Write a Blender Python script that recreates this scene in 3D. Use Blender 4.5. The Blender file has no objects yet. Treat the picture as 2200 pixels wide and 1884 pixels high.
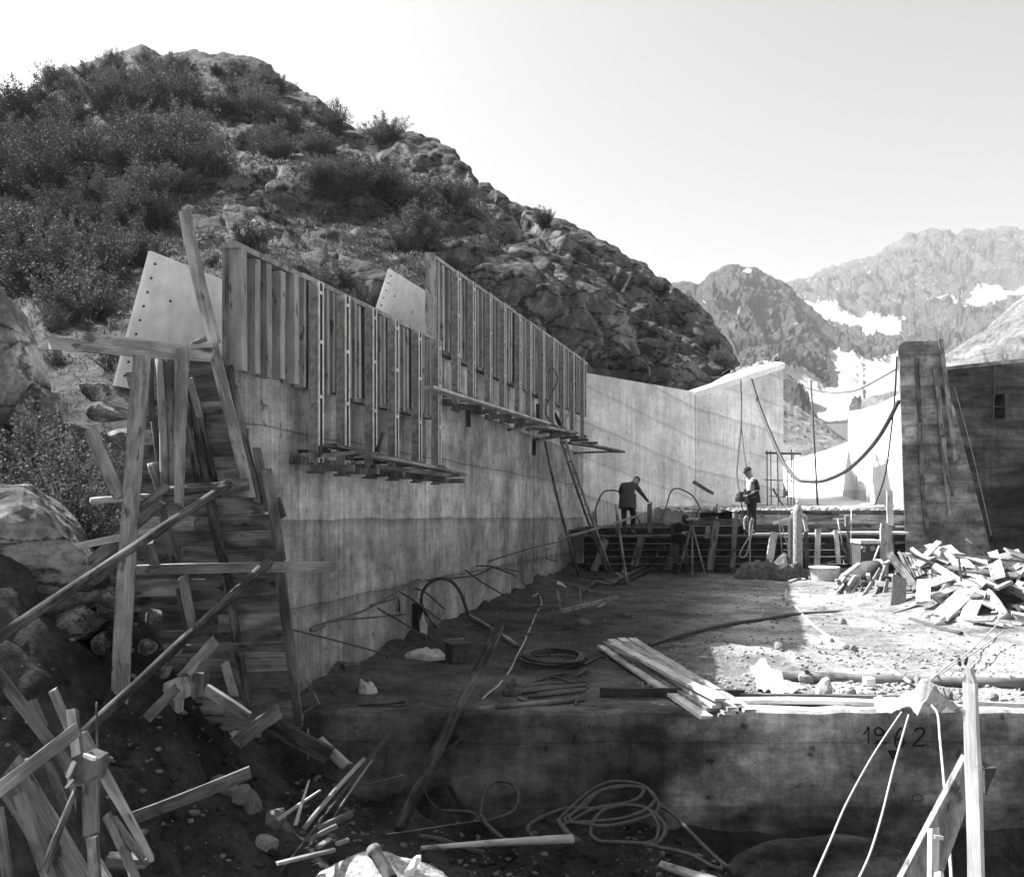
import bpy, bmesh, math, random
import numpy as np
from mathutils import Vector, Matrix, Quaternion

random.seed(7); np.random.seed(7)
scene = bpy.context.scene
col = scene.collection

# ------------------------------------------------------------------ camera, sky, sun, exposure
F, CX, HY = 2000.0, 1100.0, 1050.0          # focal length and principal point in photo pixels (2200 x 1884)
cam_d = bpy.data.cameras.new('camera')
cam_d.sensor_width = 36.0
cam_d.lens = 36.0 * F / 2200.0
cam_d.shift_y = 108.0 / 2200.0
cam_d.clip_start = 0.1
cam_d.clip_end = 9000.0
cam = bpy.data.objects.new('camera', cam_d)
cam.rotation_euler = (math.radians(90), 0, 0)
col.objects.link(cam)
scene.camera = cam

SUN = Vector((4.82, -1.92, -5.5)).normalized()      # direction the sunlight travels
world = bpy.data.worlds.new('World'); scene.world = world
world.use_nodes = True
wn = world.node_tree; wn.nodes.clear()
sky = wn.nodes.new('ShaderNodeTexSky'); sky.sky_type = 'NISHITA'; sky.sun_disc = False
sky.sun_elevation = math.asin(-SUN.z)
sky.sun_rotation = math.atan2(-SUN.x, -SUN.y)
sky.altitude = 0; sky.dust_density = 6.0; sky.air_density = 1.0
bw = wn.nodes.new('ShaderNodeRGBToBW')
bg = wn.nodes.new('ShaderNodeBackground'); bg.inputs['Strength'].default_value = 0.075
wo = wn.nodes.new('ShaderNodeOutputWorld')
wn.links.new(sky.outputs[0], bw.inputs[0]); wn.links.new(bw.outputs[0], bg.inputs[0]); wn.links.new(bg.outputs[0], wo.inputs[0])

sun_d = bpy.data.lights.new('sun', 'SUN'); sun_d.energy = 5.0; sun_d.angle = math.radians(0.53); sun_d.color = (1, 1, 1)
sun = bpy.data.objects.new('sun', sun_d)
sun.rotation_euler = SUN.to_track_quat('-Z', 'Y').to_euler()
sun.location = (-30, 20, 60)
col.objects.link(sun)

vs = scene.view_settings
vs.view_transform = 'Standard'; vs.look = 'None'; vs.exposure = 1.68; vs.gamma = 1.0; vs.use_curve_mapping = False
scene.cycles.max_bounces = 6; scene.cycles.diffuse_bounces = 3; scene.cycles.glossy_bounces = 2
scene.cycles.transparent_max_bounces = 4; scene.cycles.transmission_bounces = 2
scene.cycles.use_denoising = True
scene.cycles.caustics_reflective = False; scene.cycles.caustics_refractive = False
scene.cycles.sample_clamp_indirect = 4.0

# ------------------------------------------------------------------ measuring helpers
def P(px, py, Y):
    return Vector(((px - CX) / F * Y, Y, (HY - py) / F * Y))
TILES = {'Z3': (1400, 450, 2.534), 'Z4': (80, 420, 2.608), 'Z5': (420, 500, 2.072), 'Z6': (0, 1000, 2.0066),
         'Z7': (600, 1150, 2.302), 'Z8': (1250, 950, 2.181), 'W1': (1400, 1350, 2.59), 'W2': (1270, 980, 4.819),
         'W3': (1640, 1060, 3.7), 'W4': (0, 600, 2.957), 'W5': (260, 1000, 3.226), 'W6': (460, 520, 3.286),
         'W7': (900, 540, 3.286), 'V1': (0, 1380, 3.52), 'V2': (640, 1180, 4.504), 'V3': (1050, 1180, 4.6675),
         'V4': (600, 1560, 4.144), 'V5': (1100, 1560, 3.767), 'I': (0, 0, 1 / 1.0618), 'O': (0, 0, 1.0)}
def px(t, x, y):
    a = TILES[t]
    return a[0] + x / a[2], a[1] + y / a[2]
def Q(t, x, y, Y):
    a, b = px(t, x, y)
    return P(a, b, Y)
FZ = -2.15
def G(t, x, y, h=0.0):
    "point of the working floor seen at this place, lifted by h"
    a, b = px(t, x, y)
    Y = F * (-(FZ + h)) / max(b - HY, 20)
    return P(a, b, Y)
# left wall: vertical plane x = X0 + K*y
X0, K = -4.63, 0.25
WD = Vector((K, 1, 0)).normalized(); WN = Vector((1, -K, 0)).normalized()
def wallY(pxx): return F * X0 / (pxx - CX - F * K)
def WP(Y, off, z):
    v = Vector((X0 + K * Y, Y, z)) + WN * off
    return v

# ------------------------------------------------------------------ numpy noise
def _h(i, j, k, s):
    n = (i.astype(np.int64) * 374761393 + j.astype(np.int64) * 668265263 + k.astype(np.int64) * 2147483647 + s * 974711) & 0x7fffffff
    n = ((n ^ (n >> 13)) * 1274126177) & 0x7fffffff
    n = ((n ^ (n >> 16)) * 69069 + 12345) & 0x7fffffff
    n = (n ^ (n >> 15)) & 0xffffff
    return n / float(0xffffff)
def vnoise(p, s=0):
    p = np.asarray(p, float); i = np.floor(p).astype(np.int64); f = p - i
    u = f * f * (3 - 2 * f); r = 0
    for a in (0, 1):
        for b in (0, 1):
            for c in (0, 1):
                w = (u[..., 0] if a else 1 - u[..., 0]) * (u[..., 1] if b else 1 - u[..., 1]) * (u[..., 2] if c else 1 - u[..., 2])
                r = r + w * _h(i[..., 0] + a, i[..., 1] + b, i[..., 2] + c, s)
    return r * 2 - 1
def fbm(p, o=4, s=0, g=0.5):
    p = np.asarray(p, float); r = 0; a = 1.0; t = 0
    for k in range(o):
        r = r + a * vnoise(p * (2.03 ** k) + 17.3 * k, s + k); t += a; a *= g
    return r / t
def worley(p, s=0):
    "F1, F2 and a value of the nearest cell"
    p = np.asarray(p, float); i = np.floor(p).astype(np.int64)
    f1 = np.full(p.shape[:-1], 9.0); f2 = f1.copy(); cv = np.zeros(p.shape[:-1])
    for a in (-1, 0, 1):
        for b in (-1, 0, 1):
            for c in (-1, 0, 1):
                x, y, z = i[..., 0] + a, i[..., 1] + b, i[..., 2] + c
                dx = x + _h(x, y, z, s) - p[..., 0]; dy = y + _h(x, y, z, s + 1) - p[..., 1]; dz = z + _h(x, y, z, s + 2) - p[..., 2]
                d = np.sqrt(dx * dx + dy * dy + dz * dz); v = _h(x, y, z, s + 3)
                m = d < f1
                f2 = np.where(m, f1, np.minimum(f2, d)); cv = np.where(m, v, cv); f1 = np.where(m, d, f1)
    return f1, f2, cv
def smooth(a, b, x):
    t = np.clip((x - a) / (b - a), 0, 1); return t * t * (3 - 2 * t)

# ------------------------------------------------------------------ objects, names, labels
def setp(o, label=None, cat=None, group=None, kind=None):
    if label: o['label'] = label
    if cat: o['category'] = cat
    if group: o['group'] = group
    if kind: o['kind'] = kind
    return o
def link(name, me, mat=None, parent=None, loc=None):
    o = bpy.data.objects.new(name, me); col.objects.link(o)
    if mat is not None and me is not None and len(me.materials) == 0: me.materials.append(mat)
    if loc is not None: o.location = loc
    if parent is not None: o.parent = parent
    return o
def empty(name, loc, label=None, cat=None, group=None):
    o = bpy.data.objects.new(name, None); col.objects.link(o); o.location = loc; o.empty_display_size = 0.1
    return setp(o, label, cat, group)
def mesh(name, v, f, smooth_=False):
    me = bpy.data.meshes.new(name); me.from_pydata([tuple(a) for a in v], [], f); me.update()
    if smooth_: me.polygons.foreach_set('use_smooth', [True] * len(me.polygons))
    return me
def rebase(o, parent):
    "keep the world place of a mesh written in world coordinates under an empty that has a location"
    o.parent = parent; o.matrix_parent_inverse = Matrix.Translation(-parent.location)
    return o
def grid_faces(nu, nv):
    a = np.arange(nu * nv).reshape(nu, nv)
    return np.stack([a[:-1, :-1], a[1:, :-1], a[1:, 1:], a[:-1, 1:]], -1).reshape(-1, 4)
def grid_mesh(name, pts, smooth_=True, flip=False):
    nu, nv = pts.shape[:2]; f = grid_faces(nu, nv)
    if flip: f = f[:, ::-1]
    me = bpy.data.meshes.new(name)
    me.vertices.add(nu * nv); me.vertices.foreach_set('co', pts.reshape(-1).astype(np.float32))
    me.loops.add(f.size); me.loops.foreach_set('vertex_index', np.ascontiguousarray(f).reshape(-1).astype(np.int32))
    me.polygons.add(len(f)); me.polygons.foreach_set('loop_start', np.arange(0, f.size, 4, dtype=np.int32))
    me.polygons.foreach_set('use_smooth', np.full(len(f), smooth_))
    me.update(calc_edges=True); me.validate()
    return me
def grid_normals(p):
    du = np.gradient(p, axis=0); dv = np.gradient(p, axis=1); n = np.cross(du, dv)
    return n / (np.linalg.norm(n, axis=-1, keepdims=True) + 1e-9)
def fast_mesh(name, v, f):
    "v (n,3), f (m,k) arrays"
    me = bpy.data.meshes.new(name); k = f.shape[1]
    me.vertices.add(len(v)); me.vertices.foreach_set('co', np.asarray(v, np.float32).reshape(-1))
    me.loops.add(f.size); me.loops.foreach_set('vertex_index', np.asarray(f, np.int32).reshape(-1))
    me.polygons.add(len(f)); me.polygons.foreach_set('loop_start', np.arange(0, f.size, k, dtype=np.int32))
    me.update(calc_edges=True)
    return me

# ------------------------------------------------------------------ materials (all grey: a black-and-white photograph)
def mat_new(name, rough=0.9, spec=0.2):
    m = bpy.data.materials.new(name); m.use_nodes = True; nt = m.node_tree
    b = nt.nodes['Principled BSDF']; b.inputs['Roughness'].default_value = rough
    b.inputs['Specular IOR Level'].default_value = spec
    return m, nt, b
def N(nt, t, **kw):
    n = nt.nodes.new(t)
    for k, v in kw.items(): setattr(n, k, v)
    return n
def coords(nt, scale, kind='Object', rot=(0, 0, 0)):
    tc = N(nt, 'ShaderNodeTexCoord'); mp = N(nt, 'ShaderNodeMapping')
    mp.inputs['Scale'].default_value = scale; mp.inputs['Rotation'].default_value = rot
    nt.links.new(tc.outputs[kind], mp.inputs[0]); return mp.outputs[0]
def tex(nt, vec, scale=1.0, detail=4, rough=0.55, dist=0.0):
    n = N(nt, 'ShaderNodeTexNoise'); n.inputs['Scale'].default_value = scale; n.inputs['Detail'].default_value = detail
    n.inputs['Roughness'].default_value = rough; n.inputs['Distortion'].default_value = dist
    nt.links.new(vec, n.inputs['Vector']); return n.outputs[0]
def ramp(nt, x, a, b, lo=0.0, hi=1.0):
    n = N(nt, 'ShaderNodeMapRange'); n.interpolation_type = 'SMOOTHSTEP'
    for i, v in zip((1, 2, 3, 4), (a, b, lo, hi)): n.inputs[i].default_value = v
    nt.links.new(x, n.inputs[0]); return n.outputs[0]
def M(nt, op, a, b=None, c=None):
    n = N(nt, 'ShaderNodeMath', operation=op)
    for i, v in enumerate((a, b, c)):
        if v is None: continue
        if isinstance(v, (int, float)): n.inputs[i].default_value = v
        else: nt.links.new(v, n.inputs[i])
    return n.outputs[0]
def grey(nt, b, val):
    c = N(nt, 'ShaderNodeCombineColor')
    for i in range(3): nt.links.new(val, c.inputs[i])
    nt.links.new(c.outputs[0], b.inputs['Base Color'])
def bump(nt, b, h, strength=0.4, dist=0.02):
    n = N(nt, 'ShaderNodeBump'); n.inputs['Strength'].default_value = strength; n.inputs['Distance'].default_value = dist
    nt.links.new(h, n.inputs['Height']); nt.links.new(n.outputs[0], b.inputs['Normal'])
def rnd(nt): return N(nt, 'ShaderNodeObjectInfo').outputs['Random']

def wood(name, v, var=0.35, stain=0.4, rough=0.85):
    m, nt, b = mat_new(name, rough, 0.15)
    r = rnd(nt)
    off = N(nt, 'ShaderNodeVectorMath', operation='ADD'); cx = N(nt, 'ShaderNodeCombineXYZ')
    nt.links.new(M(nt, 'MULTIPLY', r, 37.0), cx.inputs[0]); nt.links.new(M(nt, 'MULTIPLY', r, 91.0), cx.inputs[2])
    nt.links.new(coords(nt, (1, 1, 1)), off.inputs[0]); nt.links.new(cx.outputs[0], off.inputs[1])
    mp = N(nt, 'ShaderNodeMapping'); mp.inputs['Scale'].default_value = (95, 95, 3.5); nt.links.new(off.outputs[0], mp.inputs[0])
    g = tex(nt, mp.outputs[0], 1.0, 5, 0.6, 0.3)
    mp2 = N(nt, 'ShaderNodeMapping'); mp2.inputs['Scale'].default_value = (7, 7, 2.4); nt.links.new(off.outputs[0], mp2.inputs[0])
    s = tex(nt, mp2.outputs[0], 1.0, 4, 0.6)
    mp3 = N(nt, 'ShaderNodeMapping'); mp3.inputs['Scale'].default_value = (12, 12, 5); nt.links.new(off.outputs[0], mp3.inputs[0])
    k = tex(nt, mp3.outputs[0], 1.0, 3, 0.5)
    val = M(nt, 'MULTIPLY', ramp(nt, g, 0.3, 0.72, 1 - var, 1 + var * 0.6), ramp(nt, s, 0.36, 0.62, 1 - stain, 1.12))
    val = M(nt, 'MULTIPLY', val, ramp(nt, k, 0.3, 0.4, 0.35, 1.0))
    val = M(nt, 'MULTIPLY', val, M(nt, 'MULTIPLY_ADD', r, 0.5, 0.75))
    val = M(nt, 'MULTIPLY', val, v)
    grey(nt, b, val); bump(nt, b, g, 0.5, 0.006)
    return m
W_NEW = wood('wood_new', 0.55, 0.22, 0.25)
W_MID = wood('wood_weathered', 0.33, 0.3, 0.5)
W_OLD = wood('wood_old', 0.17, 0.35, 0.6)
W_DARK = wood('wood_dark_wet', 0.06, 0.5, 0.5)
W_FORM = wood('wood_formwork', 0.32, 0.2, 0.22)
W_BARK = wood('wood_bark', 0.12, 0.7, 0.75)

def plain(name, v, rough=0.8, spec=0.25, nscale=6.0, amt=0.35, metallic=0.0, bstr=0.3):
    m, nt, b = mat_new(name, rough, spec); b.inputs['Metallic'].default_value = metallic
    n = tex(nt, coords(nt, (1, 1, 1)), nscale, 6, 0.65)
    grey(nt, b, M(nt, 'MULTIPLY', ramp(nt, n, 0.3, 0.7, 1 - amt, 1 + amt), v)); bump(nt, b, n, bstr, 0.01)
    return m
STEEL = plain('steel_weathered', 0.3, 0.6, 0.4, 14, 0.4)
STEEL_L = plain('steel_galvanised', 0.55, 0.5, 0.4, 14, 0.3)
IRON = plain('iron_rusty', 0.07, 0.75, 0.3, 30, 0.5)
RUBBER = plain('rubber_hose', 0.045, 0.6, 0.4, 25, 0.5)
RUBBER_D = plain('rubber_dusty', 0.07, 0.8, 0.3, 30, 0.5)
ROPE = plain('rope_pale', 0.4, 0.9, 0.1, 60, 0.3)
CANVAS = plain('canvas_white', 0.42, 0.9, 0.1, 12, 0.3, 0, 0.8)
PAPER = plain('paper_sack', 0.55, 0.9, 0.1, 9, 0.25)
TARP = plain('tarpaulin_dark', 0.1, 0.85, 0.2, 9, 0.5)
PLY = plain('plywood_pale', 0.85, 0.75, 0.2, 5, 0.14)
PAINT = plain('paint_black', 0.012, 0.7, 0.2, 30, 0.4)
SKIN = plain('skin', 0.3, 0.6, 0.3, 30, 0.15)
CLOTH_D = plain('cloth_dark', 0.035, 0.95, 0.1, 30, 0.3)
CLOTH_M = plain('cloth_mid', 0.08, 0.95, 0.1, 30, 0.3)
CLOTH_L = plain('cloth_light', 0.35, 0.95, 0.1, 30, 0.2)
STONE = plain('stone_grey', 0.15, 0.95, 0.1, 9, 0.45, 0, 0.7)
STONE_L = plain('stone_pale', 0.24, 0.95, 0.1, 9, 0.35, 0, 0.7)

# ------------------------------------------------------------------ shape builders
def aim(p0, p1, face):
    z = (p1 - p0).normalized(); y = Vector(face) - z * Vector(face).dot(z)
    if y.length < 1e-4: y = z.orthogonal()
    y.normalize(); x = y.cross(z)
    return Matrix((x, y, z)).transposed().to_4x4()
def beam(name, p0, p1, w, t, mat, face=(0, -1, 0), w1=None, bow=0.018, rough=0.14, seg=5, parent=None, **lab):
    "sawn timber: width w across, thickness t along 'face', long axis local z; ends a little uneven"
    p0 = Vector(p0); p1 = Vector(p1); L = (p1 - p0).length; w1 = w if w1 is None else w1
    R = random.Random(int((p0.x * 37 + p0.z * 91 + p1.y * 53 + L * 11) * 1000))
    v = []; f = []; bx = R.uniform(-bow, bow) * L * 0.5; by = R.uniform(-bow, bow) * L * 0.5
    for i in range(seg + 1):
        s = i / seg; ww = w + (w1 - w) * s; q = 4 * s * (1 - s)
        for a, b_ in ((-.5, -.5), (.5, -.5), (.5, .5), (-.5, .5)):
            e = 0.0
            if i in (0, seg): e = R.uniform(-rough, rough) * w
            v.append((a * ww * (1 + R.uniform(-.06, .06)) + bx * q, b_ * t * (1 + R.uniform(-.04, .04)) + by * q, s * L + e))
    for i in range(seg):
        for k in range(4):
            a = i * 4 + k; b_ = i * 4 + (k + 1) % 4
            f.append((a, b_, b_ + 4, a + 4))
    f.append((3, 2, 1, 0)); n = seg * 4; f.append((n, n + 1, n + 2, n + 3))
    o = link(name, mesh(name, v, f), mat)
    m = aim(p0, p1, face); m.translation = p0
    if parent is not None:
        o.parent = parent; o.matrix_parent_inverse = Matrix.Translation(-parent.location)
    o.matrix_basis = m
    setp(o, **lab); return o
def pole(name, p0, p1, r0, r1, mat, sides=9, seg=8, wob=0.12, bow=0.012, parent=None, **lab):
    "round timber with uneven girth"
    p0 = Vector(p0); p1 = Vector(p1); L = (p1 - p0).length
    R = random.Random(int((p0.x * 31 + p0.z * 71 + p1.y * 43 + L * 13) * 1000))
    v = []; f = []; bx = R.uniform(-bow, bow) * L; by = R.uniform(-bow, bow) * L
    for i in range(seg + 1):
        s = i / seg; q = 4 * s * (1 - s); r = r0 + (r1 - r0) * s
        for k in range(sides):
            a = 2 * math.pi * k / sides; rr = r * (1 + R.uniform(-wob, wob))
            v.append((math.cos(a) * rr + bx * q, math.sin(a) * rr + by * q, s * L + (R.uniform(-.2, .2) * r if i in (0, seg) else 0)))
    for i in range(seg):
        for k in range(sides):
            a = i * sides + k; b_ = i * sides + (k + 1) % sides
            f.append((a, b_, b_ + sides, a + sides))
    f.append(tuple(range(sides - 1, -1, -1))); f.append(tuple(seg * sides + k for k in range(sides)))
    o = link(name, mesh(name, v, f, True), mat)
    m = aim(p0, p1, (0, -1, 0.2)); m.translation = p0
    if parent is not None:
        o.parent = parent; o.matrix_parent_inverse = Matrix.Translation(-parent.location)
    o.matrix_basis = m
    setp(o, **lab); return o
def spline(pts, n=8, closed=False):
    p = [np.array(a, float) for a in pts]; out = []; m = len(p)
    rng = range(m) if closed else range(m - 1)
    for i in rng:
        a, b_, c, d = (p[(i + k) % m] if closed else p[min(max(i + k, 0), m - 1)] for k in (-1, 0, 1, 2))
        for j in range(n):
            t = j / n
            out.append(0.5 * (2 * b_ + (c - a) * t + (2 * a - 5 * b_ + 4 * c - d) * t * t + (3 * b_ - a - 3 * c + d) * t ** 3))
    if not closed: out.append(p[-1])
    return np.array(out)
def tube_data(path, r, sides=6, wob=0.0, closed=False):
    path = np.asarray(path, float); n = len(path)
    t = np.gradient(path, axis=0); t /= np.linalg.norm(t, axis=1, keepdims=True) + 1e-9
    up = np.array([0.0, 0, 1]); u = np.cross(t, up); bad = np.linalg.norm(u, axis=1) < 0.1
    u[bad] = np.cross(t[bad], np.array([1.0, 0, 0])); u /= np.linalg.norm(u, axis=1, keepdims=True); w = np.cross(u, t)
    a = np.arange(sides) * 2 * np.pi / sides
    rr = r if np.ndim(r) else np.full(n, r)
    if wob: rr = rr * (1 + np.random.uniform(-wob, wob, n))
    v = path[:, None] + rr[:, None, None] * (np.cos(a)[None, :, None] * u[:, None] + np.sin(a)[None, :, None] * w[:, None])
    f = []
    for i in range(n - 1):
        for k in range(sides):
            f.append((i * sides + k, i * sides + (k + 1) % sides, (i + 1) * sides + (k + 1) % sides, (i + 1) * sides + k))
    f.append(tuple(range(sides - 1, -1, -1))); f.append(tuple((n - 1) * sides + k for k in range(sides)))
    return [tuple(x) for x in v.reshape(-1, 3)], f
def tube(name, pts, r, mat, n=8, sides=6, parent=None, wob=0.0, straight=False, **lab):
    path = np.array([tuple(p) for p in pts], float) if straight else spline([tuple(p) for p in pts], n)
    v, f = tube_data(path, r, sides, wob)
    o = link(name, mesh(name, v, f, True), mat)
    if parent is not None: rebase(o, parent)
    setp(o, **lab); return o
def join_data(items):
    v = []; f = []
    for a, b_ in items:
        k = len(v); v += list(a); f += [tuple(i + k for i in q) for q in b_]
    return v, f
def box_data(x0, x1, y0, y1, z0, z1, fn=lambda a, b, c: (a, b, c)):
    v = [fn(x, y, z) for x in (x0, x1) for y in (y0, y1) for z in (z0, z1)]
    f = [(0, 1, 3, 2), (4, 6, 7, 5), (0, 4, 5, 1), (2, 3, 7, 6), (0, 2, 6, 4), (1, 5, 7, 3)]
    return v, f
def box(name, x0, x1, y0, y1, z0, z1, mat, parent=None, fn=lambda a, b, c: (a, b, c), **lab):
    v, f = box_data(x0, x1, y0, y1, z0, z1, fn); o = link(name, mesh(name, v, f), mat)
    if parent is not None: rebase(o, parent)
    setp(o, **lab); return o
def wbox(name, Y0, Y1, o0, o1, z0, z1, mat, parent=None, **lab):
    "box in the frame of the left wall"
    return box(name, Y0, Y1, o0, o1, z0, z1, mat, parent, fn=lambda a, b, c: tuple(WP(a, b, c)), **lab)
_rock_cache = {}
def rock_mesh(seed, sub=3, blocky=0.6, flat=1.0):
    key = (seed, sub, blocky, flat)
    if key in _rock_cache: return _rock_cache[key]
    bm = bmesh.new(); bmesh.ops.create_icosphere(bm, subdivisions=sub, radius=1.0)
    p = np.array([v.co[:] for v in bm.verts])
    R = np.random.RandomState(seed)
    nrm = R.normal(size=(17, 3)); nrm /= np.linalg.norm(nrm, axis=1, keepdims=True); d = R.uniform(0.5, 0.82, 17)
    for n_, dd in zip(nrm, d):
        k = p @ n_ - dd; m = k > 0; p[m] -= np.outer(k[m] * blocky, n_)
    p += p * (fbm(p * 1.7 + seed, 4, seed)[:, None] * 0.1); p += p * (fbm(p * 6 + seed, 3, seed + 5)[:, None] * 0.05)
    p[:, 2] *= flat
    for v, c in zip(bm.verts, p): v.co = c
    me = bpy.data.meshes.new('rock'); bm.to_mesh(me); bm.free()
    me.polygons.foreach_set('use_smooth', [False] * len(me.polygons))
    _rock_cache[key] = me; return me
def crumple(name, loc, sx, sy, sz, mat, seed=1, nu=22, nv=16, rot=0, parent=None, **lab):
    "heap of cloth or sack: domed crumpled sheet with underside on the ground"
    u, v = np.meshgrid(np.linspace(0, 2 * np.pi, nu), np.linspace(0, 1, nv), indexing='ij')
    R = 1 + 0.28 * fbm(np.stack([np.cos(u) * 1.2 + seed, np.sin(u) * 1.2, v], -1), 3, seed)
    r = np.sin(v * np.pi * 0.5) ** 0.8 * R
    p = np.stack([np.cos(u) * r * sx, np.sin(u) * r * sy, (1 - v ** 1.6) * sz + 0 * u], -1)
    w1, w2, _ = worley(np.stack([p[..., 0] / sx * 1.6, p[..., 1] / sy * 1.6, p[..., 2] / sz + seed], -1), seed)
    p[..., 2] *= 0.6 + 0.8 * (w2 - w1); p[..., 2] += sz * 0.15 * fbm(p * 5 / max(sx, sy), 3, seed); p[..., 2] = np.maximum(p[..., 2], -0.01)
    p[-1] = p[0]
    me = grid_mesh(name, p, False, True)
    o = link(name, me, mat, parent, loc); o.rotation_euler.z = rot
    setp(o, **lab); return o
# ================================================================== setting materials
def concrete(name, v, streak=0.35, blotch=0.3, lift=0.9, slope=-0.03, z0=0.0, boards=0.0, line=0.5, band=0.0):
    m, nt, b = mat_new(name, 0.92, 0.15)
    tc = N(nt, 'ShaderNodeTexCoord'); sp = N(nt, 'ShaderNodeSeparateXYZ'); nt.links.new(tc.outputs['Object'], sp.inputs[0])
    st = tex(nt, coords(nt, (9, 9, 0.35)), 1.0, 6, 0.75)
    brk = tex(nt, coords(nt, (0.8, 0.8, 0.8)), 1.0, 4, 0.6)
    bandn = tex(nt, coords(nt, (0.5, 0.5, 1.9)), 1.0, 7, 0.68, 0.2)
    st2 = tex(nt, coords(nt, (1.3, 1.3, 0.22)), 1.0, 4, 0.6)
    bl = tex(nt, coords(nt, (1, 1, 1)), 0.9, 6, 0.65)
    fine = tex(nt, coords(nt, (1, 1, 1)), 26, 4, 0.7)
    wob = tex(nt, coords(nt, (1, 1, 0.2)), 0.8, 3, 0.5)
    zz = M(nt, 'ADD', M(nt, 'ADD', sp.outputs[2], M(nt, 'MULTIPLY', sp.outputs[1], -slope)), M(nt, 'MULTIPLY', wob, 0.12))
    fr = M(nt, 'FRACT', M(nt, 'DIVIDE', M(nt, 'SUBTRACT', zz, z0), lift))
    ln = ramp(nt, fr, 0.0, 0.035, 1 - line, 1.0)
    wash = ramp(nt, fr, 0.86, 1.0, 1.0, 1 - line * 0.45)
    stv = ramp(nt, st, 0.34, 0.66, 1 - streak, 1 + streak * 0.6)
    mxs = N(nt, 'ShaderNodeMix', data_type='FLOAT'); nt.links.new(ramp(nt, brk, 0.35, 0.65), mxs.inputs[0]); mxs.inputs[2].default_value = 1.0; nt.links.new(stv, mxs.inputs[3])
    val = M(nt, 'MULTIPLY', mxs.outputs[0], ramp(nt, st2, 0.33, 0.67, 1 - streak * 0.8, 1 + streak * 0.45))
    if band: val = M(nt, 'MULTIPLY', val, ramp(nt, bandn, 0.35, 0.66, 1 - band, 1 + band * 0.7))
    val = M(nt, 'MULTIPLY', val, ramp(nt, bl, 0.3, 0.7, 1 - blotch, 1 + blotch * 0.5))
    wn_ = N(nt, 'ShaderNodeTexWhiteNoise', noise_dimensions='1D'); nt.links.new(M(nt, 'FLOOR', M(nt, 'DIVIDE', M(nt, 'SUBTRACT', zz, z0), lift)), wn_.inputs['W'])
    val = M(nt, 'MULTIPLY', val, M(nt, 'MULTIPLY_ADD', wn_.outputs[0], 0.55, 0.7))
    val = M(nt, 'MULTIPLY', val, M(nt, 'MULTIPLY', ln, wash))
    hgt = M(nt, 'ADD', M(nt, 'MULTIPLY', fine, 0.4), ln)
    if boards:
        fb = M(nt, 'FRACT', M(nt, 'DIVIDE', zz, 0.14)); lb = ramp(nt, fb, 0.0, 0.1, 1 - boards, 1.0)
        val = M(nt, 'MULTIPLY', val, lb); hgt = M(nt, 'ADD', hgt, lb)
    pin = tex(nt, coords(nt, (1, 1, 1)), 9, 2, 0.5)
    val = M(nt, 'MULTIPLY', val, ramp(nt, pin, 0.26, 0.31, 0.45, 1.0))
    dr = tex(nt, coords(nt, (26, 26, 0.9)), 1.0, 4, 0.7); mo = tex(nt, coords(nt, (1, 1, 1)), 4.5, 9, 0.72)
    val = M(nt, 'MULTIPLY', val, ramp(nt, dr, 0.34, 0.7, 1 - streak * .55, 1 + streak * .45))
    val = M(nt, 'MULTIPLY', val, ramp(nt, mo, 0.3, 0.7, 1 - blotch * .55, 1 + blotch * .45))
    val = M(nt, 'MULTIPLY', val, ramp(nt, fine, 0.3, 0.7, 0.85, 1.12))
    val = M(nt, 'MULTIPLY', val, v)
    grey(nt, b, val); bump(nt, b, hgt, 0.35, 0.012)
    return m
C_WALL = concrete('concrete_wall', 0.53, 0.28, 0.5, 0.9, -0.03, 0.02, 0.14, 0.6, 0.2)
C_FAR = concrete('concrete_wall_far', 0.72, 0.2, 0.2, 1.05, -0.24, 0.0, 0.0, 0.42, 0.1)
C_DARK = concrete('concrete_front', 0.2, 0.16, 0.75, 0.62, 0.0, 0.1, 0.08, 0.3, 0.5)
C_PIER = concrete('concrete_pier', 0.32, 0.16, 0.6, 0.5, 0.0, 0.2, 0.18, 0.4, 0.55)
def bounce_patch(m, x0, x1, z0, z1):
    "paler ragged-edged area of the front wall, bounced sunlight painted into its colour"
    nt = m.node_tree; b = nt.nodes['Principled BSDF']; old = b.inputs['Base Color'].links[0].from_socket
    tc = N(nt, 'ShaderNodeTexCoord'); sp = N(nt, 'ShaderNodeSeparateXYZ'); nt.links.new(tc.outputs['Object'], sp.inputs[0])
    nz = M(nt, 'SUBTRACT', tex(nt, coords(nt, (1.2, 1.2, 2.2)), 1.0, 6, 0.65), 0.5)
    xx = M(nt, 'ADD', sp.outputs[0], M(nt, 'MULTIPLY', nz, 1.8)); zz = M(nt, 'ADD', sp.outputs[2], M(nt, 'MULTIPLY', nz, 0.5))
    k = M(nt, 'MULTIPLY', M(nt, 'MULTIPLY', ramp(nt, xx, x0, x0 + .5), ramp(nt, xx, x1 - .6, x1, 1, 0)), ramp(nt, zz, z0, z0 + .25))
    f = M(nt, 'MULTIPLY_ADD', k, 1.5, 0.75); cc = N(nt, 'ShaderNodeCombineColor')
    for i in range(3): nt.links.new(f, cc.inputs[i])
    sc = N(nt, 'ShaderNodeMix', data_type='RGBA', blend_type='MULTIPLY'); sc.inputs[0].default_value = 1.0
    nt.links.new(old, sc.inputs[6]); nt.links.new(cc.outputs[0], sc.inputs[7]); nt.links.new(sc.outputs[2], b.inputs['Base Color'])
bounce_patch(C_DARK, 1.3, 5.0, -3.15, -2.1)  # light bounced up from the sunlit pit, put into the wall colour
C_PALE = concrete('concrete_pale', 0.7, 0.1, 0.08, 1.6, 0.0, 0.0, 0.0, 0.08)

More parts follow.
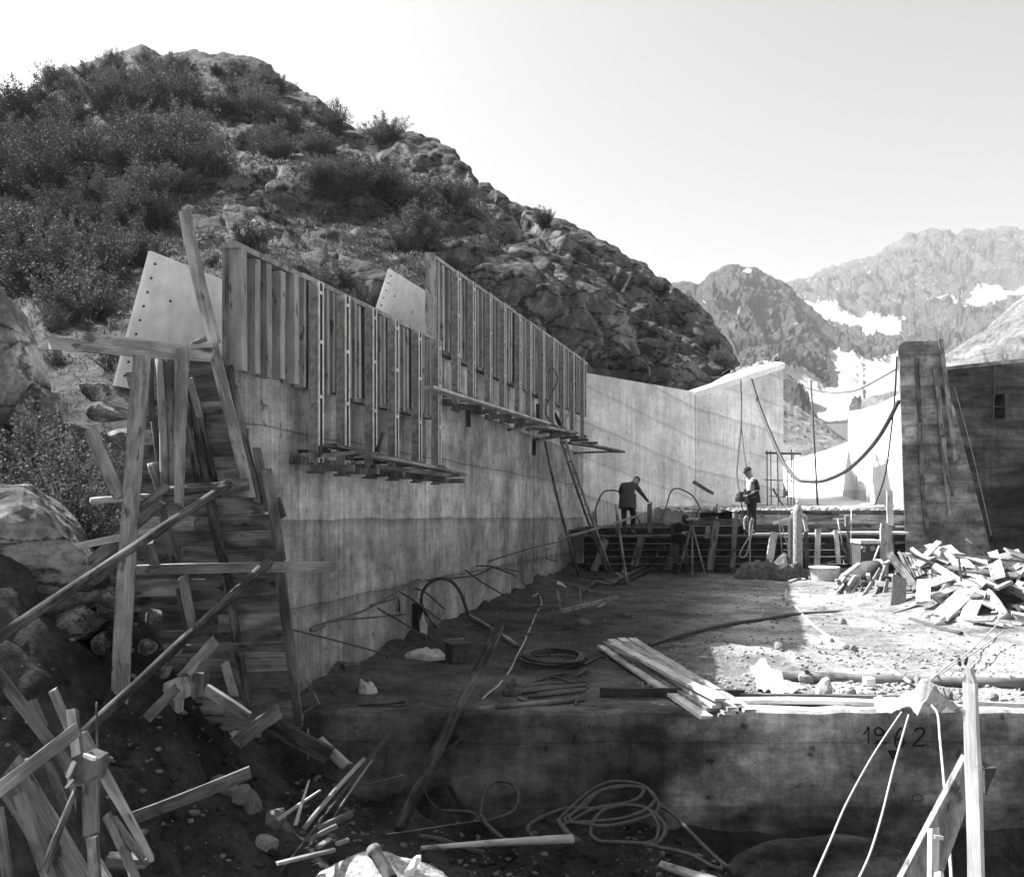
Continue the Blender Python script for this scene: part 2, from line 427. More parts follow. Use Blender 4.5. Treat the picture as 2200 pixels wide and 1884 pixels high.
def ground_mat(name, v, lo=0.5, hi=1.4, scale=2.0, bs=0.8):
    m, nt, b = mat_new(name, 0.97, 0.08)
    a = tex(nt, coords(nt, (1, 1, 1)), scale, 8, 0.7); c = tex(nt, coords(nt, (1, 1, 1)), scale * 9, 5, 0.75)
    d = tex(nt, coords(nt, (1, 1, 1)), 0.35, 3, 0.5)
    val = M(nt, 'MULTIPLY', ramp(nt, a, 0.32, 0.68, lo, hi), ramp(nt, c, 0.3, 0.7, 0.65, 1.3))
    val = M(nt, 'MULTIPLY', val, ramp(nt, d, 0.35, 0.65, 0.75, 1.2))
    grey(nt, b, M(nt, 'MULTIPLY', val, v)); bump(nt, b, M(nt, 'ADD', a, M(nt, 'MULTIPLY', c, 0.5)), bs, 0.05)
    return m
def soil_mat():
    m = ground_mat('soil_gravel', 0.085, 0.5, 1.4, 1.6); nt = m.node_tree; b = nt.nodes['Principled BSDF']
    old = b.inputs['Base Color'].links[0].from_socket
    tc = N(nt, 'ShaderNodeTexCoord'); sp = N(nt, 'ShaderNodeSeparateXYZ'); nt.links.new(tc.outputs['Object'], sp.inputs[0])
    nz = tex(nt, coords(nt, (1, 1, 1)), 0.6, 6, 0.65)
    # crushed stone along the front edge; right half painted paler as sunlit ground
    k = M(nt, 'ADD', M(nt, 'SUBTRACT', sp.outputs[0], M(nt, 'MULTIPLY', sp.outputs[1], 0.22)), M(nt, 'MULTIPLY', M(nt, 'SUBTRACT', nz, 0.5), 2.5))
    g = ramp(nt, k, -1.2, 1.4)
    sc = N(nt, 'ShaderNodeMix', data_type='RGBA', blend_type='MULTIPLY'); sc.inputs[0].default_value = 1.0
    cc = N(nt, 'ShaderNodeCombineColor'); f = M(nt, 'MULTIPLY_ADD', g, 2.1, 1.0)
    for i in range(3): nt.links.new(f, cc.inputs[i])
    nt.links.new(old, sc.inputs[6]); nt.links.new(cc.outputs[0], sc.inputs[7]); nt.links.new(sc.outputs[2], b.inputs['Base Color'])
    return m
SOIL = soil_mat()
PIT = ground_mat('soil_dark_rock', 0.04, 0.4, 1.6, 1.8)
VALLEY = ground_mat('valley_scree', 0.3, 0.6, 1.3, 0.05)

def rock_mat(name, v, soilv=0.05, grass=0.1, crack=1.1, flat0=0.55, grassy=True, crk=0.55, fs=3.5):
    m, nt, b = mat_new(name, 0.95, 0.12)
    a = tex(nt, coords(nt, (1, 1, 1)), 0.35, 8, 0.68); f = tex(nt, coords(nt, (1, 1, 1)), fs, 8, 0.78)
    rotv = coords(nt, (0.55, 0.55, 1.5), 'Object', (0, math.radians(38), 0))
    warp = N(nt, 'ShaderNodeVectorMath', operation='ADD'); nz = N(nt, 'ShaderNodeTexNoise'); nz.inputs['Scale'].default_value = 1.3; nz.inputs['Detail'].default_value = 5
    nt.links.new(rotv, nz.inputs['Vector']); nt.links.new(rotv, warp.inputs[0]); nt.links.new(nz.outputs[1], warp.inputs[1])
    vo = N(nt, 'ShaderNodeTexVoronoi', feature='DISTANCE_TO_EDGE'); vo.inputs['Scale'].default_value = crack
    nt.links.new(warp.outputs[0], vo.inputs['Vector'])
    ck = ramp(nt, M(nt, 'ADD', vo.outputs['Distance'], M(nt, 'MULTIPLY', M(nt, 'SUBTRACT', f, 0.5), 0.25)), 0.0, 0.05, crk, 1.0)
    lich = ramp(nt, tex(nt, coords(nt, (1, 1, 1)), 1.1, 7, 0.7), 0.42, 0.62, 0.5, 1.25)
    val = M(nt, 'MULTIPLY', M(nt, 'MULTIPLY', ramp(nt, a, 0.3, 0.7, 0.6, 1.4), ramp(nt, f, 0.28, 0.72, 0.6, 1.35)), M(nt, 'MULTIPLY', ck, lich))
    val = M(nt, 'MULTIPLY', val, v)
    if grassy:
        ge = N(nt, 'ShaderNodeNewGeometry'); sp = N(nt, 'ShaderNodeSeparateXYZ'); nt.links.new(ge.outputs['Normal'], sp.inputs[0])
        g = M(nt, 'ADD', sp.outputs[2], M(nt, 'MULTIPLY', M(nt, 'SUBTRACT', a, 0.5), 1.4))
        gm = ramp(nt, g, flat0, flat0 + 0.14)
        gv = M(nt, 'MULTIPLY', ramp(nt, f, 0.3, 0.7, 0.5, 1.6), grass)
        mx = N(nt, 'ShaderNodeMix', data_type='FLOAT'); nt.links.new(gm, mx.inputs[0]); nt.links.new(val, mx.inputs[2]); nt.links.new(gv, mx.inputs[3])
        val = mx.outputs[0]
    grey(nt, b, val); bump(nt, b, M(nt, 'ADD', M(nt, 'ADD', f, ck), a), 0.7, 0.15)
    return m
HILL = rock_mat('hill_rock_and_turf', 0.15, 0.05, 0.07, 0.9, 0.62, True, 0.3)
ROCK_N = rock_mat('near_rock', 0.27, 0.05, 0.1, 1.3, 2.0, False, 0.35, 9.0)

# ================================================================== ground sheet reaching the horizon
b_ = np.array([-2400, -300, -60, 60, 300, 2400.0]); yy = np.array([-140, 0, 60, 200, 1000, 2750.0])
gx, gy = np.meshgrid(b_, yy, indexing='ij')
setp(link('valley_ground', grid_mesh('valley_ground', np.stack([gx, gy, 0 * gx - 9.0], -1)), VALLEY), 'bare stony valley ground around the dam site', 'ground', kind='structure')

# ================================================================== working floor behind the low front wall
nx, ny = 150, 150
u = np.linspace(0, 1, nx); v = np.linspace(0, 1, ny)
yv = 9.22 + (26.0 - 9.22) * v ** 1.35
X_l = X0 + K * yv - 0.3; X_r = np.full(ny, 16.0)
px_ = X_l[None] + (X_r - X_l)[None] * u[:, None]; py_ = np.broadcast_to(yv[None], px_.shape)
pp = np.stack([px_, py_, 0 * px_], -1)
zf = FZ + smooth(9.2, 9.9, py_) * (0.05 * fbm(pp * 0.5, 3, 3) + 0.045 * fbm(pp * 2.2, 5, 5, .6))
zf += 0.07 * np.abs(fbm(pp * 4.5, 3, 9)) * smooth(13.5, 10, py_) * smooth(1.0, 3.0, px_)
zf += 0.16 * np.exp(-((px_ - 3.2) ** 2 / 1.2 + (py_ - 11.9) ** 2 / 0.5))            # low earth hump in front of the paper
zf += smooth(9.4, 10.6, py_) * 0.25 * np.exp(-((px_ - (X0 + K * py_)) ** 2) / 0.2) * (0.25 + 1.2 * np.abs(fbm(pp * 1.4, 4, 2)))     # spoil against the wall
zf += 0.45 * np.exp(-((px_ - 9.2) ** 2 / 6.0 + (py_ - 17.5) ** 2 / 7.0))
FLOOR_PTS = np.stack([px_, py_, zf], -1)
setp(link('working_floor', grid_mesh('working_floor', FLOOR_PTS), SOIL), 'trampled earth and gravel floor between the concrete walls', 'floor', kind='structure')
def floor_z(x, y, nx=nx, ny=ny, zf=zf, X_l=X_l, X_r=X_r):
    j = np.clip(((y - 9.22) / (26 - 9.22)), 0, 1) ** (1 / 1.35) * (ny - 1); j = int(round(j))
    i = int(round(np.clip((x - X_l[j]) / (X_r[j] - X_l[j]), 0, 1) * (nx - 1)))
    return float(zf[i, j])

# ================================================================== pit in front of the wall, rising to rock on the left
nx, ny = 230, 150
xs = np.linspace(-9.5, 9.0, nx); ys = np.linspace(3.4, 9.05, ny)
px_, py_ = np.meshgrid(xs, ys, indexing='ij'); pp = np.stack([px_, py_, 0 * px_], -1)
base = np.interp(px_, [-9.5, -6, -4.6, -4.0, -3.5, -3.0, -2.5, -2.0, -1.2, -0.4, 9], [0.9, 0.25, -0.35, -0.8, -1.25, -1.75, -2.3, -2.7, -3.05, -3.2, -3.25])
base = base - np.clip(7.6 - py_, 0, 4) * np.interp(px_, [-6, -3, -1.5, 9], [0.5, 0.45, 0.12, 0.05])
base += (4.3 + 0.5 * (7.6 - py_)) * smooth(-6.2, -8.4, px_) * smooth(8.7, 7.6, py_)  # unseen higher bank, added to shade the corner timbers
base -= 1.3 * smooth(1.7, 2.6, px_) * smooth(8.95, 8.5, py_)
w1, w2, cv = worley(np.stack([px_ * 1.5 + py_ * 0.3, py_ * 1.2, base * 1.3], -1), 4)
left = smooth(-2.2, -3.2, px_)
z = base + (0.45 * (cv - 0.5) + 0.3 * np.minimum(w2 - w1, 0.35)) * left
z += 0.14 * fbm(pp * 1.1, 4, 6) + 0.07 * fbm(pp * 4, 4, 8) * (1 + left)
w1, w2, cv = worley(np.stack([px_ * 2.2, py_ * 2.2, 0 * px_], -1), 14)
z += (1 - left) * 0.22 * np.maximum(0.35 - w1, 0) * (cv > 0.5)
z += 0.32 * np.exp(-((px_ + 0.75) ** 2 / 0.18 + (py_ - 8.75) ** 2 / 0.12))
z += 0.25 * np.exp(-((px_ - 0.35) ** 2 / 0.8 + (py_ - 7.05) ** 2 / 0.12)) + 0.3 * np.exp(-((px_ + 1.05) ** 2 / 0.25 + (py_ - 6.85) ** 2 / 0.12))
PIT_PTS = np.stack([px_, py_, z], -1)
setp(link('pit_ground', grid_mesh('pit_ground', PIT_PTS), PIT), 'dark rocky ground of the pit below the dated wall', 'ground', kind='structure')
def pit_z(x, y, nx=nx, ny=ny):
    i = int(round(np.clip((x + 9.5) / 18.5, 0, 1) * (nx - 1))); j = int(round(np.clip((y - 3.4) / 5.65, 0, 1) * (ny - 1)))
    return float(PIT_PTS[i, j, 2])

# ================================================================== left rocky hill (lofted from contour rows)
def row(*a):
    a = np.array(a, float); return a
HR = [row((-900, 1500, 6.5), (0, 1330, 8.3), (300, 1350, 9.2), (450, 1300, 11), (600, 1050, 15), (900, 900, 21), (1250, 900, 30), (1500, 900, 36.5), (1600, 1000, 37.5), (1680, 1100, 38)),
      row((-900, 1000, 10), (0, 1000, 11.5), (300, 1010, 12), (450, 900, 15), (600, 800, 19), (900, 780, 24), (1250, 830, 31.5), (1500, 860, 37), (1600, 960, 38), (1680, 1090, 38.5)),
      row((-900, 800, 15), (0, 790, 15), (200, 800, 15), (300, 780, 16), (450, 680, 20), (600, 620, 23), (900, 690, 27), (1250, 770, 33), (1500, 805, 37.5), (1580, 815, 38.5), (1620, 930, 39), (1680, 1080, 39)),
      row((-900, 640, 22), (0, 650, 22), (300, 600, 25), (450, 560, 27), (600, 520, 29), (900, 590, 31), (1100, 640, 33), (1250, 700, 35), (1400, 740, 37.5), (1530, 790, 38.8), (1590, 805, 39.2), (1620, 900, 39.6), (1680, 1080, 40)),
      row((-900, 480, 33), (0, 500, 32), (300, 450, 34), (450, 440, 35), (600, 420, 36), (760, 430, 37), (900, 480, 37), (1100, 550, 38), (1250, 610, 39), (1400, 680, 40), (1500, 735, 40.5), (1575, 775, 41), (1610, 860, 41.3), (1680, 1080, 42)),
      row((-900, 350, 50), (0, 370, 46), (300, 300, 48), (450, 280, 49), (600, 300, 48), (760, 360, 46), (900, 380, 46), (1050, 465, 45), (1250, 560, 44), (1400, 640, 43.5), (1500, 705, 43), (1570, 765, 43), (1610, 860, 43.3), (1680, 1080, 44)),
      row((-900, 300, 66), (-300, 290, 64), (0, 240, 62), (64, 192, 63), (112, 160, 64), (175, 137, 65), (223, 120, 66), (281, 101, 67), (303, 98, 67), (350, 119, 67), (419, 110, 67), (446, 116, 66), (500, 118, 66), (557, 134, 65), (595, 160, 64), (642, 197, 62), (680, 208, 61),
          (722, 260, 58), (765, 277, 56), (818, 279, 55), (892, 292, 53), (934, 303, 52), (977, 324, 51), (1009, 361, 50), (1025, 398, 49), (1067, 410, 48.5), (1094, 430, 48), (1125, 441, 48), (1179, 462, 47.5), (1232, 489, 47), (1285, 515, 46.5), (1338, 553, 46), (1391, 584, 45.5), (1444, 616, 45), (1487, 643, 45), (1529, 680, 44.5), (1561, 728, 44.5), (1578, 762, 44.5), (1600, 810, 45), (1625, 900, 45), (1680, 1080, 46)),
      row((-900, 420, 80), (0, 330, 78), (300, 230, 82), (600, 300, 78), (900, 420, 66), (1250, 760, 53), (1500, 900, 50), (1600, 1000, 50), (1680, 1090, 54)),
      row((-900, 900, 120), (0, 900, 120), (600, 900, 110), (1000, 950, 85), (1500, 1060, 60), (1680, 1090, 58))]
nu, nsub = 640, 30
pxs = np.concatenate([np.linspace(-900, -40, 60), np.linspace(-36, 1680, nu - 60)])
rows3 = []
for r in HR:
    yq = np.interp(pxs, r[:, 0], r[:, 1]); dq = np.interp(pxs, r[:, 0], r[:, 2])
    if r is not HR[6]:
        kk = np.ones(9) / 9; yq = np.convolve(np.pad(yq, 4, 'edge'), kk, 'valid')
    kk = np.ones(9) / 9; dq = np.convolve(np.pad(dq, 4, 'edge'), kk, 'valid')
    rows3.append(np.stack([(pxs - CX) / F * dq, dq, (HY - yq) / F * dq], -1))
rows3 = np.array(rows3)                      # rows, nu, 3
out = []; wt = []
nsubs = [12, 20, 36, 52, 52, 56, 16, 6]
for i in range(len(rows3) - 1):
    a = rows3[max(i - 1, 0)]; b0 = rows3[i]; c = rows3[i + 1]; d = rows3[min(i + 2, len(rows3) - 1)]
    for k in range(nsubs[i]):
        t = k / nsubs[i]
        cr = 0.5 * (2 * b0 + (c - a) * t + (2 * a - 5 * b0 + 4 * c - d) * t * t + (3 * b0 - a - 3 * c + d) * t ** 3)
        ln = b0 * (1 - t) + c * t
        out.append(0.5 * cr + 0.5 * ln); wt.append(i + t)
out.append(rows3[-1]); wt.append(len(rows3) - 1)
H = np.array(out).transpose(1, 0, 2); wt = np.array(wt)
Hn = grid_normals(H); Hn *= np.sign((Hn * np.array([0, -0.5, 1])).sum(-1, keepdims=True))
amp = np.clip(H[..., 1] / 40, 0.25, 1.2)
ridge = np.exp(-((wt - 6) / 0.7) ** 2)[None]
ledge = fbm(H * np.array([0.10, 0.10, 0.42]) + 3, 4, 21)
big = fbm(H * 0.16, 4, 22); mid = fbm(H * 0.5, 4, 23); small = fbm(H * 1.6, 3, 24)
c_, s_ = math.cos(0.62), math.sin(0.62)
rx = H[..., 0] * c_ - H[..., 2] * s_; rz = H[..., 0] * s_ + H[..., 2] * c_
warp = 0.6 * fbm(H * 0.35, 3, 26)
f1, f2, cv = worley(np.stack([rx * 0.2 + warp, H[..., 1] * 0.2, rz * 0.55 + warp], -1), 31)
rocky = smooth(900, 1150, pxs)[:, None] * smooth(6.2, 5.2, wt)[None] + 0.25
slabs = (cv - 0.5) * 1.5 + 2.2 * np.minimum(f2 - f1, 0.25) - .4
g1, g2, gv = worley(np.stack([rx * 0.55 + warp, H[..., 1] * 0.5, rz * 1.3 + warp], -1), 36)
blocks = (gv - 0.5) * 0.45 + 0.9 * np.minimum(g2 - g1, 0.22) - .15
# rounded terraces facing the camera: each noise contour becomes a little step
tz = H[..., 2] + 2.2 * fbm(H * np.array([0.12, 0.12, 0.1]), 3, 41)
fr = (tz / 2.6) % 1.0
terr = (smooth(0.0, 0.75, fr) - fr) * 1.5
crag = .5 - 2.6 * np.abs(fbm(H * np.array([.45, .45, .8]), 4, 27))
disp = amp * (1.1 * big + 0.45 * mid + 0.22 * small + 0.7 * ledge + 0.14 * crag + slabs * np.clip(rocky, 0, 1) + blocks * (0.35 + 0.5 * np.clip(rocky, 0, 1))) * (1 - 0.85 * ridge) * (1 - .6 * smooth(1430, 1560, pxs)[:, None])
disp += ridge * (0.3 * mid + 0.2 * small)
H2 = H + Hn * disp[..., None]
H2 += np.array([0, -1.0, 0]) * (terr * amp * (1 - ridge))[..., None]
hill = setp(link('rocky_hill', grid_mesh('rocky_hill', H2, True), HILL), 'steep rocky hill with turf ledges behind the concrete wall', 'hill', kind='structure')
hpx = CX + F * H2[..., 0] / H2[..., 1]; hpy = HY - F * H2[..., 2] / H2[..., 1]
def hill_at(x, y, r=14):
    d = (hpx - x) ** 2 + (hpy - y) ** 2; m = d < r * r
    if not m.any():
        i = np.unravel_index(np.argmin(d), d.shape); return Vector(H2[i]), i
    yy_ = np.where(m, H2[..., 1], 1e9); i = np.unravel_index(np.argmin(yy_), yy_.shape)
    return Vector(H2[i]), i

# ================================================================== far mountains with snow
def poly_mask(x, y, poly):
    poly = np.array(poly, float); ins = np.zeros(x.shape, bool); n = len(poly); j = n - 1
    for i in range(n):
        xi, yi = poly[i]; xj, yj = poly[j]
        c = ((yi > y) != (yj > y)) & (x < (xj - xi) * (y - yi) / (yj - yi + 1e-9) + xi); ins ^= c; j = i
    return ins
def mountain_mat(name, v):
    m, nt, b = mat_new(name, 0.95, 0.1)
    at = N(nt, 'ShaderNodeAttribute', attribute_name='snow')
    a = tex(nt, coords(nt, (1, 1, 1)), 0.035, 9, 0.72); f = tex(nt, coords(nt, (1, 1, 0.5)), 0.16, 9, 0.8)
    rockv = M(nt, 'MULTIPLY', M(nt, 'MULTIPLY', ramp(nt, a, 0.3, 0.7, 0.55, 1.35), ramp(nt, f, 0.3, 0.7, 0.5, 1.45)), v)
    sn = ramp(nt, M(nt, 'ADD', at.outputs['Fac'], M(nt, 'MULTIPLY', M(nt, 'SUBTRACT', f, 0.5), 1.2)), 0.45, 0.56)
    mx = N(nt, 'ShaderNodeMix', data_type='FLOAT'); nt.links.new(sn, mx.inputs[0]); nt.links.new(rockv, mx.inputs[2]); mx.inputs[3].default_value = 0.82
    grey(nt, b, mx.outputs[0]); bump(nt, b, M(nt, 'ADD', f, a), 1.0, 9.0)
    return m
MOUNT = mountain_mat('mountain_rock', 0.11)
MOUNT_L = mountain_mat('mountain_scree', 0.4)
SNOW = [[(825, 505), (1000, 545), (1200, 600), (1385, 590), (1370, 705), (1150, 745), (1150, 690), (1000, 650), (880, 600)], [(830, 525), (960, 558), (1090, 612), (1200, 628), (1370, 612), (1335, 682), (1230, 676), (1140, 765), (1128, 720), (1172, 682), (1060, 650), (900, 612)],
        [(950, 790), (1010, 768), (1120, 800), (1330, 822), (1352, 1010), (1060, 1080), (950, 1020), (1010, 960), (1030, 900)],
        [(690, 860), (820, 895), (940, 950), (1010, 985), (1080, 1060), (1060, 1150), (960, 1150), (820, 1070), (690, 990)],
        [(1455, 545), (1600, 498), (1690, 530), (1680, 480), (1800, 430), (1860, 440), (2040, 425), (2040, 505), (1750, 562), (1620, 512)],
        [(520, 322), (545, 340), (510, 352), (495, 335)], [(300, 555), (360, 535), (355, 552), (310, 575)]]
SNOW = [[px('Z3', *q) for q in s] for s in SNOW]
def mountain(name, rws, p0, p1, nu, subs, amps, mat, label, speck=0.0, seed=50, step=1.0):
    pxs = np.linspace(p0, p1, nu); R3 = []
    for r in rws:
        r = np.array(r, float); yq = np.interp(pxs, r[:, 0], r[:, 1]); dq = np.interp(pxs, r[:, 0], r[:, 2])
        if len(r) > 6: yq = yq - 5.0 * np.abs(fbm(np.stack([pxs * .06, 0 * pxs, 0 * pxs + seed], -1), 4, seed))
        R3.append(np.stack([(pxs - CX) / F * dq, dq, (HY - yq) / F * dq], -1))
    out = []
    for i in range(len(R3) - 1):
        for k in range(subs): out.append(R3[i] + (R3[i + 1] - R3[i]) * k / subs)
    out.append(R3[-1]); p = np.array(out).transpose(1, 0, 2)
    sx = CX + F * p[..., 0] / p[..., 1]; sy = HY - F * p[..., 2] / p[..., 1]
    n = grid_normals(p); n *= np.sign((n * np.array([0, -0.5, 1])).sum(-1, keepdims=True))
    q = p / np.mean([r[0][2] for r in rws])
    g = 1 - np.abs(fbm(q * np.array([34, 8, 9]) + 1.5 * fbm(q * 8, 3, seed + 20)[..., None], 5, seed, .62)) * 3.2
    d = amps * (0.6 * fbm(q * 14, 5, seed + 3) + 0.8 * g + 0.2 * fbm(q * 90, 3, seed + 6))
    wrow = np.linspace(0, len(R3) - 1, p.shape[1])[None]
    d = d * (1 - 0.6 * np.exp(-((wrow - (len(R3) - 2)) / 0.3) ** 2)) * np.clip(wrow * 2, 0, 1)
    jx = 5 * fbm(q * 60, 3, seed + 8); jy = 5 * fbm(q * 60, 3, seed + 9)
    m = np.zeros(sx.shape)
    for s in SNOW: m = np.maximum(m, poly_mask(sx + jx, sy + jy, s))
    if speck: m = np.maximum(m, speck * smooth(0.16, 0.42, fbm(q * np.array([150, 150, 260]), 4, seed + 12, .65)))
    ms = sum(np.roll(np.roll(m, a, 0), b, 1) for a in (-2, 0, 2) for b in (-2, 0, 2)) / 9
    p = p + n * (d * (1 - .85 * np.clip(ms * (ms > .3), 0, 1)))[..., None]
    me = grid_mesh(name, p, True); at = me.attributes.new('snow', 'FLOAT', 'POINT'); at.data.foreach_set('value', m.reshape(-1).astype(np.float32))
    return setp(link(name, me, mat), label, 'mountain', kind='structure')
z3 = lambda pts, Y: [px('Z3', a, b) + (Y if not isinstance(Y, (list, tuple)) else Y[i],) for i, (a, b) in enumerate(pts)]
silA = [(60, 470), (130, 420), (170, 415), (250, 432), (300, 395), (322, 362), (360, 340), (400, 315), (440, 308), (530, 320), (590, 355), (650, 387), (710, 418), (800, 490), (870, 560), (950, 640), (1130, 700), (1180, 760), (1400, 900)]
mountain('dark_peak', [z3([(0, 1180), (700, 1180), (1400, 1150)], 420), z3([(0, 980), (500, 900), (720, 890), (950, 1000), (1030, 920), (1400, 1000)], 560), z3([(0, 700), (400, 640), (700, 700), (950, 800), (1100, 780), (1400, 960)], 720),
         z3(silA, 900), z3([(60, 700), (700, 700), (1400, 950)], 1150)], 1420, 1960, 300, 50, 12, MOUNT, 'dark rocky peak flecked with snow beyond the dam', 0.5, 60)
silB = [(500, 520), (710, 418), (850, 388), (950, 342), (1080, 306), (1160, 286), (1250, 236), (1330, 196), (1400, 150), (1500, 120), (1620, 116), (1650, 150), (1700, 118), (1800, 130), (1880, 120), (1940, 100), (2020, 118), (2150, 160), (2500, 120)]
mountain('snowy_ridge', [z3([(500, 1100), (2500, 1100)], 700), z3([(500, 900), (1100, 830), (1350, 860), (2500, 900)], 950), z3([(500, 640), (840, 560), (1100, 640), (1360, 640), (1600, 560), (2027, 500), (2500, 480)], 1350),
         z3([(500, 560), (840, 500), (1100, 470), (1500, 400), (2027, 330), (2500, 330)], 1600), z3(silB, 1900), z3([(500, 800), (2500, 700)], 2500)], 1580, 2420, 420, 46, 24, MOUNT, 'long jagged mountain ridge with snowfields under its cliffs', 0.5, 80)
silC = [(1130, 800), (1200, 830), (1350, 850), (1480, 840), (1620, 798), (1740, 720), (1850, 640), (1950, 550), (2027, 480), (2200, 380), (2500, 300)]
mountain('scree_slope', [z3([(1130, 1150), (1620, 1150), (2500, 1150)], 200), z3([(1130, 900), (1620, 900), (2027, 800), (2500, 700)], 300), z3(silC, 480), z3([(1130, 1000), (2500, 700)], 700)], 1850, 2420, 200, 50, 4.0, MOUNT_L, 'pale sunlit scree slope rising behind the dark wall', 0.25, 95)
silD = [(560, 990), (715, 1040), (800, 1082), (900, 1145), (1000, 1215), (1060, 1270), (1130, 1335), (1400, 1500)]
mountain('moraine_slope', [z3([(560, 1500), (1400, 1700)], 95), z3([(560, 1250), (740, 1290), (1060, 1290), (1400, 1600)], 130), z3(silD, 190), z3([(560, 1300), (1400, 1700)], 300)], 1600, 1960, 140, 44, 0.7, MOUNT_L, 'rubbly moraine slope above the pale chute', 0.0, 110)
# ================================================================== left gravity wall in two pours
def prism_wall(name, Y0, Y1, top, t_top, t_bot, zb, mat, **lab):
    nY = 24; v = []; f = []
    for i in range(nY + 1):
        Y = Y0 + (Y1 - Y0) * i / nY
        for off, z in ((0, zb), (0, top), (-t_top, top), (-t_bot, zb)): v.append(tuple(WP(Y, off, z)))
    for i in range(nY):
        for k in range(4):
            a = i * 4 + k; b = i * 4 + (k + 1) % 4; f.append((a, a + 4, b + 4, b))
    f.append((0, 1, 2, 3)); f.append((nY * 4 + 3, nY * 4 + 2, nY * 4 + 1, nY * 4))
    return link(name, mesh(name, v, f), mat)
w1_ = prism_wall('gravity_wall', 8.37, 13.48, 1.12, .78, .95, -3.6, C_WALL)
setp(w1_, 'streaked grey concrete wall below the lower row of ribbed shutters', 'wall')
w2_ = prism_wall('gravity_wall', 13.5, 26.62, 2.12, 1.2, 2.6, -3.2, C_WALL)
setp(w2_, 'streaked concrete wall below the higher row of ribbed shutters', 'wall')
# vertical pour joints as thin proud battens of grout
for k, (Y, wl) in enumerate([(20.4, w2_)]):
    wbox('pour_joint', Y, Y + 0.015, 0.001, 0.006, -2.4, 0.9 if wl is w1_ else 1.9, IRON, None).parent = wl

# ------------------------------------------------------------------ wall turning towards the spillway
A = Vector((2.02, 26.6, 0)); B = Vector((6.3, 32.0, 0)); Cc = Vector((10.2, 35.0, 0))
def strip_wall(name, pts, zb, th, mat, n=10):
    "pts (x, y, top)"
    v = []; f = []
    for i in range(len(pts) - 1):
        for k in range(n + (i == len(pts) - 2)):
            t = k / n; p = Vector(pts[i]) * (1 - t) + Vector(pts[i + 1]) * t
            d = Vector(pts[i + 1]) - Vector(pts[i]); nn = Vector((d.y, -d.x, 0)).normalized()
            q = p - nn * th
            v += [(p.x, p.y, zb), (p.x, p.y, p.z), (q.x, q.y, p.z + 0.0), (q.x, q.y, zb)]
    m = len(v) // 4
    for i in range(m - 1):
        for k in range(4):
            a = i * 4 + k; b = i * 4 + (k + 1) % 4; f.append((a, a + 4, b + 4, b))
    f.append((0, 1, 2, 3)); f.append((m * 4 - 1, m * 4 - 2, m * 4 - 3, m * 4 - 4))
    return link(name, mesh(name, v, f), mat)
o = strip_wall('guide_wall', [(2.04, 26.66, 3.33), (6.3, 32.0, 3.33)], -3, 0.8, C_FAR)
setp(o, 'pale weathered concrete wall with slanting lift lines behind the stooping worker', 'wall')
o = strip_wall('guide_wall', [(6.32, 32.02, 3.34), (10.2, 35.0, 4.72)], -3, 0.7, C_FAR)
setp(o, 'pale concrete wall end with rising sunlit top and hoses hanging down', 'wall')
e = o
# sloping sunlit coping on its top
pA, pB, pC, pD = P(1496, 842, 32.02), P(1686, 780, 35.02), P(1640, 782, 37.5), P(1492, 838, 37.0)
cop = link('coping', mesh('coping', [pA + Vector((0, 0, .01)), pB + Vector((0, 0, .01)), P(1640, 775, 38), P(1560, 806, 37), pA - Vector((0, 0, .2)), pB - Vector((0, 0, .2)), P(1640, 800, 38), P(1560, 830, 37)],
           [(0, 1, 2, 3), (0, 4, 5, 1), (1, 5, 6, 2), (2, 6, 7, 3), (3, 7, 4, 0), (4, 7, 6, 5)]), C_PALE, e)
# rubble on the wall end
R = random.Random(5)
for k in range(34):
    pxx = R.uniform(1570, 1672); t = (pxx - 1496) / 190; yy_ = 842 - 62 * t
    p = P(pxx, yy_ - R.uniform(4, 18) * (0.5 + t * 0.5), R.uniform(36.2, 37.8)); s = R.uniform(0.08, 0.24)
    o = link('rubble_block', rock_mesh(k % 6, 2), STONE if k % 3 else STONE_L); o.location = p; o.scale = (s * R.uniform(.8, 1.5), s, s * R.uniform(.6, 1)); o.rotation_euler = (R.random() * 6, R.random() * 6, R.random() * 6)
    setp(o, 'broken stone in the rubble heaped on the pale wall end', 'stone', 'rubble on the wall end')
o = beam('loose_stick', P(1578, 803, 36), P(1592, 785, 36.2), 0.05, 0.03, W_NEW); setp(o, 'pale stick lying in the rubble on the wall end', 'stick')
for k, a in enumerate(((1545, 812, 1600, 795), (1550, 805, 1585, 800))):
    tube('bent_wire', [P(a[0], a[1], 36), P((a[0] + a[2]) / 2, a[1] - 12, 36), P(a[2], a[3], 36.3)], 0.012, IRON, label='bent wire sticking out of the rubble on the wall end', cat='wire', group='wires in the wall-end rubble')

# ------------------------------------------------------------------ low front wall with the painted date
fx0, fx1 = -2.42, 10.5
n = 60; v = []; f = []
R = random.Random(3)
for i in range(n + 1):
    x = fx0 + (fx1 - fx0) * i / n
    yf = 8.92
    top = FZ + 0.03 + R.uniform(-.012, .012) + (0.0 if x > 0.93 else -0.02)
    for y, z in ((yf, -6), (yf, top - 0.03), (yf + 0.03, top), (9.5, top - 0.02 if x < 1 else top - 0.03), (9.5, -6)): v.append((x, y, z))
for i in range(n):
    for k in range(5):
        a = i * 5 + k; b = i * 5 + (k + 1) % 5; f.append((a, b, b + 5, a + 5)[::-1])
f.append((0, 1, 2, 3, 4)); f.append(tuple(n * 5 + k for k in (4, 3, 2, 1, 0)))
front = setp(link('front_wall', mesh('front_wall', v, f), C_DARK), 'low dark stained concrete wall with the date 1962 painted on it', 'wall')
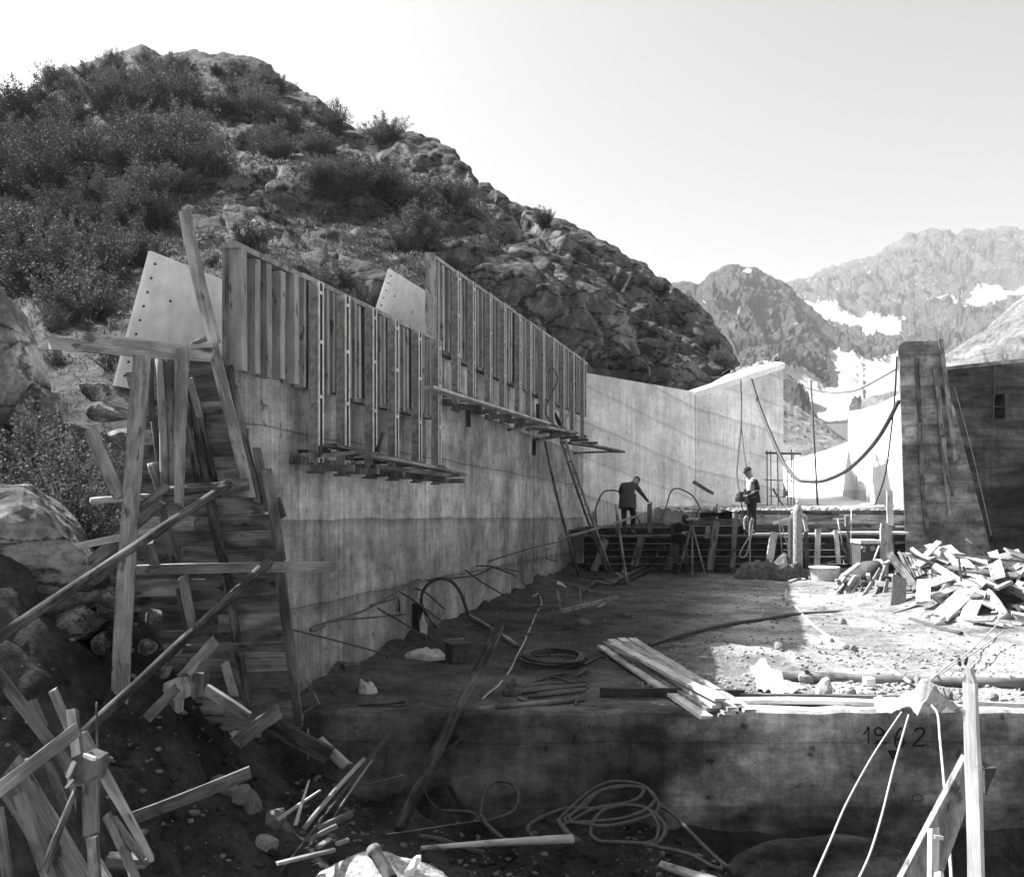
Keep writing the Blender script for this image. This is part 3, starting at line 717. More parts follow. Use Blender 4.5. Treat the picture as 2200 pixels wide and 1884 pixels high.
# painted date and triangle, hand-painted strokes a few millimetres proud
def stroke(name, pts, w, parent, t='W1'):
    path = spline([(a, b, 0) for a, b in pts], 6)[:, :2]; tg = np.gradient(path, axis=0); tg /= np.linalg.norm(tg, axis=1, keepdims=True) + 1e-9
    nr = np.stack([-tg[:, 1], tg[:, 0]], -1); v = []; f = []
    R = random.Random(len(pts) * 7 + int(pts[0][0]))
    for i, (c, m) in enumerate(zip(path, nr)):
        ww = w * R.uniform(.85, 1.1)
        for s in (-1, 1):
            q = c + m * s * ww / 2; a, b = px(t, *q)
            yf = 8.916
            v.append(tuple(P(a, b, yf)))
    for i in range(len(path) - 1): f.append((2 * i, 2 * i + 1, 2 * i + 3, 2 * i + 2))
    o = link(name, mesh(name, v, f), PAINT, parent); return o
stroke('painted_digit', [(1178, 590), (1195, 570), (1208, 548), (1208, 590), (1206, 638)], 9, front)
stroke('painted_digit', [(1290, 572), (1276, 556), (1256, 552), (1243, 566), (1246, 586), (1266, 594), (1286, 584), (1292, 568), (1290, 600), (1272, 622), (1248, 630)], 11, front)
stroke('painted_mark', [(1236, 636), (1275, 638), (1322, 628)], 8, front)
stroke('painted_digit', [(1394, 552), (1376, 566), (1360, 596), (1354, 630), (1364, 656), (1386, 658), (1404, 642), (1402, 618), (1384, 608), (1362, 622)], 12, front)
stroke('painted_digit', [(1464, 572), (1478, 556), (1502, 554), (1516, 570), (1508, 592), (1480, 622), (1456, 648), (1478, 652), (1510, 650), (1524, 646)], 13, front)
stroke('painted_mark', [(1530, 640), (1536, 650), (1540, 662)], 6, front)
tri = [px('W1', *q) for q in ((1312, 676), (1368, 676), (1343, 738))]
yt = lambda a: 8.916
link('painted_triangle', mesh('painted_triangle', [tuple(P(a, b, yt(a))) for a, b in tri], [(0, 2, 1)]), PAINT, front)
stroke('painted_ring', [(1450, 945), (1455, 928), (1480, 922), (1505, 932), (1508, 948), (1488, 958), (1462, 956), (1450, 945)], 5, front)

# ------------------------------------------------------------------ timber kerb on the wall top
for k, (a, b, hh, m, lab) in enumerate([((1290, 1500), (1600, 1500), 0.1, W_DARK, 'dark kerb board lying along the wall top under the stacked planks'),
                                   ((1590, 1495), (1940, 1493), 0.07, W_OLD, 'dark kerb board on edge behind the pale plank on the wall top'),
                                   ((1585, 1511), (1880, 1517), 0.045, W_NEW, 'pale plank lying along the top of the dated wall'),
                                   ((2100, 1487), (2230, 1484), 0.05, W_NEW, 'pale batten on the gravel beside the white stake')]):
    p0 = P(a[0], a[1], 9.5 - 0.12 * k); p1 = P(b[0], b[1], 9.4 - 0.12 * k)
    p0.z = FZ + 0.02 + hh / 2; p1.z = FZ + 0.02 + hh / 2
    beam('kerb_board', p0, p1, hh, 0.05 if k != 2 else 0.14, m, label=lab, cat='board')

# ------------------------------------------------------------------ pale spillway chute beyond the deck
def face_wall(name, pts, th, mat, zb=-3.0):
    v = []; f = []
    for (x, y, z) in pts:
        v += [(x, y, zb), (x, y, z), (x + th, y + th * .3, z), (x + th, y + th * .3, zb)]
    m = len(pts)
    for i in range(m - 1):
        for k in range(4):
            a = i * 4 + k; b = i * 4 + (k + 1) % 4; f.append((a, b, b + 4, a + 4))
    f.append((3, 2, 1, 0)); f.append(tuple((m - 1) * 4 + k for k in range(4)))
    return link(name, mesh(name, v, f, True), mat)
def on(pxx, py, Y): q = P(pxx, py, Y); return (q.x, q.y, q.z)
pts = [on(a, b, Y) for a, b, Y in ((2000, 780, 27.0), (1945, 838, 30), (1925, 850, 32), (1890, 868, 35), (1850, 880, 39), (1822, 884, 42.5))]
o = face_wall('chute_wall', pts, 1.2, C_PALE); setp(o, 'tall bright curved concrete chute wall behind the dark pier', 'wall')
pts = [on(a, b, Y) for a, b, Y in ((1835, 940, 40), (1818, 951, 43), (1780, 965, 50), (1730, 980, 60), (1690, 992, 70), (1650, 1004, 82))]
o = face_wall('chute_wall', pts, 1.2, C_PALE); setp(o, 'low bright concrete chute wall beyond the scaffold poles', 'wall')
# chute floor (sloping bright apron)
v = [on(1560, 1110, 36), on(2010, 1110, 27), on(1900, 1060, 44), on(1640, 1030, 90), on(1600, 1040, 88)]
setp(link('chute_floor', mesh('chute_floor', v, [(0, 1, 2, 3, 4)]), C_PALE), 'bright concrete floor of the chute', 'floor', kind='structure')

# ------------------------------------------------------------------ dark pier
YP = 23.9
def pier():
    root = empty('concrete_pier', (11.0, YP, FZ), 'dark stained concrete pier with battered side and boards fixed to its face', 'pier')
    zt = P(0, 762, YP).z; zb = FZ - 0.4
    X = lambda p: (p - CX) / F * YP
    xl_b, xl_t, xr_t, xr_b = X(1948), X(1932), X(2010), X(2150)
    th = 3.2; v = []; f = []; n = 14
    for i in range(n + 1):
        t = i / n; z = zb + (zt - zb) * t; a = xl_b + (xl_t - xl_b) * t; b = xr_b + (xr_t + 0.12 - xr_b) * t
        for q in ((a, YP), (b, YP), (b + 0.41 * th, YP + th), (a + 0.41 * th, YP + th)): v.append((q[0], q[1], z))
    for i in range(n):
        for k in range(4):
            a = i * 4 + k; b = i * 4 + (k + 1) % 4; f.append((a, b, b + 4, a + 4))
    f.append((3, 2, 1, 0)); f.append(tuple(n * 4 + k for k in range(4)))
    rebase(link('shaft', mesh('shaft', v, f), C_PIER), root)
    z1 = P(0, 734, YP).z; a, b = xl_t - 0.03, xr_t + 0.16; c = 0.13
    s_ = .41 * th
    v = [(a, YP - .03, zt), (b, YP - .03, zt), (b + s_, YP + th, zt), (a + s_, YP + th, zt), (a, YP - .03, z1 - c), (b, YP - .03, z1 - c), (b + s_, YP + th, z1 - c), (a + s_, YP + th, z1 - c),
         (a + c, YP - .03, z1), (b - c * .6, YP - .03, z1 + .02), (b - c * .6 + s_, YP + th, z1), (a + c + s_, YP + th, z1)]
    f = [(0, 1, 5, 4), (1, 2, 6, 5), (2, 3, 7, 6), (3, 0, 4, 7), (4, 5, 9, 8), (5, 6, 10, 9), (6, 7, 11, 10), (7, 4, 8, 11), (8, 9, 10, 11), (3, 2, 1, 0)]
    rebase(link('cap', mesh('cap', v, f), C_PIER), root)
    for (x0, y0, x1, y1, w, m) in ((1445, 812, 1465, 1160, .10, W_OLD), (1460, 1160, 1475, 1500, .09, W_OLD), (1470, 1500, 1505, 1774, .09, W_OLD), (1545, 870, 1580, 1230, .12, W_MID), (1585, 1240, 1625, 1660, .13, W_MID), (1570, 1290, 1640, 1560, .08, W_OLD)):
        p0 = Q('Z3', x0, y0, YP - 0.04); p1 = Q('Z3', x1, y1, YP - 0.045)
        beam('guide_board', p0, p1, w, 0.05, m, parent=root)
    beam('guide_board', Q('Z3', 1572, 706, YP - 0.1), Q('Z3', 1655, 1365, YP - 0.14), 0.11, 0.05, W_MID, parent=root)
    tube('edge_strip', [Q('Z3', 1645, 960, YP - .02), Q('Z3', 1740, 1300, YP - .02), Q('Z3', 1850, 1774, YP - .02)], 0.01, STEEL, parent=root)
    return root
pier()
# ------------------------------------------------------------------ dark wall right of the pier
YR = 26.0
XR = lambda p: (p - CX) / F * YR
zt0, zt1 = P(0, 795, YR).z, P(0, 778, YR).z
wx0, wx1 = XR(2134), XR(2160); wz0, wz1 = P(0, 900, YR).z, P(0, 846, YR).z
root = empty('side_wall', (14, YR, FZ), 'dark banded concrete wall with a small square opening', 'wall')
def slab(x0, x1, z0, z1, z1b=None):
    z1b = z1 if z1b is None else z1b
    v = [(x0, YR, z0), (x1, YR, z0), (x1, YR, z1b), (x0, YR, z1), (x0, YR + 1, z0), (x1, YR + 1, z0), (x1, YR + 1, z1b), (x0, YR + 1, z1)]
    return v, [(0, 1, 2, 3), (1, 5, 6, 2), (5, 4, 7, 6), (4, 0, 3, 7), (3, 2, 6, 7), (4, 5, 1, 0)]
xl, xr = XR(2035), XR(2420); zm = lambda x: zt0 + (zt1 - zt0) * (x - xl) / (XR(2200) - xl)
d = [slab(xl, wx0, -3, zm(xl), zm(wx0)), slab(wx1, xr, -3, zm(wx1), zm(xr)), slab(wx0, wx1, -3, wz0), slab(wx0, wx1, wz1, zm(wx0), zm(wx1))]
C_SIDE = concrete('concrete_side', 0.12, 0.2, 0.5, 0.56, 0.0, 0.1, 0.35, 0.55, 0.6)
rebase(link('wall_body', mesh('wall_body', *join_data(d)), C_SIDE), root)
box('opening_frame', wx0 - .03, wx0 + .02, YR - .03, YR + .1, wz0, wz1, IRON, root); box('opening_frame', wx1 - .02, wx1 + .03, YR - .03, YR + .1, wz0, wz1, IRON, root)
box('opening_bar', wx0, wx1, YR + .05, YR + .08, (wz0 + wz1) / 2 - .015, (wz0 + wz1) / 2 + .015, IRON, root)
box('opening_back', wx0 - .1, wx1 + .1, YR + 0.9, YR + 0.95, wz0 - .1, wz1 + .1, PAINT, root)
tube('drain_pipe', [(wx0, YR - .05, zm(wx0)), (wx0, YR - .05, wz1 - .1)], 0.025, IRON, parent=root, straight=True)
o = box('coping', xl - .1, xr, YR - .06, YR + 1.05, 0, 0.1, C_PIER, root, fn=lambda a, b, c: (a, b, zm(a) + c - .005))

# ================================================================== back deck behind the timber bulkhead
n = 40; xs = np.linspace(4.6, 11.2, n); ysd = np.linspace(24.45, 36, 30)
gx, gy = np.meshgrid(xs, ysd, indexing='ij'); q = np.stack([gx, gy, 0 * gx], -1)
gz = -0.6 + 0.05 * fbm(q * 1.5, 3, 70) + 0.05 * fbm(q * 5, 2, 71)
setp(link('upper_deck', grid_mesh('upper_deck', np.stack([gx, gy, gz], -1)), ground_mat('deck_soil', 0.42, 0.5, 1.3, 1.5)), 'pale rubble-strewn deck behind the timber bulkhead', 'deck', kind='structure')
xs = np.linspace(0.6, 4.7, 20); gx, gy = np.meshgrid(xs, ysd, indexing='ij'); q = np.stack([gx, gy, 0 * gx], -1)
setp(link('lower_deck', grid_mesh('lower_deck', np.stack([gx, gy, -1.08 + 0.04 * fbm(q * 2, 3, 72)], -1)), SOIL), 'earth fill behind the low end of the timber bulkhead', 'deck', kind='structure')
# ================================================================== climbing shutters on the left wall
ORD = ['first', 'second', 'third', 'fourth', 'fifth', 'sixth', 'seventh', 'eighth', 'ninth', 'tenth', 'eleventh', 'twelfth', 'thirteenth']
def shutter(Y0, Y1, Ys, zt0, zt1, zs, zf, label, group, nb=3, soldier=True, seed=0, bracket=True):
    "one bay: sheet, upright battens, top rail and a slotted double-channel soldier at Ys"
    R = random.Random(seed)
    root = empty('formwork_shutter', WP((Y0 + Y1) / 2, 0.05, zf if soldier else zs), label, 'formwork', group)
    ztm = (zt0 + zt1) / 2
    wbox('sheet', Y0 + .004, Y1 - .004, 0.008, 0.035, zs, ztm - .01, W_OLD, root)
    w = (Y1 - Y0)
    for i in range(nb):
        Yb = Y0 + w * (i + 0.5) / nb; bw = min(0.09, w / nb * .42)
        if soldier and abs(Yb - Ys) < 0.1: continue
        tl = R.uniform(-.02, .02)
        v, f = box_data(-bw / 2, bw / 2, 0.036, 0.036 + R.uniform(.1, .13), zs - R.uniform(0, .05), ztm - R.uniform(.0, .03))
        lo = min(q[2] for q in v); v = [tuple(WP(Yb + a + (tl if c > lo + .1 else 0), b, c)) for a, b, c in v]
        rebase(link('batten', mesh('batten', v, f), W_FORM), root)
    wbox('top_rail', Y0 + .01, Y1 - .01, 0.0, 0.15, ztm - .005, ztm + .045, W_FORM, root)
    if R.random() < 0.75 and soldier:
        wbox('lower_rail', Y0 + .02, Y1 - .02, 0.037, 0.15, zs - .06, zs - .002, W_OLD, root)
    if soldier:
        d = []
        for s in (-1, 1):
            d += [box_data(Ys + s * .05 - .02, Ys + s * .05 + .02, 0.15, 0.162, zf, ztm - .02, lambda a, b, c: tuple(WP(a, b, c))),
                 box_data(Ys + s * .035 - .005, Ys + s * .035 + .005, 0.162, 0.245, zf, ztm - .02, lambda a, b, c: tuple(WP(a, b, c))),
                 box_data(Ys + s * .045 - .015, Ys + s * .045 + .015, 0.245, 0.257, zf, ztm - .02, lambda a, b, c: tuple(WP(a, b, c)))]
        oc = rebase(link('soldier', mesh('soldier', *join_data(d)), STEEL), root); oc.data.materials.append(STEEL_L)
        for pl in oc.data.polygons:
            if pl.index % 18 >= 12: pl.material_index = 1
        wbox('slot_shade', Ys - .03, Ys + .03, 0.151, 0.2525, zf + .01, ztm - .03, PAINT, oc)  # black block standing in for the deep shade of the open slot
        H = ztm - zf
        for t in (0.03, 0.36, 0.66, 0.93):
            zz = zf + H * t
            wbox('spacer_plate', Ys - .035, Ys + .035, 0.2575, 0.262, zz - .015, zz + .02, STEEL_L, oc)
        tube('tie_bolt', [WP(Ys, -.02, zf + .12), WP(Ys, .36, zf + .12)], 0.018, IRON, parent=oc, straight=True)
        wbox('tie_plate', Ys - .09, Ys + .09, 0.268, 0.29, zf + .06, zf + .17, IRON, oc)
        if bracket:
            wbox('foot_block', Ys - .2, Ys + .05, 0.002, 0.149, zf - .02, zf + .06, W_OLD, root)
            wbox('bracket_arm', Ys - .03, Ys + .03, 0.15, 0.62, zf - .09, zf - .025, W_OLD, root)
            tube('clamp_bolt', [WP(Ys - .16, .18, zf - .1), WP(Ys + .22, .18, zf - .1)], 0.014, IRON, parent=root, straight=True)
    return root
ys1 = [8.23, 9.46, 9.97, 10.66, 11.4, 12.18, 13.0, 13.52]
so1 = [9.66, 10.3, 11.06, 11.76, 12.6, 13.4]
shutter(8.23, 9.44, 0, 2.13, 2.14, 1.09, 1.09, 'wide ribbed timber shutter without steel uprights at the wall corner', None, 5, False, 1)
for i in range(6):
    shutter(ys1[i + 1], ys1[i + 2], so1[i], 2.14, 2.15, 1.06, 0.27 - .02 * i, 'lower-row ribbed shutter with slotted steel upright, %s along from the wide corner shutter' % ORD[i], 'shutters of the lower row', 5, True, 10 + i)
so2 = [14.3, 15.1, 16.1, 17.05, 18.2, 19.1, 20.3, 21.4, 22.6, 23.9, 25.4]
ys2 = [13.56, 14.7, 15.6, 16.6, 17.6, 18.65, 19.7, 20.85, 22.0, 23.25, 24.6, 26.6]
for i in range(11):
    zt = 3.34 + 0.2 * i / 10
    shutter(ys2[i], ys2[i + 1], so2[i], zt, zt, 2.06, 1.3, 'higher-row ribbed shutter with slotted steel upright, %s along from the pale sloping panel' % ORD[i], 'shutters of the higher row', 5, True, 30 + i)
# side board closing the near end of each row
beam('end_board', WP(13.53, .06, 2.1), WP(13.53, .06, 3.42), 0.16, 0.04, W_MID, face=WD, label='upright end board closing the higher row of shutters', cat='board')
# pale back shutters seen above the rows
def back_sheet(Y0, Y1, top, bot, ot, ob, label):
    root = empty('back_shutter', WP(Y0, ob, bot), label, 'panel')
    v = [WP(Y0, ob, bot), WP(Y1, ob, bot), WP(Y1, ot, top), WP(Y0, ot, top)]; w = [a - WN * .03 for a in v]
    rebase(link('sheet', mesh('sheet', v + w, [(0, 1, 2, 3), (7, 6, 5, 4), (0, 4, 5, 1), (1, 5, 6, 2), (2, 6, 7, 3), (3, 7, 4, 0)]), PLY), root)
    a, b = v[0], v[3]
    for k in range(9):
        t = 0.08 + 0.84 * k / 8; c = a.lerp(b, t) + WD * 0.09
        tube('bolt', [c, c + WN * .014], 0.012, IRON, parent=root, straight=True, sides=6)
    for (yy_, t) in ((0.45, .7), (0.95, .35), (1.3, .62), (0.75, .12)):
        c = (a.lerp(b, t)) + WD * yy_; tube('bolt', [c, c + WN * .012], 0.014, IRON, parent=root, straight=True, sides=6)
    return root
back_sheet(8.28, 11.2, 2.16, 0.95, -0.74, -1.12, 'large pale plywood back shutter leaning inwards at the wall corner')
back_sheet(13.5, 16.4, 3.22, 2.2, -0.55, -0.9, 'smaller pale sloping panel at the start of the higher row')

# walkway planks and brackets below the shutters
def wpl(a, b, Ya, Yb, w, t, m, label, face=(0, 0, 1)):
    return beam('walkway_plank', P(a[0], a[1], Ya), P(b[0], b[1], Yb), w, t, m, face=face, label=label, cat='plank')
def offY(pxx, off):
    "depth of the plane parallel to the wall, off metres in front of it"
    s = off / WN.x; return F * (X0 + s * 1.0) / (pxx - CX - F * K)
wpl(px('Z5', 600, 945), px('Z5', 965, 1025), offY(710, .38), offY(886, .38), .16, .035, W_OLD, 'grey walkway plank on the first brackets of the lower row')
wpl(px('Z5', 545, 992), px('Z5', 740, 972), offY(683, .3), offY(777, .5), .1, .04, W_OLD, 'short crosswise plank under the lower walkway')
wpl(px('Z5', 750, 990), px('Z5', 1185, 1078), offY(782, .45), offY(960, .62), .16, .035, W_MID, 'long walkway plank poking out past the lower row of shutters')
wpl(px('Z5', 790, 1040), px('Z5', 1130, 1080), offY(800, .35), offY(940, .7), .1, .05, W_OLD, 'dark bearer beneath the lower walkway')
wpl(px('Z5', 985, 1092), px('Z5', 1180, 1076), offY(895, .3), offY(960, .8), .07, .05, W_OLD, 'thin strut under the tip of the lower walkway')
wpl(px('W7', 60, 958), px('W7', 900, 1216), offY(918, .4), offY(1174, .4), .2, .04, W_NEW, 'long pale walkway plank hung below the higher row of shutters')
wpl(px('W7', 870, 1240), px('W7', 1080, 1275), offY(1165, .5), offY(1225, .4), .25, .05, W_MID, 'short plank where the ladder meets the higher walkway')
wpl(px('W7', 1040, 1350), px('W7', 1430, 1416), offY(1216, .4), offY(1300, .9), .22, .05, W_OLD, 'dark walkway plank jutting past the far end of the higher row')
wpl(px('W7', 1100, 1425), px('W7', 1400, 1415), offY(1240, .3), offY(1295, .85), .08, .05, W_OLD, 'thin strut under the jutting end of the higher walkway')
wpl(px('W7', 830, 1330), px('W7', 1020, 1300), offY(1152, .3), offY(1208, .7), .18, .05, W_OLD, 'dark crosswise plank under the higher walkway near the ladder top')
wpl(px('W7', 640, 1260), px('W7', 860, 1230), offY(1098, .3), offY(1160, .6), .1, .05, W_OLD, 'dark bearer under the higher walkway beside the tie bolts')
for k, (a, b) in enumerate((((345, 1095), (350, 1240)), ((840, 1080), (842, 1180)), ((815, 1330), (812, 1440)), ((955, 1140), (1000, 1230)))):
    pa = px('W7', *a); Y = offY(pa[0], .2); pb = px('W7', *b)
    beam('hanging_board', P(pa[0], pa[1], Y), P(pb[0], pb[1], Y), .08, .03, W_DARK, label='dark board end hanging against the wall under the higher walkway', cat='board', group='board ends under the higher walkway')
for k, (a, b) in enumerate((((1150, 1480), (1195, 1345)),)):
    pa = px('W6', *a); pb = px('W6', *b); tube('spanner_bar', [P(*pa, offY(pa[0], .35)), P(*pb, offY(pb[0], .4))], .025, IRON, straight=True, label='dark iron bar standing on the lower walkway', cat='bar')
tube('cable', [P(1178, 800, offY(1178, .3)), P(1187, 790, offY(1187, .3)), P(1198, 815, offY(1198, .3)), P(1183, 850, offY(1183, .3)), P(1172, 880, offY(1172, .3)), P(1180, 905, offY(1180, .3))], .018, RUBBER_D, label='thin cable looped over the far shutters of the higher row', cat='cable')
# ------------------------------------------------------------------ ladder and its pole
def ladder():
    a0, a1 = px('W7', 1005, 1340), px('W2', 185, 1235); b0, b1 = px('W7', 1045, 1340), px('W2', 225, 1225)
    q0 = P(*a1, 23.3); q0.z = FZ; q1 = P(*b1, 23.3); q1.z = FZ
    t0 = P(*a0, offY(a0[0], .75)); t1 = P(*b0, offY(b0[0], .75)); t1 = t0 + (q1 - q0)
    root = empty('ladder', q0, 'long wooden ladder leaning up to the higher walkway', 'ladder')
    pole('rail', q0, t0, .035, .03, W_MID, parent=root); pole('rail', q1, t1, .035, .03, W_MID, parent=root)
    for k in range(13):
        t = (k + .7) / 13.5; pole('rung', q0.lerp(t0, t), q1.lerp(t1, t), .018, .018, W_MID, 6, 2, parent=root)
ladder()
a = px('W7', 890, 1345); b = px('V3', 900, 250)
pole('prop_pole', P(b[0], b[1], 22.0), P(a[0], a[1], offY(a[0], .6)), .03, .025, W_OLD, label='thin dark prop leaning on the wall left of the ladder', cat='pole')

# ================================================================== boarded end of the wall
YE = 8.31
Rb = random.Random(11)
root = empty('end_boarding', P(470, 1500, YE), 'rough horizontal boarding that closes the near end of the concrete wall', 'boarding')
def right_px(y): return float(np.interp(y, [770, 1000, 1200, 1400, 1560], [492, 552, 600, 626, 640]))
y = 768.0; k = 0
while y < 1560:
    h = Rb.uniform(26, 38); rp = right_px(y) + Rb.choice([0, 0, 2, -4, 0, 30 if 1050 < y < 1300 else 0, 12])
    lp = 285 + Rb.uniform(-12, 8)
    cut = Rb.uniform(.35, .65)
    for (a, b) in ((lp, lp + (rp - lp) * cut - 1), (lp + (rp - lp) * cut + 1, rp)):
        m = Rb.choice([W_OLD, W_OLD, W_OLD, W_MID, W_OLD])
        yo = YE + Rb.uniform(-.006, .012); tl = Rb.uniform(-3, 3)
        beam('board', P(a, y + h / 2 - tl * .3, yo), P(b, y + h / 2 + tl * .3 - 4, yo), (h - .4) / F * YE, .028, m, parent=root, seg=2, bow=.004)
    y += h; k += 1
# ================================================================== timbers around the boarded wall end
def tb(t, a, b, Ya, Yb, w, th, m, label, face=(0, -1, 0), name='plank', cat='plank', w1=None, group=None, rough=.28):
    "sawn timber between two places seen in tile t; w in photo pixels of that tile is turned to metres"
    pa = px(t, *a); pb = px(t, *b); s = TILES[t][2]
    return beam(name, P(*pa, Ya), P(*pb, Yb), w / s / F * (Ya + Yb) / 2, th, m, face, None if w1 is None else w1 / s / F * Yb, label=label, cat=cat, group=group, rough=rough)
def lg(t, a, b, Ya, Yb, w0, w1, m, label, name='log', cat='log', group=None, wob=.14, bow=.01):
    pa = px(t, *a); pb = px(t, *b); s = TILES[t][2]
    return pole(name, P(*pa, Ya), P(*pb, Yb), w0 / 2 / s / F * Ya, w1 / 2 / s / F * Yb, m, wob=wob, bow=bow, label=label, cat=cat, group=group)
tb('Z4', (825, 85), (995, 835), 7.95, 8.05, 66, .045, W_MID, 'tall leaning board rising above the pale back shutter')
tb('Z4', (985, 845), (1195, 1690), 8.02, 8.1, 58, .05, W_MID, 'leaning board running down the edge of the boarded wall end')
lg('Z4', (1070, 960), (1240, 1720), 8.2, 8.2, 54, 60, W_BARK, 'dark bark-covered pole beside the leaning edge board', 'pole', 'pole')
tb('Z4', (70, 826), (975, 900), 7.62, 7.9, 68, .045, W_MID, 'wide horizontal board carried across the tops of the poles')
tb('Z4', (255, 790), (850, 868), 7.58, 7.8, 58, .04, W_MID, 'shorter horizontal board nailed over the wide one')
tb('Z4', (790, 858), (975, 848), 7.85, 8.0, 24, .12, W_NEW, 'small pale board end resting on the horizontal boards')
lg('Z4', (870, 830), (950, 800), 8.2, 8.3, 30, 30, W_OLD, 'short round batten under the pale back shutter', 'pole', 'pole')
# main post, foot in the pit
pa = px('Z4', 588, 898); pb = px('Z6', 500, 1420)
ro = empty('scaffold_post', P(*pb, 7.45), 'tall squared post standing in the pit in front of the wall end', 'post')
beam('post', P(*pb, 7.45), P(*pa, 7.55), .108, .1, W_MID, parent=ro, seg=8)
beam('splice_board', P(pb[0] + 8, pb[1], 7.38), P(px('Z6', 528, 850)[0], px('Z6', 528, 850)[1], 7.42), .1, .03, W_MID, parent=ro)
tb('Z4', (815, 855), (795, 1735), 7.75, 7.7, 68, .05, W_MID, 'upright board hanging from the horizontal boards', 'plank' and (0, -1, 0), w1=44)
for k, (a, b, w0, w1, Yd, m) in enumerate([((636, 900), (640, 1265), 40, 34, 8.0, W_OLD), ((682, 905), (712, 1640), 44, 40, 7.95, W_MID), ((735, 905), (755, 1620), 60, 40, 8.0, W_OLD), ((772, 905), (905, 1630), 34, 40, 8.12, W_BARK),
                                     ((845, 1010), (955, 1620), 46, 40, 8.16, W_BARK), ((880, 1100), (1000, 1615), 50, 34, 8.2, W_BARK), ((655, 1250), (690, 1560), 40, 36, 8.05, W_OLD), ((645, 1500), (690, 1660), 60, 44, 8.0, W_MID)]):
    lg('Z4', a, b, Yd, Yd, w0, w1, m, 'one of the upright poles bundled behind the main post', 'pole', 'pole', 'upright poles behind the main post')
tb('Z4', (850, 1020), (910, 1240), 7.95, 7.95, 34, .03, W_MID, 'short splintered board leaning among the upright poles')
tb('Z4', (292, 1300), (462, 1690), 7.6, 7.5, 64, .06, W_MID, 'short stout plank leaning left of the main post', w1=58)
lg('Z4', (298, 1712), (640, 1690), 7.5, 7.75, 40, 40, W_MID, 'pale horizontal log left of the main post')
lg('Z4', (700, 1660), (1185, 1620), 7.8, 8.0, 60, 64, W_BARK, 'thick horizontal log across the boarded end')
lg('Z6', (-40, 765), (985, 82), 5.4, 7.75, 46, 42, W_BARK, 'long bark-covered log slanting up from the rock to the boarding', bow=.006)
lg('Z6', (345, 1165), (1160, 415), 6.3, 7.9, 44, 42, W_BARK, 'lower slanting log in front of the boarded wall end', bow=.008)
tb('Z6', (590, 450), (1445, 436), 7.9, 7.95, 42, .09, W_MID, 'squared horizontal rail across the boarding', name='rail', cat='rail')
tb('W5', (440, 1268), (1168, 1258), 8.05, 8.1, 56, .07, W_OLD, 'lower horizontal rail across the boarding', name='rail', cat='rail')
tb('Z6', (1150, 20), (1210, 410), 8.15, 8.15, 42, .05, W_OLD, 'weathered board standing on the right edge of the boarding')
tb('Z6', (1200, 400), (1290, 1125), 8.1, 8.0, 46, .06, W_OLD, 'lower edge board with a pointed foot beside the concrete', w1=30)
lg('W5', (620, 250), (735, 760), 8.2, 8.2, 72, 60, W_BARK, 'dark upper stud pole against the boarding', 'pole', 'pole')
lg('W5', (735, 760), (885, 1700), 8.2, 8.15, 64, 56, W_BARK, 'dark lower stud pole against the boarding', 'pole', 'pole')
tb('W5', (275, 280), (380, 690), 8.1, 8.1, 52, .04, W_OLD, 'narrow upper board leaning on the boarding')
tb('W5', (430, 770), (500, 1140), 8.1, 8.1, 62, .04, W_MID, 'wide board leaning on the boarding between the two slanting logs')
tb('W5', (390, 850), (455, 1150), 8.14, 8.14, 22, .03, W_OLD, 'thin batten beside the wide leaning board')
tb('W5', (720, 1370), (790, 1600), 8.0, 7.95, 52, .04, W_MID, 'short board propped at the foot of the boarding')
tb('W5', (790, 1420), (830, 1620), 8.03, 8.0, 40, .04, W_OLD, 'second short board propped at the foot of the boarding')
tb('W5', (585, 1545), (890, 1745), 7.8, 7.75, 66, .06, W_MID, 'plank lying aslant in the rubble below the boarding')
tb('W5', (650, 1215), (420, 1480), 7.75, 7.45, 70, .05, W_MID, 'splintered plank crossing the lower slanting log')
tb('W5', (545, 1440), (540, 1610), 7.9, 7.85, 52, .05, W_OLD, 'stub of board hanging under the splintered plank')
tb('W5', (460, 1470), (170, 1765), 7.4, 7.0, 66, .05, W_OLD, 'dark plank sloping down into the pit below the splintered one')
tb('Z6', (722, 90), (596, 190), 7.7, 7.6, 30, .06, W_OLD, 'short lit-edged plank behind the main post')
tb('Z6', (700, 150), (325, 480), 7.75, 7.7, 46, .06, W_OLD, 'plank slanting down behind the main post')
tb('Z6', (272, 362), (690, 278), 7.65, 7.75, 30, .05, W_MID, 'short pale board wedged behind the main post')
tb('Z6', (640, 330), (670, 440), 7.9, 7.9, 40, .04, W_OLD, 'stub of board behind the long slanting log')
tb('Z4', (1230, 1420), (1300, 1774), 8.22, 8.22, 44, .04, W_OLD, 'split board standing behind the edge of the boarding')
tb('W5', (1075, 225), (1120, 360), 8.26, 8.26, 60, .03, W_OLD, 'short board nailed on the edge of the boarding', group='short boards on the boarding edge')
# splintered knob of wood hung on the plank
pa = px('W5', 300, 1500)
v = [(295, 1510), (345, 1490), (430, 1470), (475, 1540), (470, 1600), (400, 1640), (395, 1720), (370, 1700), (320, 1620), (290, 1560)]
def slab_shape(name, t, outline, Y, th, m, label, cat, tilt=0.0, bulge=0.0):
    R = random.Random(len(outline)); n = len(outline)
    fr = [P(*px(t, *q), Y + tilt * (i / n - .5) + R.uniform(-.01, .01)) for i, q in enumerate(outline)]; bk = [a + Vector((0, th, 0)) for a in fr]
    c = sum(fr, Vector()) / n + Vector((0, -bulge, 0)); vv = fr + bk + [c]
    f = [(i, (i + 1) % n, 2 * n) for i in range(n)] + [tuple(range(2 * n - 1, n - 1, -1))] + [(i, i + n, (i + 1) % n + n, (i + 1) % n) for i in range(n)]
    return setp(link(name, mesh(name, vv, f), m), label, cat)
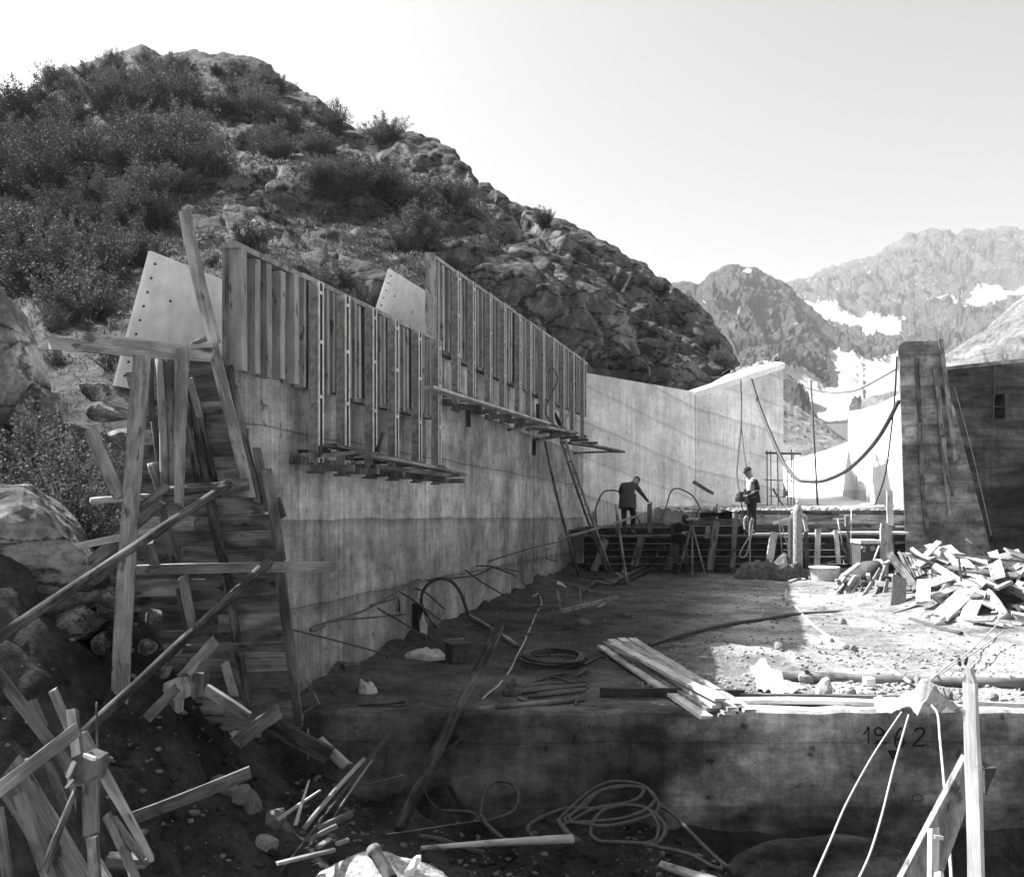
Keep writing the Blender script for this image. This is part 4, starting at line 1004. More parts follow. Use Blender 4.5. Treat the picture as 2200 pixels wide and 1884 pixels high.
slab_shape('splintered_stump', 'W5', v, 7.3, .12, W_MID, 'splintered wood stump caught on the sloping dark plank', 'wood', bulge=.05)

# ------------------------------------------------------------------ timbers in the bottom left corner
tb('V1', (-60, 1150), (575, 660), 4.3, 4.55, 100, .13, W_MID, 'thick squared beam with a sunlit top in the corner of the pit', face=(0, -1, -.12), name='squared_beam', cat='beam')
tb('V1', (-30, 215), (540, 960), 5.0, 5.0, 75, .032, W_OLD, 'splintered board sloping down under the squared beam')
tb('V1', (520, 950), (700, 1500), 5.0, 4.9, 60, .032, W_OLD, 'lower length of sloping board below the crumpled sack', w1=80)
tb('V1', (400, 355), (520, 640), 4.8, 4.8, 56, .028, W_MID, 'pale board standing behind the squared beam')
tb('V1', (545, 510), (590, 880), 4.75, 4.6, 76, .028, W_OLD, 'upright board end behind the squared beam tip')
tb('V1', (610, 690), (1150, 1640), 4.9, 5.1, 95, .028, W_MID, 'broad pale pointed plank sloping down to the right', w1=40)
tb('V1', (690, 1050), (690, 1450), 4.5, 4.5, 110, .032, W_OLD, 'dark upright board below the crumpled sack')
tb('V1', (610, 1090), (620, 1450), 4.55, 4.55, 50, .032, W_DARK, 'very dark upright board below the crumpled sack')
tb('V1', (60, 950), (560, 1800), 5.2, 5.0, 250, .032, W_OLD, 'wide dark plank leaning in the corner of the pit', face=(.1, -1, .25))
tb('V1', (150, 1150), (380, 1800), 5.05, 4.9, 90, .032, W_OLD, 'dark narrower plank in front of the wide leaning plank')
tb('V1', (-10, 1250), (60, 1820), 4.6, 4.5, 60, .032, W_OLD, 'board end standing at the rim of the pit')
lg('V1', (575, 1110), (330, 1740), 4.55, 4.4, 40, 70, W_BARK, 'dark crooked stick leaning under the crumpled sack', 'stick', 'stick')
tb('V1', (805, 1300), (1030, 1800), 5.0, 4.8, 60, .028, W_OLD, 'narrow board leaning right of the dark uprights')
tb('V1', (850, 1320), (1090, 1640), 5.15, 5.2, 46, .028, W_OLD, 'thin dark board just under the broad pale plank')
tb('V1', (700, 1470), (720, 1800), 4.7, 4.6, 76, .032, W_OLD, 'board foot below the dark uprights')
tb('V1', (735, 1640), (830, 1800), 4.75, 4.7, 40, .028, W_MID, 'small pale board foot beside the dark uprights')
tb('V1', (1000, 1330), (1890, 980), 6.5, 6.8, 90, .032, W_OLD, 'dark plank lying in the pit right of the tall post')
tb('V1', (810, 1640), (1120, 1650), 5.6, 5.6, 70, .1, W_OLD, 'short dark block of timber in the pit')
tb('V1', (350, 900), (500, 1300), 5.25, 5.2, 80, .028, W_OLD, 'dark board between the wide plank and the sloping one')
tb('V1', (240, 440), (330, 640), 5.3, 5.3, 60, .028, W_OLD, 'splintered stub behind the sloping board')
lg('V1', (732, 450), (738, 870), 6.0, 6.0, 16, 18, W_OLD, 'thin upright stick behind the squared beam', 'stick', 'stick')
tb('V1', (760, 960), (840, 870), 6.2, 6.2, 30, .03, W_OLD, 'scrap of board beside the tall post foot')
slab_shape('crumpled_sack', 'V1', [(500, 1100), (525, 1000), (560, 890), (640, 850), (740, 885), (735, 980), (725, 1060), (660, 1070), (600, 1090), (555, 1060)], 4.5, .12, TARP, 'crumpled dark cement sack wrapped round the boards', 'sack', bulge=.07)
tb('V1', (515, 1010), (560, 900), 4.44, 4.42, 26, .02, PAPER, 'torn pale edge of paper on the crumpled dark sack', name='paper_scrap', cat='paper', group='paper edges on the sack')
tb('V1', (505, 1090), (545, 1040), 4.44, 4.42, 18, .02, PAPER, 'torn pale edge of paper on the crumpled dark sack', name='paper_scrap', cat='paper', group='paper edges on the sack')
tb('V1', (640, 850), (715, 880), 4.44, 4.42, 26, .02, PAPER, 'torn pale edge of paper on the crumpled dark sack', name='paper_scrap', cat='paper', group='paper edges on the sack')
# ------------------------------------------------------------------ sticks and boards on the pit slope
tb('V4', (345, 115), (605, 360), 7.9, 7.8, 85, .05, W_MID, 'short pale board stuck in the slope below the front wall')
lg('V4', (215, 915), (755, 290), 7.0, 7.9, 46, 40, W_MID, 'smooth round pole leaning beside the dark iron bars', 'pole', 'pole', wob=.04)
for k, (a, b, w) in enumerate([((10, 1290), (1020, 0), 16), ((60, 1230), (1040, 10), 14), ((170, 1090), (860, 230), 12)]):
    lg('V4', a, b, 6.7, 8.75, w * .8, w, IRON, 'long dark iron bar slanting from the wall edge into the pit', 'iron_bar', 'bar', 'slanting iron bars', wob=.02, bow=.004)
lg('V4', (470, 830), (830, 300), 7.2, 7.9, 14, 26, W_OLD, 'thin split stick beside the slanting iron bars', 'stick', 'stick')
tb('V4', (330, 920), (650, 770), 7.1, 7.3, 60, .04, W_OLD, 'splintered board end under the iron bars')
tb('V4', (255, 1010), (520, 880), 7.0, 7.1, 36, .04, W_OLD, 'thin board scrap under the iron bars')
tb('V4', (145, 880), (265, 480), 7.2, 7.4, 34, .03, W_MID, 'thin upright split stick on the pit slope', w1=14)
tb('V4', (-20, 830), (365, 570), 7.2, 7.5, 26, .03, W_MID, 'thin slanting stick crossing the upright one', w1=14)
lg('V4', (256, 20), (258, 290), 7.9, 7.8, 14, 14, W_MID, 'small upright peg before the boarding foot', 'stick', 'stick')
tb('V4', (-20, 1220), (490, 1095), 6.3, 6.6, 26, .03, W_MID, 'thin pale stick pointing at the sunlit boulder')
tb('V4', (340, 1075), (450, 1000), 6.6, 6.8, 26, .03, W_MID, 'small pale splinter above the sunlit boulder', group='splinters by the boulder')
tb('V4', (510, 1045), (610, 1010), 6.7, 6.8, 26, .03, W_MID, 'small pale splinter above the sunlit boulder', group='splinters by the boulder')
tb('Z6', (1170, 1110), (1420, 1250), 7.9, 7.8, 70, .06, W_DARK, 'dark plank half buried in the slope under the boarding')
tb('Z6', (1010, 1200), (1200, 1060), 7.7, 7.8, 60, .05, W_OLD, 'broken board on the rubble at the boarding foot')
lg('Z7', (590, 1450), (1090, 455), 8.0, 9.75, 62, 50, W_BARK, 'thick peeling log leaning from the pit up over the front wall', bow=.006)
lg('Z7', (700, 1545), (1450, 1500), 7.2, 7.6, 20, 46, W_NEW, 'pale tapered pole lying in the pit before the hose coil', 'pole', 'pole', wob=.03)
lg('V5', (1205, 1115), (1650, 1260), 7.0, 6.6, 60, 90, W_MID, 'pale round log end at the lower rim of the pit', wob=.05)
lg('V4', (960, 960), (1790, 835), 7.1, 7.7, 12, 12, W_OLD, 'thin straight rod lying across the pit', 'rod', 'rod', wob=.02)
lg('V4', (735, 520), (1110, 430), 8.0, 8.3, 14, 14, W_OLD, 'thin stick lying below the front wall', 'stick', 'stick')
# ================================================================== things on the working floor
def gl(t, a, b, w, m, label, ha=0.03, hb=0.03, th=.03, name='board', cat='board', group=None, face=(0, 0, 1), w1=None):
    pa, pb = G(t, *a, h=ha), G(t, *b, h=hb); s = TILES[t][2]
    return beam(name, pa, pb, w / s / F * (pa.y + pb.y) / 2, th, m, face, w1, label=label, cat=cat, group=group)
def gp(t, a, b, r, m, label, ha=None, hb=None, name='pole', cat='pole', group=None, wob=.06):
    return pole(name, G(t, *a, h=r if ha is None else ha), G(t, *b, h=r if hb is None else hb), r, r, m, 8, 5, wob, label=label, cat=cat, group=group)
def gt(t, pts, r, m, label, name='hose', cat='hose', h=None, group=None, n=8, wob=0.0):
    P_ = []
    for q in pts:
        hh = q[2] if len(q) > 2 else (r if h is None else h); P_.append(G(t, q[0], q[1], hh))
    return tube(name, P_, r, m, n, 7, wob=wob, label=label, cat=cat, group=group)
# stack of long boards sticking out over the front wall
R = random.Random(21)
ends0 = [(1292, 1388), (1303, 1380), (1314, 1375), (1325, 1378), (1335, 1372), (1345, 1380), (1358, 1372), (1368, 1380), (1318, 1384), (1340, 1386)]
ends1 = [(1518, 1572), (1530, 1562), (1542, 1548), (1556, 1538), (1568, 1530), (1582, 1522), (1598, 1512), (1612, 1508), (1548, 1556), (1575, 1540)]
for k in range(10):
    hz = 0.05 + 0.035 * (k % 3) + (0.08 if k > 7 else 0)
    a = G('O', *ends0[k], h=hz); b = P(*ends1[k], 8.55 + R.uniform(-.12, .15)); b.z = FZ + 0.07 + 0.035 * (k % 3) + (.07 if k > 7 else 0)
    beam('long_board', a, b, .11, .032, [W_NEW, W_MID, W_NEW, W_FORM][k % 4], face=(0, 0, 1), bow=.004, label='long sawn board in the stack that sticks out over the dated wall', cat='board', group='long boards stacked on the wall edge')
# second earth hose, coils
def coil(name, c, rx, ry, r, turns, m, label, seed=0, dz=.02, ecc=.1):
    R = random.Random(seed); pts = []
    for k in range(int(turns * 10)):
        a = k / 10 * 2 * math.pi; s = 1 - .28 * abs(math.sin(k * .13 + seed)) + R.uniform(-.04, .04)
        pts.append(Vector((c[0] + math.cos(a) * rx * s + R.uniform(-ecc, ecc) * rx * .3, c[1] + math.sin(a) * ry * s, c[2] + r + dz * (k // 10) * R.uniform(.6, 1.2))))
    return tube(name, pts, r, m, 4, 7, label=label, cat='hose')
c = G('O', 1189, 1421); coil('hose_coil', (c.x, c.y, FZ + .02), .44, .62, .018, 5, RUBBER, 'oval coil of black hose on the earth floor', 3, .012)
gt('V3', [(960, 1150), (1020, 1120), (1100, 1080), (1180, 1075)], .016, RUBBER_D, 'short hose end pointing from the oval coil to the boards')
# tangle of rods and straps before the edge
for k, (a, b) in enumerate((((300, 1390), (900, 1330)), ((330, 1440), (980, 1370)), ((400, 1480), (960, 1420)), ((480, 1310), (760, 1240)), ((620, 1270), (790, 1320)), ((860, 1270), (990, 1200)), ((250, 1420), (560, 1290)))):
    gt('V3', [a, ((a[0] + b[0]) / 2, (a[1] + b[1]) / 2 - 8 + 6 * (k % 3)), b], .014, [RUBBER_D, RUBBER, IRON][k % 3], 'short length of hose in the tangle by the wall edge', 'hose_length', 'hose', group='hose lengths by the wall edge')
gt('V3', [(900, 1325), (985, 1330), (1010, 1365), (960, 1420)], .014, RUBBER_D, 'bent hook-shaped hose end in the tangle by the wall edge')
crumple('rag', G('V3', 250, 1440), .12, .12, .14, TARP, 4, label='dark rag bundle at the wall edge', cat='rag')
gp('V3', (-110, 1600), (700, 1520), .025, W_MID, 'pale pole lying along the front wall edge', wob=.05)
gp('V3', (60, 1580), (960, 1490), .03, W_OLD, 'dark pole lying along the front wall edge beside the pale one')
gp('V3', (300, 1490), (400, 1540), .02, W_OLD, 'short stick across the poles at the wall edge', name='stick', cat='stick')
tube('iron_fork', [G('V3', 870, 1560, .03), G('V3', 880, 1480, .05), G('V3', 900, 1450, .04)], .012, IRON, label='bent iron fork at the end of the poles', cat='iron')
# pole from the arch of hose
gp('V2', (1660, 640), (2130, 930), .03, W_MID, 'slim wooden pole lying between the hose arch and the oval coil', ha=.12, hb=.03)
lab = 'slim wooden handle standing in the left foot of the hose arch'
pole('handle', G('V2', 1380, 785, .03), G('V2', 1250, 630, .35), .028, .028, W_MID, label=lab, cat='handle')
a0 = G('V2', 1250, 900)
Ya = a0.y
tube('hose_arch', [Q('V2', x, y, Ya + .1) for x, y in ((1255, 640), (1200, 540), (1205, 420), (1280, 320), (1390, 280), (1500, 320), (1580, 430), (1620, 540), (1650, 640))], .026, RUBBER, label='arch of stiff black hose standing before the wall', cat='hose')
tube('rod', [Q('V2', x, y, Ya + .3) for x, y in ((1240, 300), (1420, 285), (1720, 250), (1880, 170))], .012, IRON, label='thin bent rod behind the hose arch', cat='rod')
# rusty dark board sheltering the pale wedge, pale wedge, small objects
slab_shape('dark_shutter_piece', 'V2', [(1030, 560), (1090, 520), (1180, 530), (1215, 580), (1170, 700), (1170, 900), (1080, 920), (1070, 640)], G('V2', 1120, 910).y, .1, W_DARK, 'dark upright piece of shutter against the wall foot', 'shutter')
slab_shape('white_offcut', 'V2', [(1170, 895), (1185, 780), (1210, 632), (1232, 705), (1252, 720), (1245, 905)], G('V2', 1200, 905).y, .03, PLY, 'white pointed offcut of board standing by the wall foot', 'board')
gl('V2', (1255, 855), (1690, 730), 34, W_OLD, 'weathered stick lying right of the white offcut', .06, .04, .05, 'stick', 'stick')
c = G('V2', 1540, 1110); o = box('tin_box', -.12, .12, -.11, .11, 0, .22, IRON); o.location = (c.x, c.y + .1, FZ + .02); o.rotation_euler.z = .5; setp(o, 'small grey tin box beside the leaning log', 'box')
box('lid', -.135, .135, -.125, .125, .2205, .235, IRON).parent = o
gl('V2', (1420, 880), (1590, 860), 60, STEEL, 'flat sheet of metal leaning behind the tin box', .2, .26, .01, 'metal_sheet', 'sheet')
crumple('cement_sack', G('V2', 1230, 1060), .28, .2, .16, PAPER, 8, label='crumpled empty cement sack left of the tin box', cat='sack')
crumple('canvas_scrap', G('V2', 670, 1390), .1, .08, .15, PAPER, 12, label='pointed scrap of canvas on the earth near the wall foot', cat='canvas')
c = G('V2', 510, 1250); o = box('concrete_block', -.1, .1, -.07, .07, 0, .14, STONE); o.location = (c.x, c.y, FZ + .03); o.rotation_euler = (.1, .05, .6); setp(o, 'small concrete block leaning at the wall foot', 'block')
slab_shape('curled_bark', 'V2', [(75, 1260), (120, 1300), (170, 1400), (210, 1500), (195, 1510), (140, 1430), (100, 1340)], 9.0, .02, W_MID, 'curled strip of bark hanging at the boarding edge', 'bark')
# starter rods sticking out of the wall, some bent
def rods():
    L = 'bent reinforcing rod sticking out of the wall foot'
    for k, pts in enumerate([[(1190, 300, 0), (1150, 295, .05), (980, 400, .3), (700, 560, .5), (560, 620, .6), (160, 745, .7), (150, 790, .7), (270, 735, .7)],
                [(1040, 625, 0), (700, 660, .2), (430, 680, .4), (240, 715, .5)],
                [(-240, 735, .1), (0, 790, .3), (400, 890, .5), (800, 1000, .7), (855, 1020, .7), (865, 1060, .7)],
                [(985, 600, 0), (970, 470, .1), (900, 490, .3), (700, 540, .4)], [(1000, 420, 0), (1130, 500, .3), (1400, 700, .6)],
                [(1130, 375, 0), (1240, 420, .2), (1420, 580, .5)], [(770, 570, .05), (980, 690, .4), (1250, 860, .7)]]):
        path = []
        for x, y, off in pts:
            a, b = px('V2', x, y); Y = offY(a, off); path.append(P(a, b, Y))
        tube('reinforcing_rod', path, .011, IRON, 6, 6, label=L, cat='rod', group='rods sticking out of the wall')
    for k, pts in enumerate([[(1045, 155, 0), (1150, 190, .5), (1170, 210, .6)], [(975, 150, 0), (1060, 155, .4), (1190, 180, .8)], [(1030, 130, 0), (1260, 60, .6), (1440, 20, 1.0)],
                [(920, 170, 0), (1000, 230, .5), (1120, 300, .8)], [(1200, 100, 0), (1200, 220, .3), (1235, 260, .5), (1255, 265, .6)], [(1330, 60, 0), (1320, 110, .4), (1380, 130, .6)]]):
        path = []
        for x, y, off in pts:
            a, b = px('Z7', x, y); path.append(P(a, b, offY(a, off)))
        tube('reinforcing_rod', path, .013, IRON, 6, 6, label='thin reinforcing rod sticking out far along the wall foot', cat='rod', group='rods along the far wall foot')
rods()
gp('V2', (340, 1400), (1040, 1000), .018, IRON, 'long straight iron rod lying near the wall foot', name='iron_rod', cat='rod')
tube('hooked_rod', [G('V2', 400, 1390, .03), G('V2', 345, 1395, .05), G('V2', 320, 1365, .1), G('V2', 340, 1325, .12)], .01, IRON, label='hooked end of iron rod lying near the wall foot', cat='rod')
gp('V2', (20, 1600), (340, 1410), .014, IRON, 'short iron rod reaching the boarding foot', name='iron_rod', cat='rod')
gp('V2', (580, 1500), (1040, 1470), .016, W_OLD, 'thin stick lying on the edge of the front wall', name='stick', cat='stick')
gt('V3', [(510, 460), (530, 550), (480, 640), (420, 780), (350, 940), (290, 1050), (220, 1200), (100, 1360), (0, 1440), (-60, 1500)], .012, ROPE, 'thin pale cord running over the earth to the wall edge', 'cord', 'cord')
# debris near the ladder
for k, (a, b, w, m) in enumerate([((870, 280), (1160, 300), 24, W_OLD), ((980, 390), (1100, 310), 26, W_OLD), ((1090, 320), (1230, 355), 22, W_MID), ((1250, 200), (1480, 180), 18, W_OLD), ((1280, 235), (1385, 305), 26, W_MID),
                               ((1240, 330), (1640, 150), 44, W_OLD), ((1320, 340), (1700, 160), 40, W_DARK), ((1180, 330), (1560, 165), 30, W_OLD), ((1370, 160), (1340, 240), 18, W_MID), ((860, 370), (1020, 415), 20, W_MID), ((980, 370), (940, 440), 16, W_OLD)]):
    gl('V3', a, b, w, m, 'scrap board lying at the foot of the ladder', .05 + .03 * (k % 3), .06 + .02 * (k % 4), .035, group='scrap boards by the ladder')
slab_shape('white_chip', 'V3', [(682, 350), (690, 312), (730, 330), (785, 378), (775, 385), (720, 358)], G('V3', 720, 390).y, .03, PLY, 'small white wedge on the dark spoil near the ladder', 'wedge')
def trestle():
    pts = {'a': G('V3', 720, 505, .3), 'b': G('V3', 1290, 395, .1)}
    root = empty('broken_trestle', G('V3', 800, 620), 'broken low timber trestle on the earth floor', 'trestle')
    beam('top_rail', G('V3', 720, 620, .36), G('V3', 1290, 480, .3), .05, .05, W_MID, parent=root, bow=.004)
    for a, b in (((670, 570), (730, 625)), ((785, 600), (755, 625)), ((925, 600), (925, 585))):
        q = G('V3', *b); beam('leg', q, Vector((G('V3', *a).x, q.y + .02, FZ + .38)), .035, .035, W_MID, parent=root, seg=2)
    beam('stretcher', G('V3', 785, 610, .12), G('V3', 925, 580, .14), .035, .03, W_MID, parent=root, seg=2)
    beam('brace', G('V3', 870, 600, .1), G('V3', 850, 600, .34), .03, .03, W_MID, parent=root, seg=2)
trestle()
gl('V3', (440, 470), (500, 440), 14, W_MID, 'short pale stick standing off the spoil by the wall', .1, .14, .03, 'stick', 'stick', group='sticks on the spoil')
gl('V3', (515, 455), (575, 440), 14, W_MID, 'short pale stick standing off the spoil by the wall', .1, .14, .03, 'stick', 'stick', group='sticks on the spoil')
gl('V3', (270, 600), (520, 550), 16, W_OLD, 'thin batten lying along the spoil by the wall', .06, .06, .03)
gl('V3', (1090, 580), (1165, 545), 18, W_MID, 'short pale offcut right of the broken trestle', .03, .05, .03)
gl('V3', (980, 570), (1110, 575), 16, W_OLD, 'dark offcut right of the broken trestle')
pa = G('V3', 545, 120, .9); gpole = pole('handrail', Vector((1.0, 19.6, -1.05)), Vector((3.1, 21.5, -.55)), .03, .03, W_MID, label='slim slanting rail on short posts near the ladder', cat='rail')
pole('post', Vector((2.6, 21.0, FZ)), Vector((2.35, 21.1, -.35)), .035, .03, W_MID, label='thin leaning post under the slanting rail', cat='post')
# stones scattered on the floor
for k, (t, x, y, s) in enumerate((('V3', 945, 765, .13), ('Z8', 1225, 850, .07), ('W1', 715, 180, .08), ('W1', 880, 300, .1), ('W1', 1105, 395, .07), ('W1', 1170, 390, .06), ('W1', 1215, 385, .07), ('W1', 1900, 425, .08), ('W1', 1975, 330, .13), ('Z8', 1990, 1150, .12), ('W1', 1090, 130, .06), ('W1', 940, 90, .05), ('Z8', 1270, 990, .07), ('Z8', 1050, 1130, .1), ('W1', 1480, 330, .06), ('W1', 1640, 400, .09), ('W1', 1560, 420, .07), ('Z8', 1170, 935, .05))):
    c = G(t, x, y); o = link('stone', rock_mesh(20 + k % 5, 2), STONE_L if k else STONE); o.location = (c.x, c.y, floor_z(c.x, c.y) + s * .3); o.scale = (s * 1.2, s, s * .75); o.rotation_euler = (k, k * 2, k * 3)
    if k == 0: setp(o, 'rounded grey stone alone on the shaded earth floor', 'stone')
    else: setp(o, 'pale stone on the sunlit gravel behind the dated wall', 'stone', 'pale stones on the gravel')
# gravel (uncountable)
def gravel(name, n, xr, yr, zfun, s0, s1, mat, label, seed, dens=None):
    R = np.random.RandomState(seed); ico = np.array([(1, 1, 1), (1, -1, -1), (-1, 1, -1), (-1, -1, 1), (1.2, 0, 0), (-1.2, 0, 0), (0, 0, 1.1)]) * .7
    bm = bmesh.new(); bmesh.ops.create_icosphere(bm, subdivisions=1, radius=1); base = np.array([v.co[:] for v in bm.verts]); fc = np.array([[v.index for v in f.verts] for f in bm.faces]); bm.free()
    V = []; Fc = []; k = 0
    for i in range(n):
        x = R.uniform(*xr); y = yr[0] + (yr[1] - yr[0]) * R.rand() ** 1.3
        if dens is not None and R.rand() > dens(x, y): continue
        s = s0 + (s1 - s0) * R.rand() ** 3
        b = base * R.uniform(.7, 1.25, (12, 1)) * np.array([R.uniform(.8, 1.4), R.uniform(.7, 1.2), R.uniform(.45, .8)]) * s
        a = R.rand() * 6.28; c, s_ = np.cos(a), np.sin(a); b = b @ np.array([[c, s_, 0], [-s_, c, 0], [0, 0, 1]])
        V.append(b + np.array([x, y, zfun(x, y) + s * .15])); Fc.append(fc + 12 * k); k += 1
    me = fast_mesh(name, np.concatenate(V), np.concatenate(Fc)); return setp(link(name, me, mat), label, 'gravel', kind='stuff')
gravel('gravel', 9000, (1.4, 10), (9.2, 12.6), floor_z, .006, .035, STONE_L, 'loose pale gravel strewn behind the dated wall', 1, lambda x, y: 1.0 if y < 10.6 else .35)
gravel('gravel', 4200, (-1.5, 10.5), (11.5, 23.5), floor_z, .006, .03, STONE, 'scattered small stones over the earth floor', 2)
gravel('gravel', 2600, (-3.4, 5), (6.2, 8.9), pit_z, .006, .05, PIT, 'loose stones on the floor of the pit', 3)
gravel('gravel', 1500, (-3.6, 1.9), (6.0, 8.9), pit_z, .008, .04, STONE, 'broken rock chips on the floor of the pit', 6, lambda x, y: .15 + .85 * (abs(math.sin(x * 2.1 + y)) > .55))
gravel('gravel', 500, (4.8, 10.8), (24.5, 27), lambda x, y: -.58, .02, .09, STONE_L, 'rubble strewn on the upper deck', 4)
# ------------------------------------------------------------------ sheets, pipe, ropes on the sunlit part
def paper(name, t, outline, h, mat, label, cat, seed=1):
    n = len(outline); R = random.Random(seed); bm = bmesh.new()
    vs_ = [bm.verts.new(G(t, x, y, hh)) for (x, y, hh) in outline]; bm.faces.new(vs_)
    bmesh.ops.triangulate(bm, faces=bm.faces[:]); bmesh.ops.subdivide_edges(bm, edges=bm.edges[:], cuts=5, use_grid_fill=True)
    co = np.array([v.co[:] for v in bm.verts]); w1, w2, cv = worley(co * 6, seed); g1, g2, _ = worley(co * 16, seed + 3); d = .07 * (w2 - w1) + .05 * fbm(co * 7, 3, seed) + .02 * (g2 - g1)
    for v, dd in zip(bm.verts, d): v.co.z += dd; v.co.y += dd * .3
    r = bmesh.ops.extrude_face_region(bm, geom=bm.faces[:])
    bmesh.ops.translate(bm, verts=[e for e in r['geom'] if isinstance(e, bmesh.types.BMVert)], vec=(0, 0, -.012))
    bmesh.ops.recalc_face_normals(bm, faces=bm.faces[:])
    me = bpy.data.meshes.new(name); bm.to_mesh(me); bm.free(); return setp(link(name, me, mat), label, cat)
paper('canvas_sheet', 'W1', [(540, 215, .12), (630, 195, .14), (690, 255, .1), (725, 262, .12), (740, 300, .08), (860, 335, .05), (820, 350, .05), (700, 388, .06), (640, 345, .06), (590, 340, .04), (575, 270, .08)], 0, CANVAS, 'creased white canvas sheet on the gravel beside the long boards', 'canvas', 3)
paper('canvas_bag', 'W1', [(1235, 372, .06), (1330, 385, .1), (1400, 360, .16), (1470, 330, .24), (1510, 300, .3), (1580, 330, .26), (1660, 412, .1), (1600, 415, .1), (1590, 450, .08), (1700, 430, .04), (1745, 440, .03), (1640, 462, .03), (1480, 480, .04), (1420, 440, .08), (1380, 455, .05), (1280, 475, .03), (1240, 440, .04)], 0, CANVAS, 'torn white canvas bag tied under the ropes on the wall top', 'bag', 5)
slab_shape('pale_block', 'W1', [(925, 400), (935, 330), (965, 290), (990, 278), (1008, 330), (1003, 400)], G('W1', 960, 402).y, .1, CANVAS, 'white upright lump of plaster on the wall top', 'lump', bulge=.03)
slab_shape('pale_cube', 'W1', [(1195, 345), (1197, 280), (1245, 278), (1247, 342)], G('W1', 1220, 345).y, .12, PLY, 'small pale wooden block on the gravel', 'block')
gp('Z8', (930, 1095), (2120, 1130), .065, W_OLD, 'long weathered log lying on the gravel behind the canvas bag', name='log', cat='log', wob=.06)
box('log_clamp', -.02, .02, -.08, .08, -.08, .08, IRON, label='iron band near the end of the long log', cat='band').location = G('Z8', 1045, 1095, .065)
gt('Z8', [(320, 948), (420, 915), (520, 888), (700, 850), (850, 830), (1000, 806), (1200, 795), (1400, 786), (1480, 786), (1530, 800), (1600, 830)], .03, RUBBER_D, 'dark hose snaking across the floor to the timber heap')
gt('Z8', [(958, 690), (960, 730), (1010, 780), (1060, 835), (1120, 885), (1200, 935), (1330, 1000), (1450, 1070), (1540, 1125, .1)], .022, ROPE, 'thick pale rope snaking from the tarpaulin to the canvas bag', 'rope', 'rope')
gt('Z8', [(820, 690), (830, 740), (850, 790), (830, 820)], .008, ROPE, 'thin wavy string on the shaded floor', 'string', 'string')
def rope3(pts, r, m, label, n=8): return tube('rope', [P(*px(t, x, y), Y) for t, x, y, Y in pts], r, m, n, 6, label=label, cat='rope')
rope3([('Z8', 1940, 860, 13.9), ('Z8', 1810, 985, 11.8), ('Z8', 1690, 1080, 10.4), ('W1', 1520, 290, 9.45)], .009, ROPE, 'taut cord from the timber heap to the canvas bag')
rope3([('Z8', 1975, 885, 12.9), ('Z8', 1800, 1010, 11.2), ('W1', 1680, 185, 10.2), ('W1', 1540, 295, 9.4)], .009, ROPE, 'slack cord from the heap passing the gravel pegs')
rope3([('W1', 1390, 465, 8.75), ('W1', 1240, 690, 8.2), ('W1', 1090, 960, 7.5), ('W1', 990, 1190, 6.9), ('W1', 900, 1395, 6.4)], .009, ROPE, 'cord hanging from the bag over the wall, the one farther from the stake')
rope3([('W1', 1430, 480, 8.72), ('W1', 1350, 760, 8.1), ('W1', 1280, 1040, 7.4), ('W1', 1215, 1250, 6.8), ('W1', 1150, 1395, 6.4)], .009, ROPE, 'cord hanging from the bag over the painted date to the pit')
rope3([('W1', 1490, 340, 9.2), ('W1', 1560, 430, 8.75), ('W1', 1592, 480, 8.55), ('W1', 1605, 620, 8.3), ('W1', 1622, 800, 7.9), ('W1', 1640, 1000, 7.4), ('W1', 1658, 1240, 6.6), ('W1', 1668, 1395, 6.2)], .011, ROPE, 'pale rope dropping from the bag past the end of the date')
gl('W1', (1715, 205), (1712, 165), 10, W_DARK, 'small dark peg in the gravel', .0, .12, .03, 'peg', 'peg', group='pegs in the gravel', face=(0, -1, 0)); gl('W1', (1745, 200), (1755, 160), 10, W_DARK, 'small dark peg in the gravel', .0, .12, .03, 'peg', 'peg', group='pegs in the gravel', face=(0, -1, 0))
# ------------------------------------------------------------------ stake and props in the near right corner
def stake():
    a = px('W1', 1810, 1500); b = px('W1', 1770, 215); Y = 5.6
    p0, p1 = P(*a, Y), P(*b, Y); w = 78 / 2.59 / F * Y
    root = empty('marker_stake', p0, 'pale pointed stake standing at the rim of the pit', 'stake')
    beam('shaft', p0, p0.lerp(p1, .93), w, .05, W_NEW, face=(-.75, -.65, 0), parent=root, w1=w * .85, bow=.004)
    beam('point', p0.lerp(p1, .931), p1, w * .85, .045, W_NEW, face=(-.75, -.65, 0), parent=root, w1=w * .25, seg=2)
stake()
slab_shape('propped_board', 'W1', [(1750, 712), (1768, 735), (1768, 960), (1690, 1180), (1585, 1460), (1355, 1460)], 5.75, .06, W_MID, 'wide pointed board propped behind the pale stake', 'board', tilt=.25)
tb('W1', (1875, 760), (1850, 900), 6.0, 6.0, 70, .05, W_DARK, 'dark board end showing right of the stake', w1=10)
tb('W1', (1568, 1110), (1562, 1480), 5.0, 4.9, 42, .05, W_NEW, 'small pale stake before the propped board')
tb('W1', (1560, 1150), (1615, 1158), 4.98, 4.98, 20, .05, W_NEW, 'short cleat nailed on the small stake', name='cleat', cat='board')
tb('W1', (1600, 1360), (1590, 1480), 4.7, 4.6, 26, .04, W_NEW, 'tip of a pale stick at the rim of the pit')
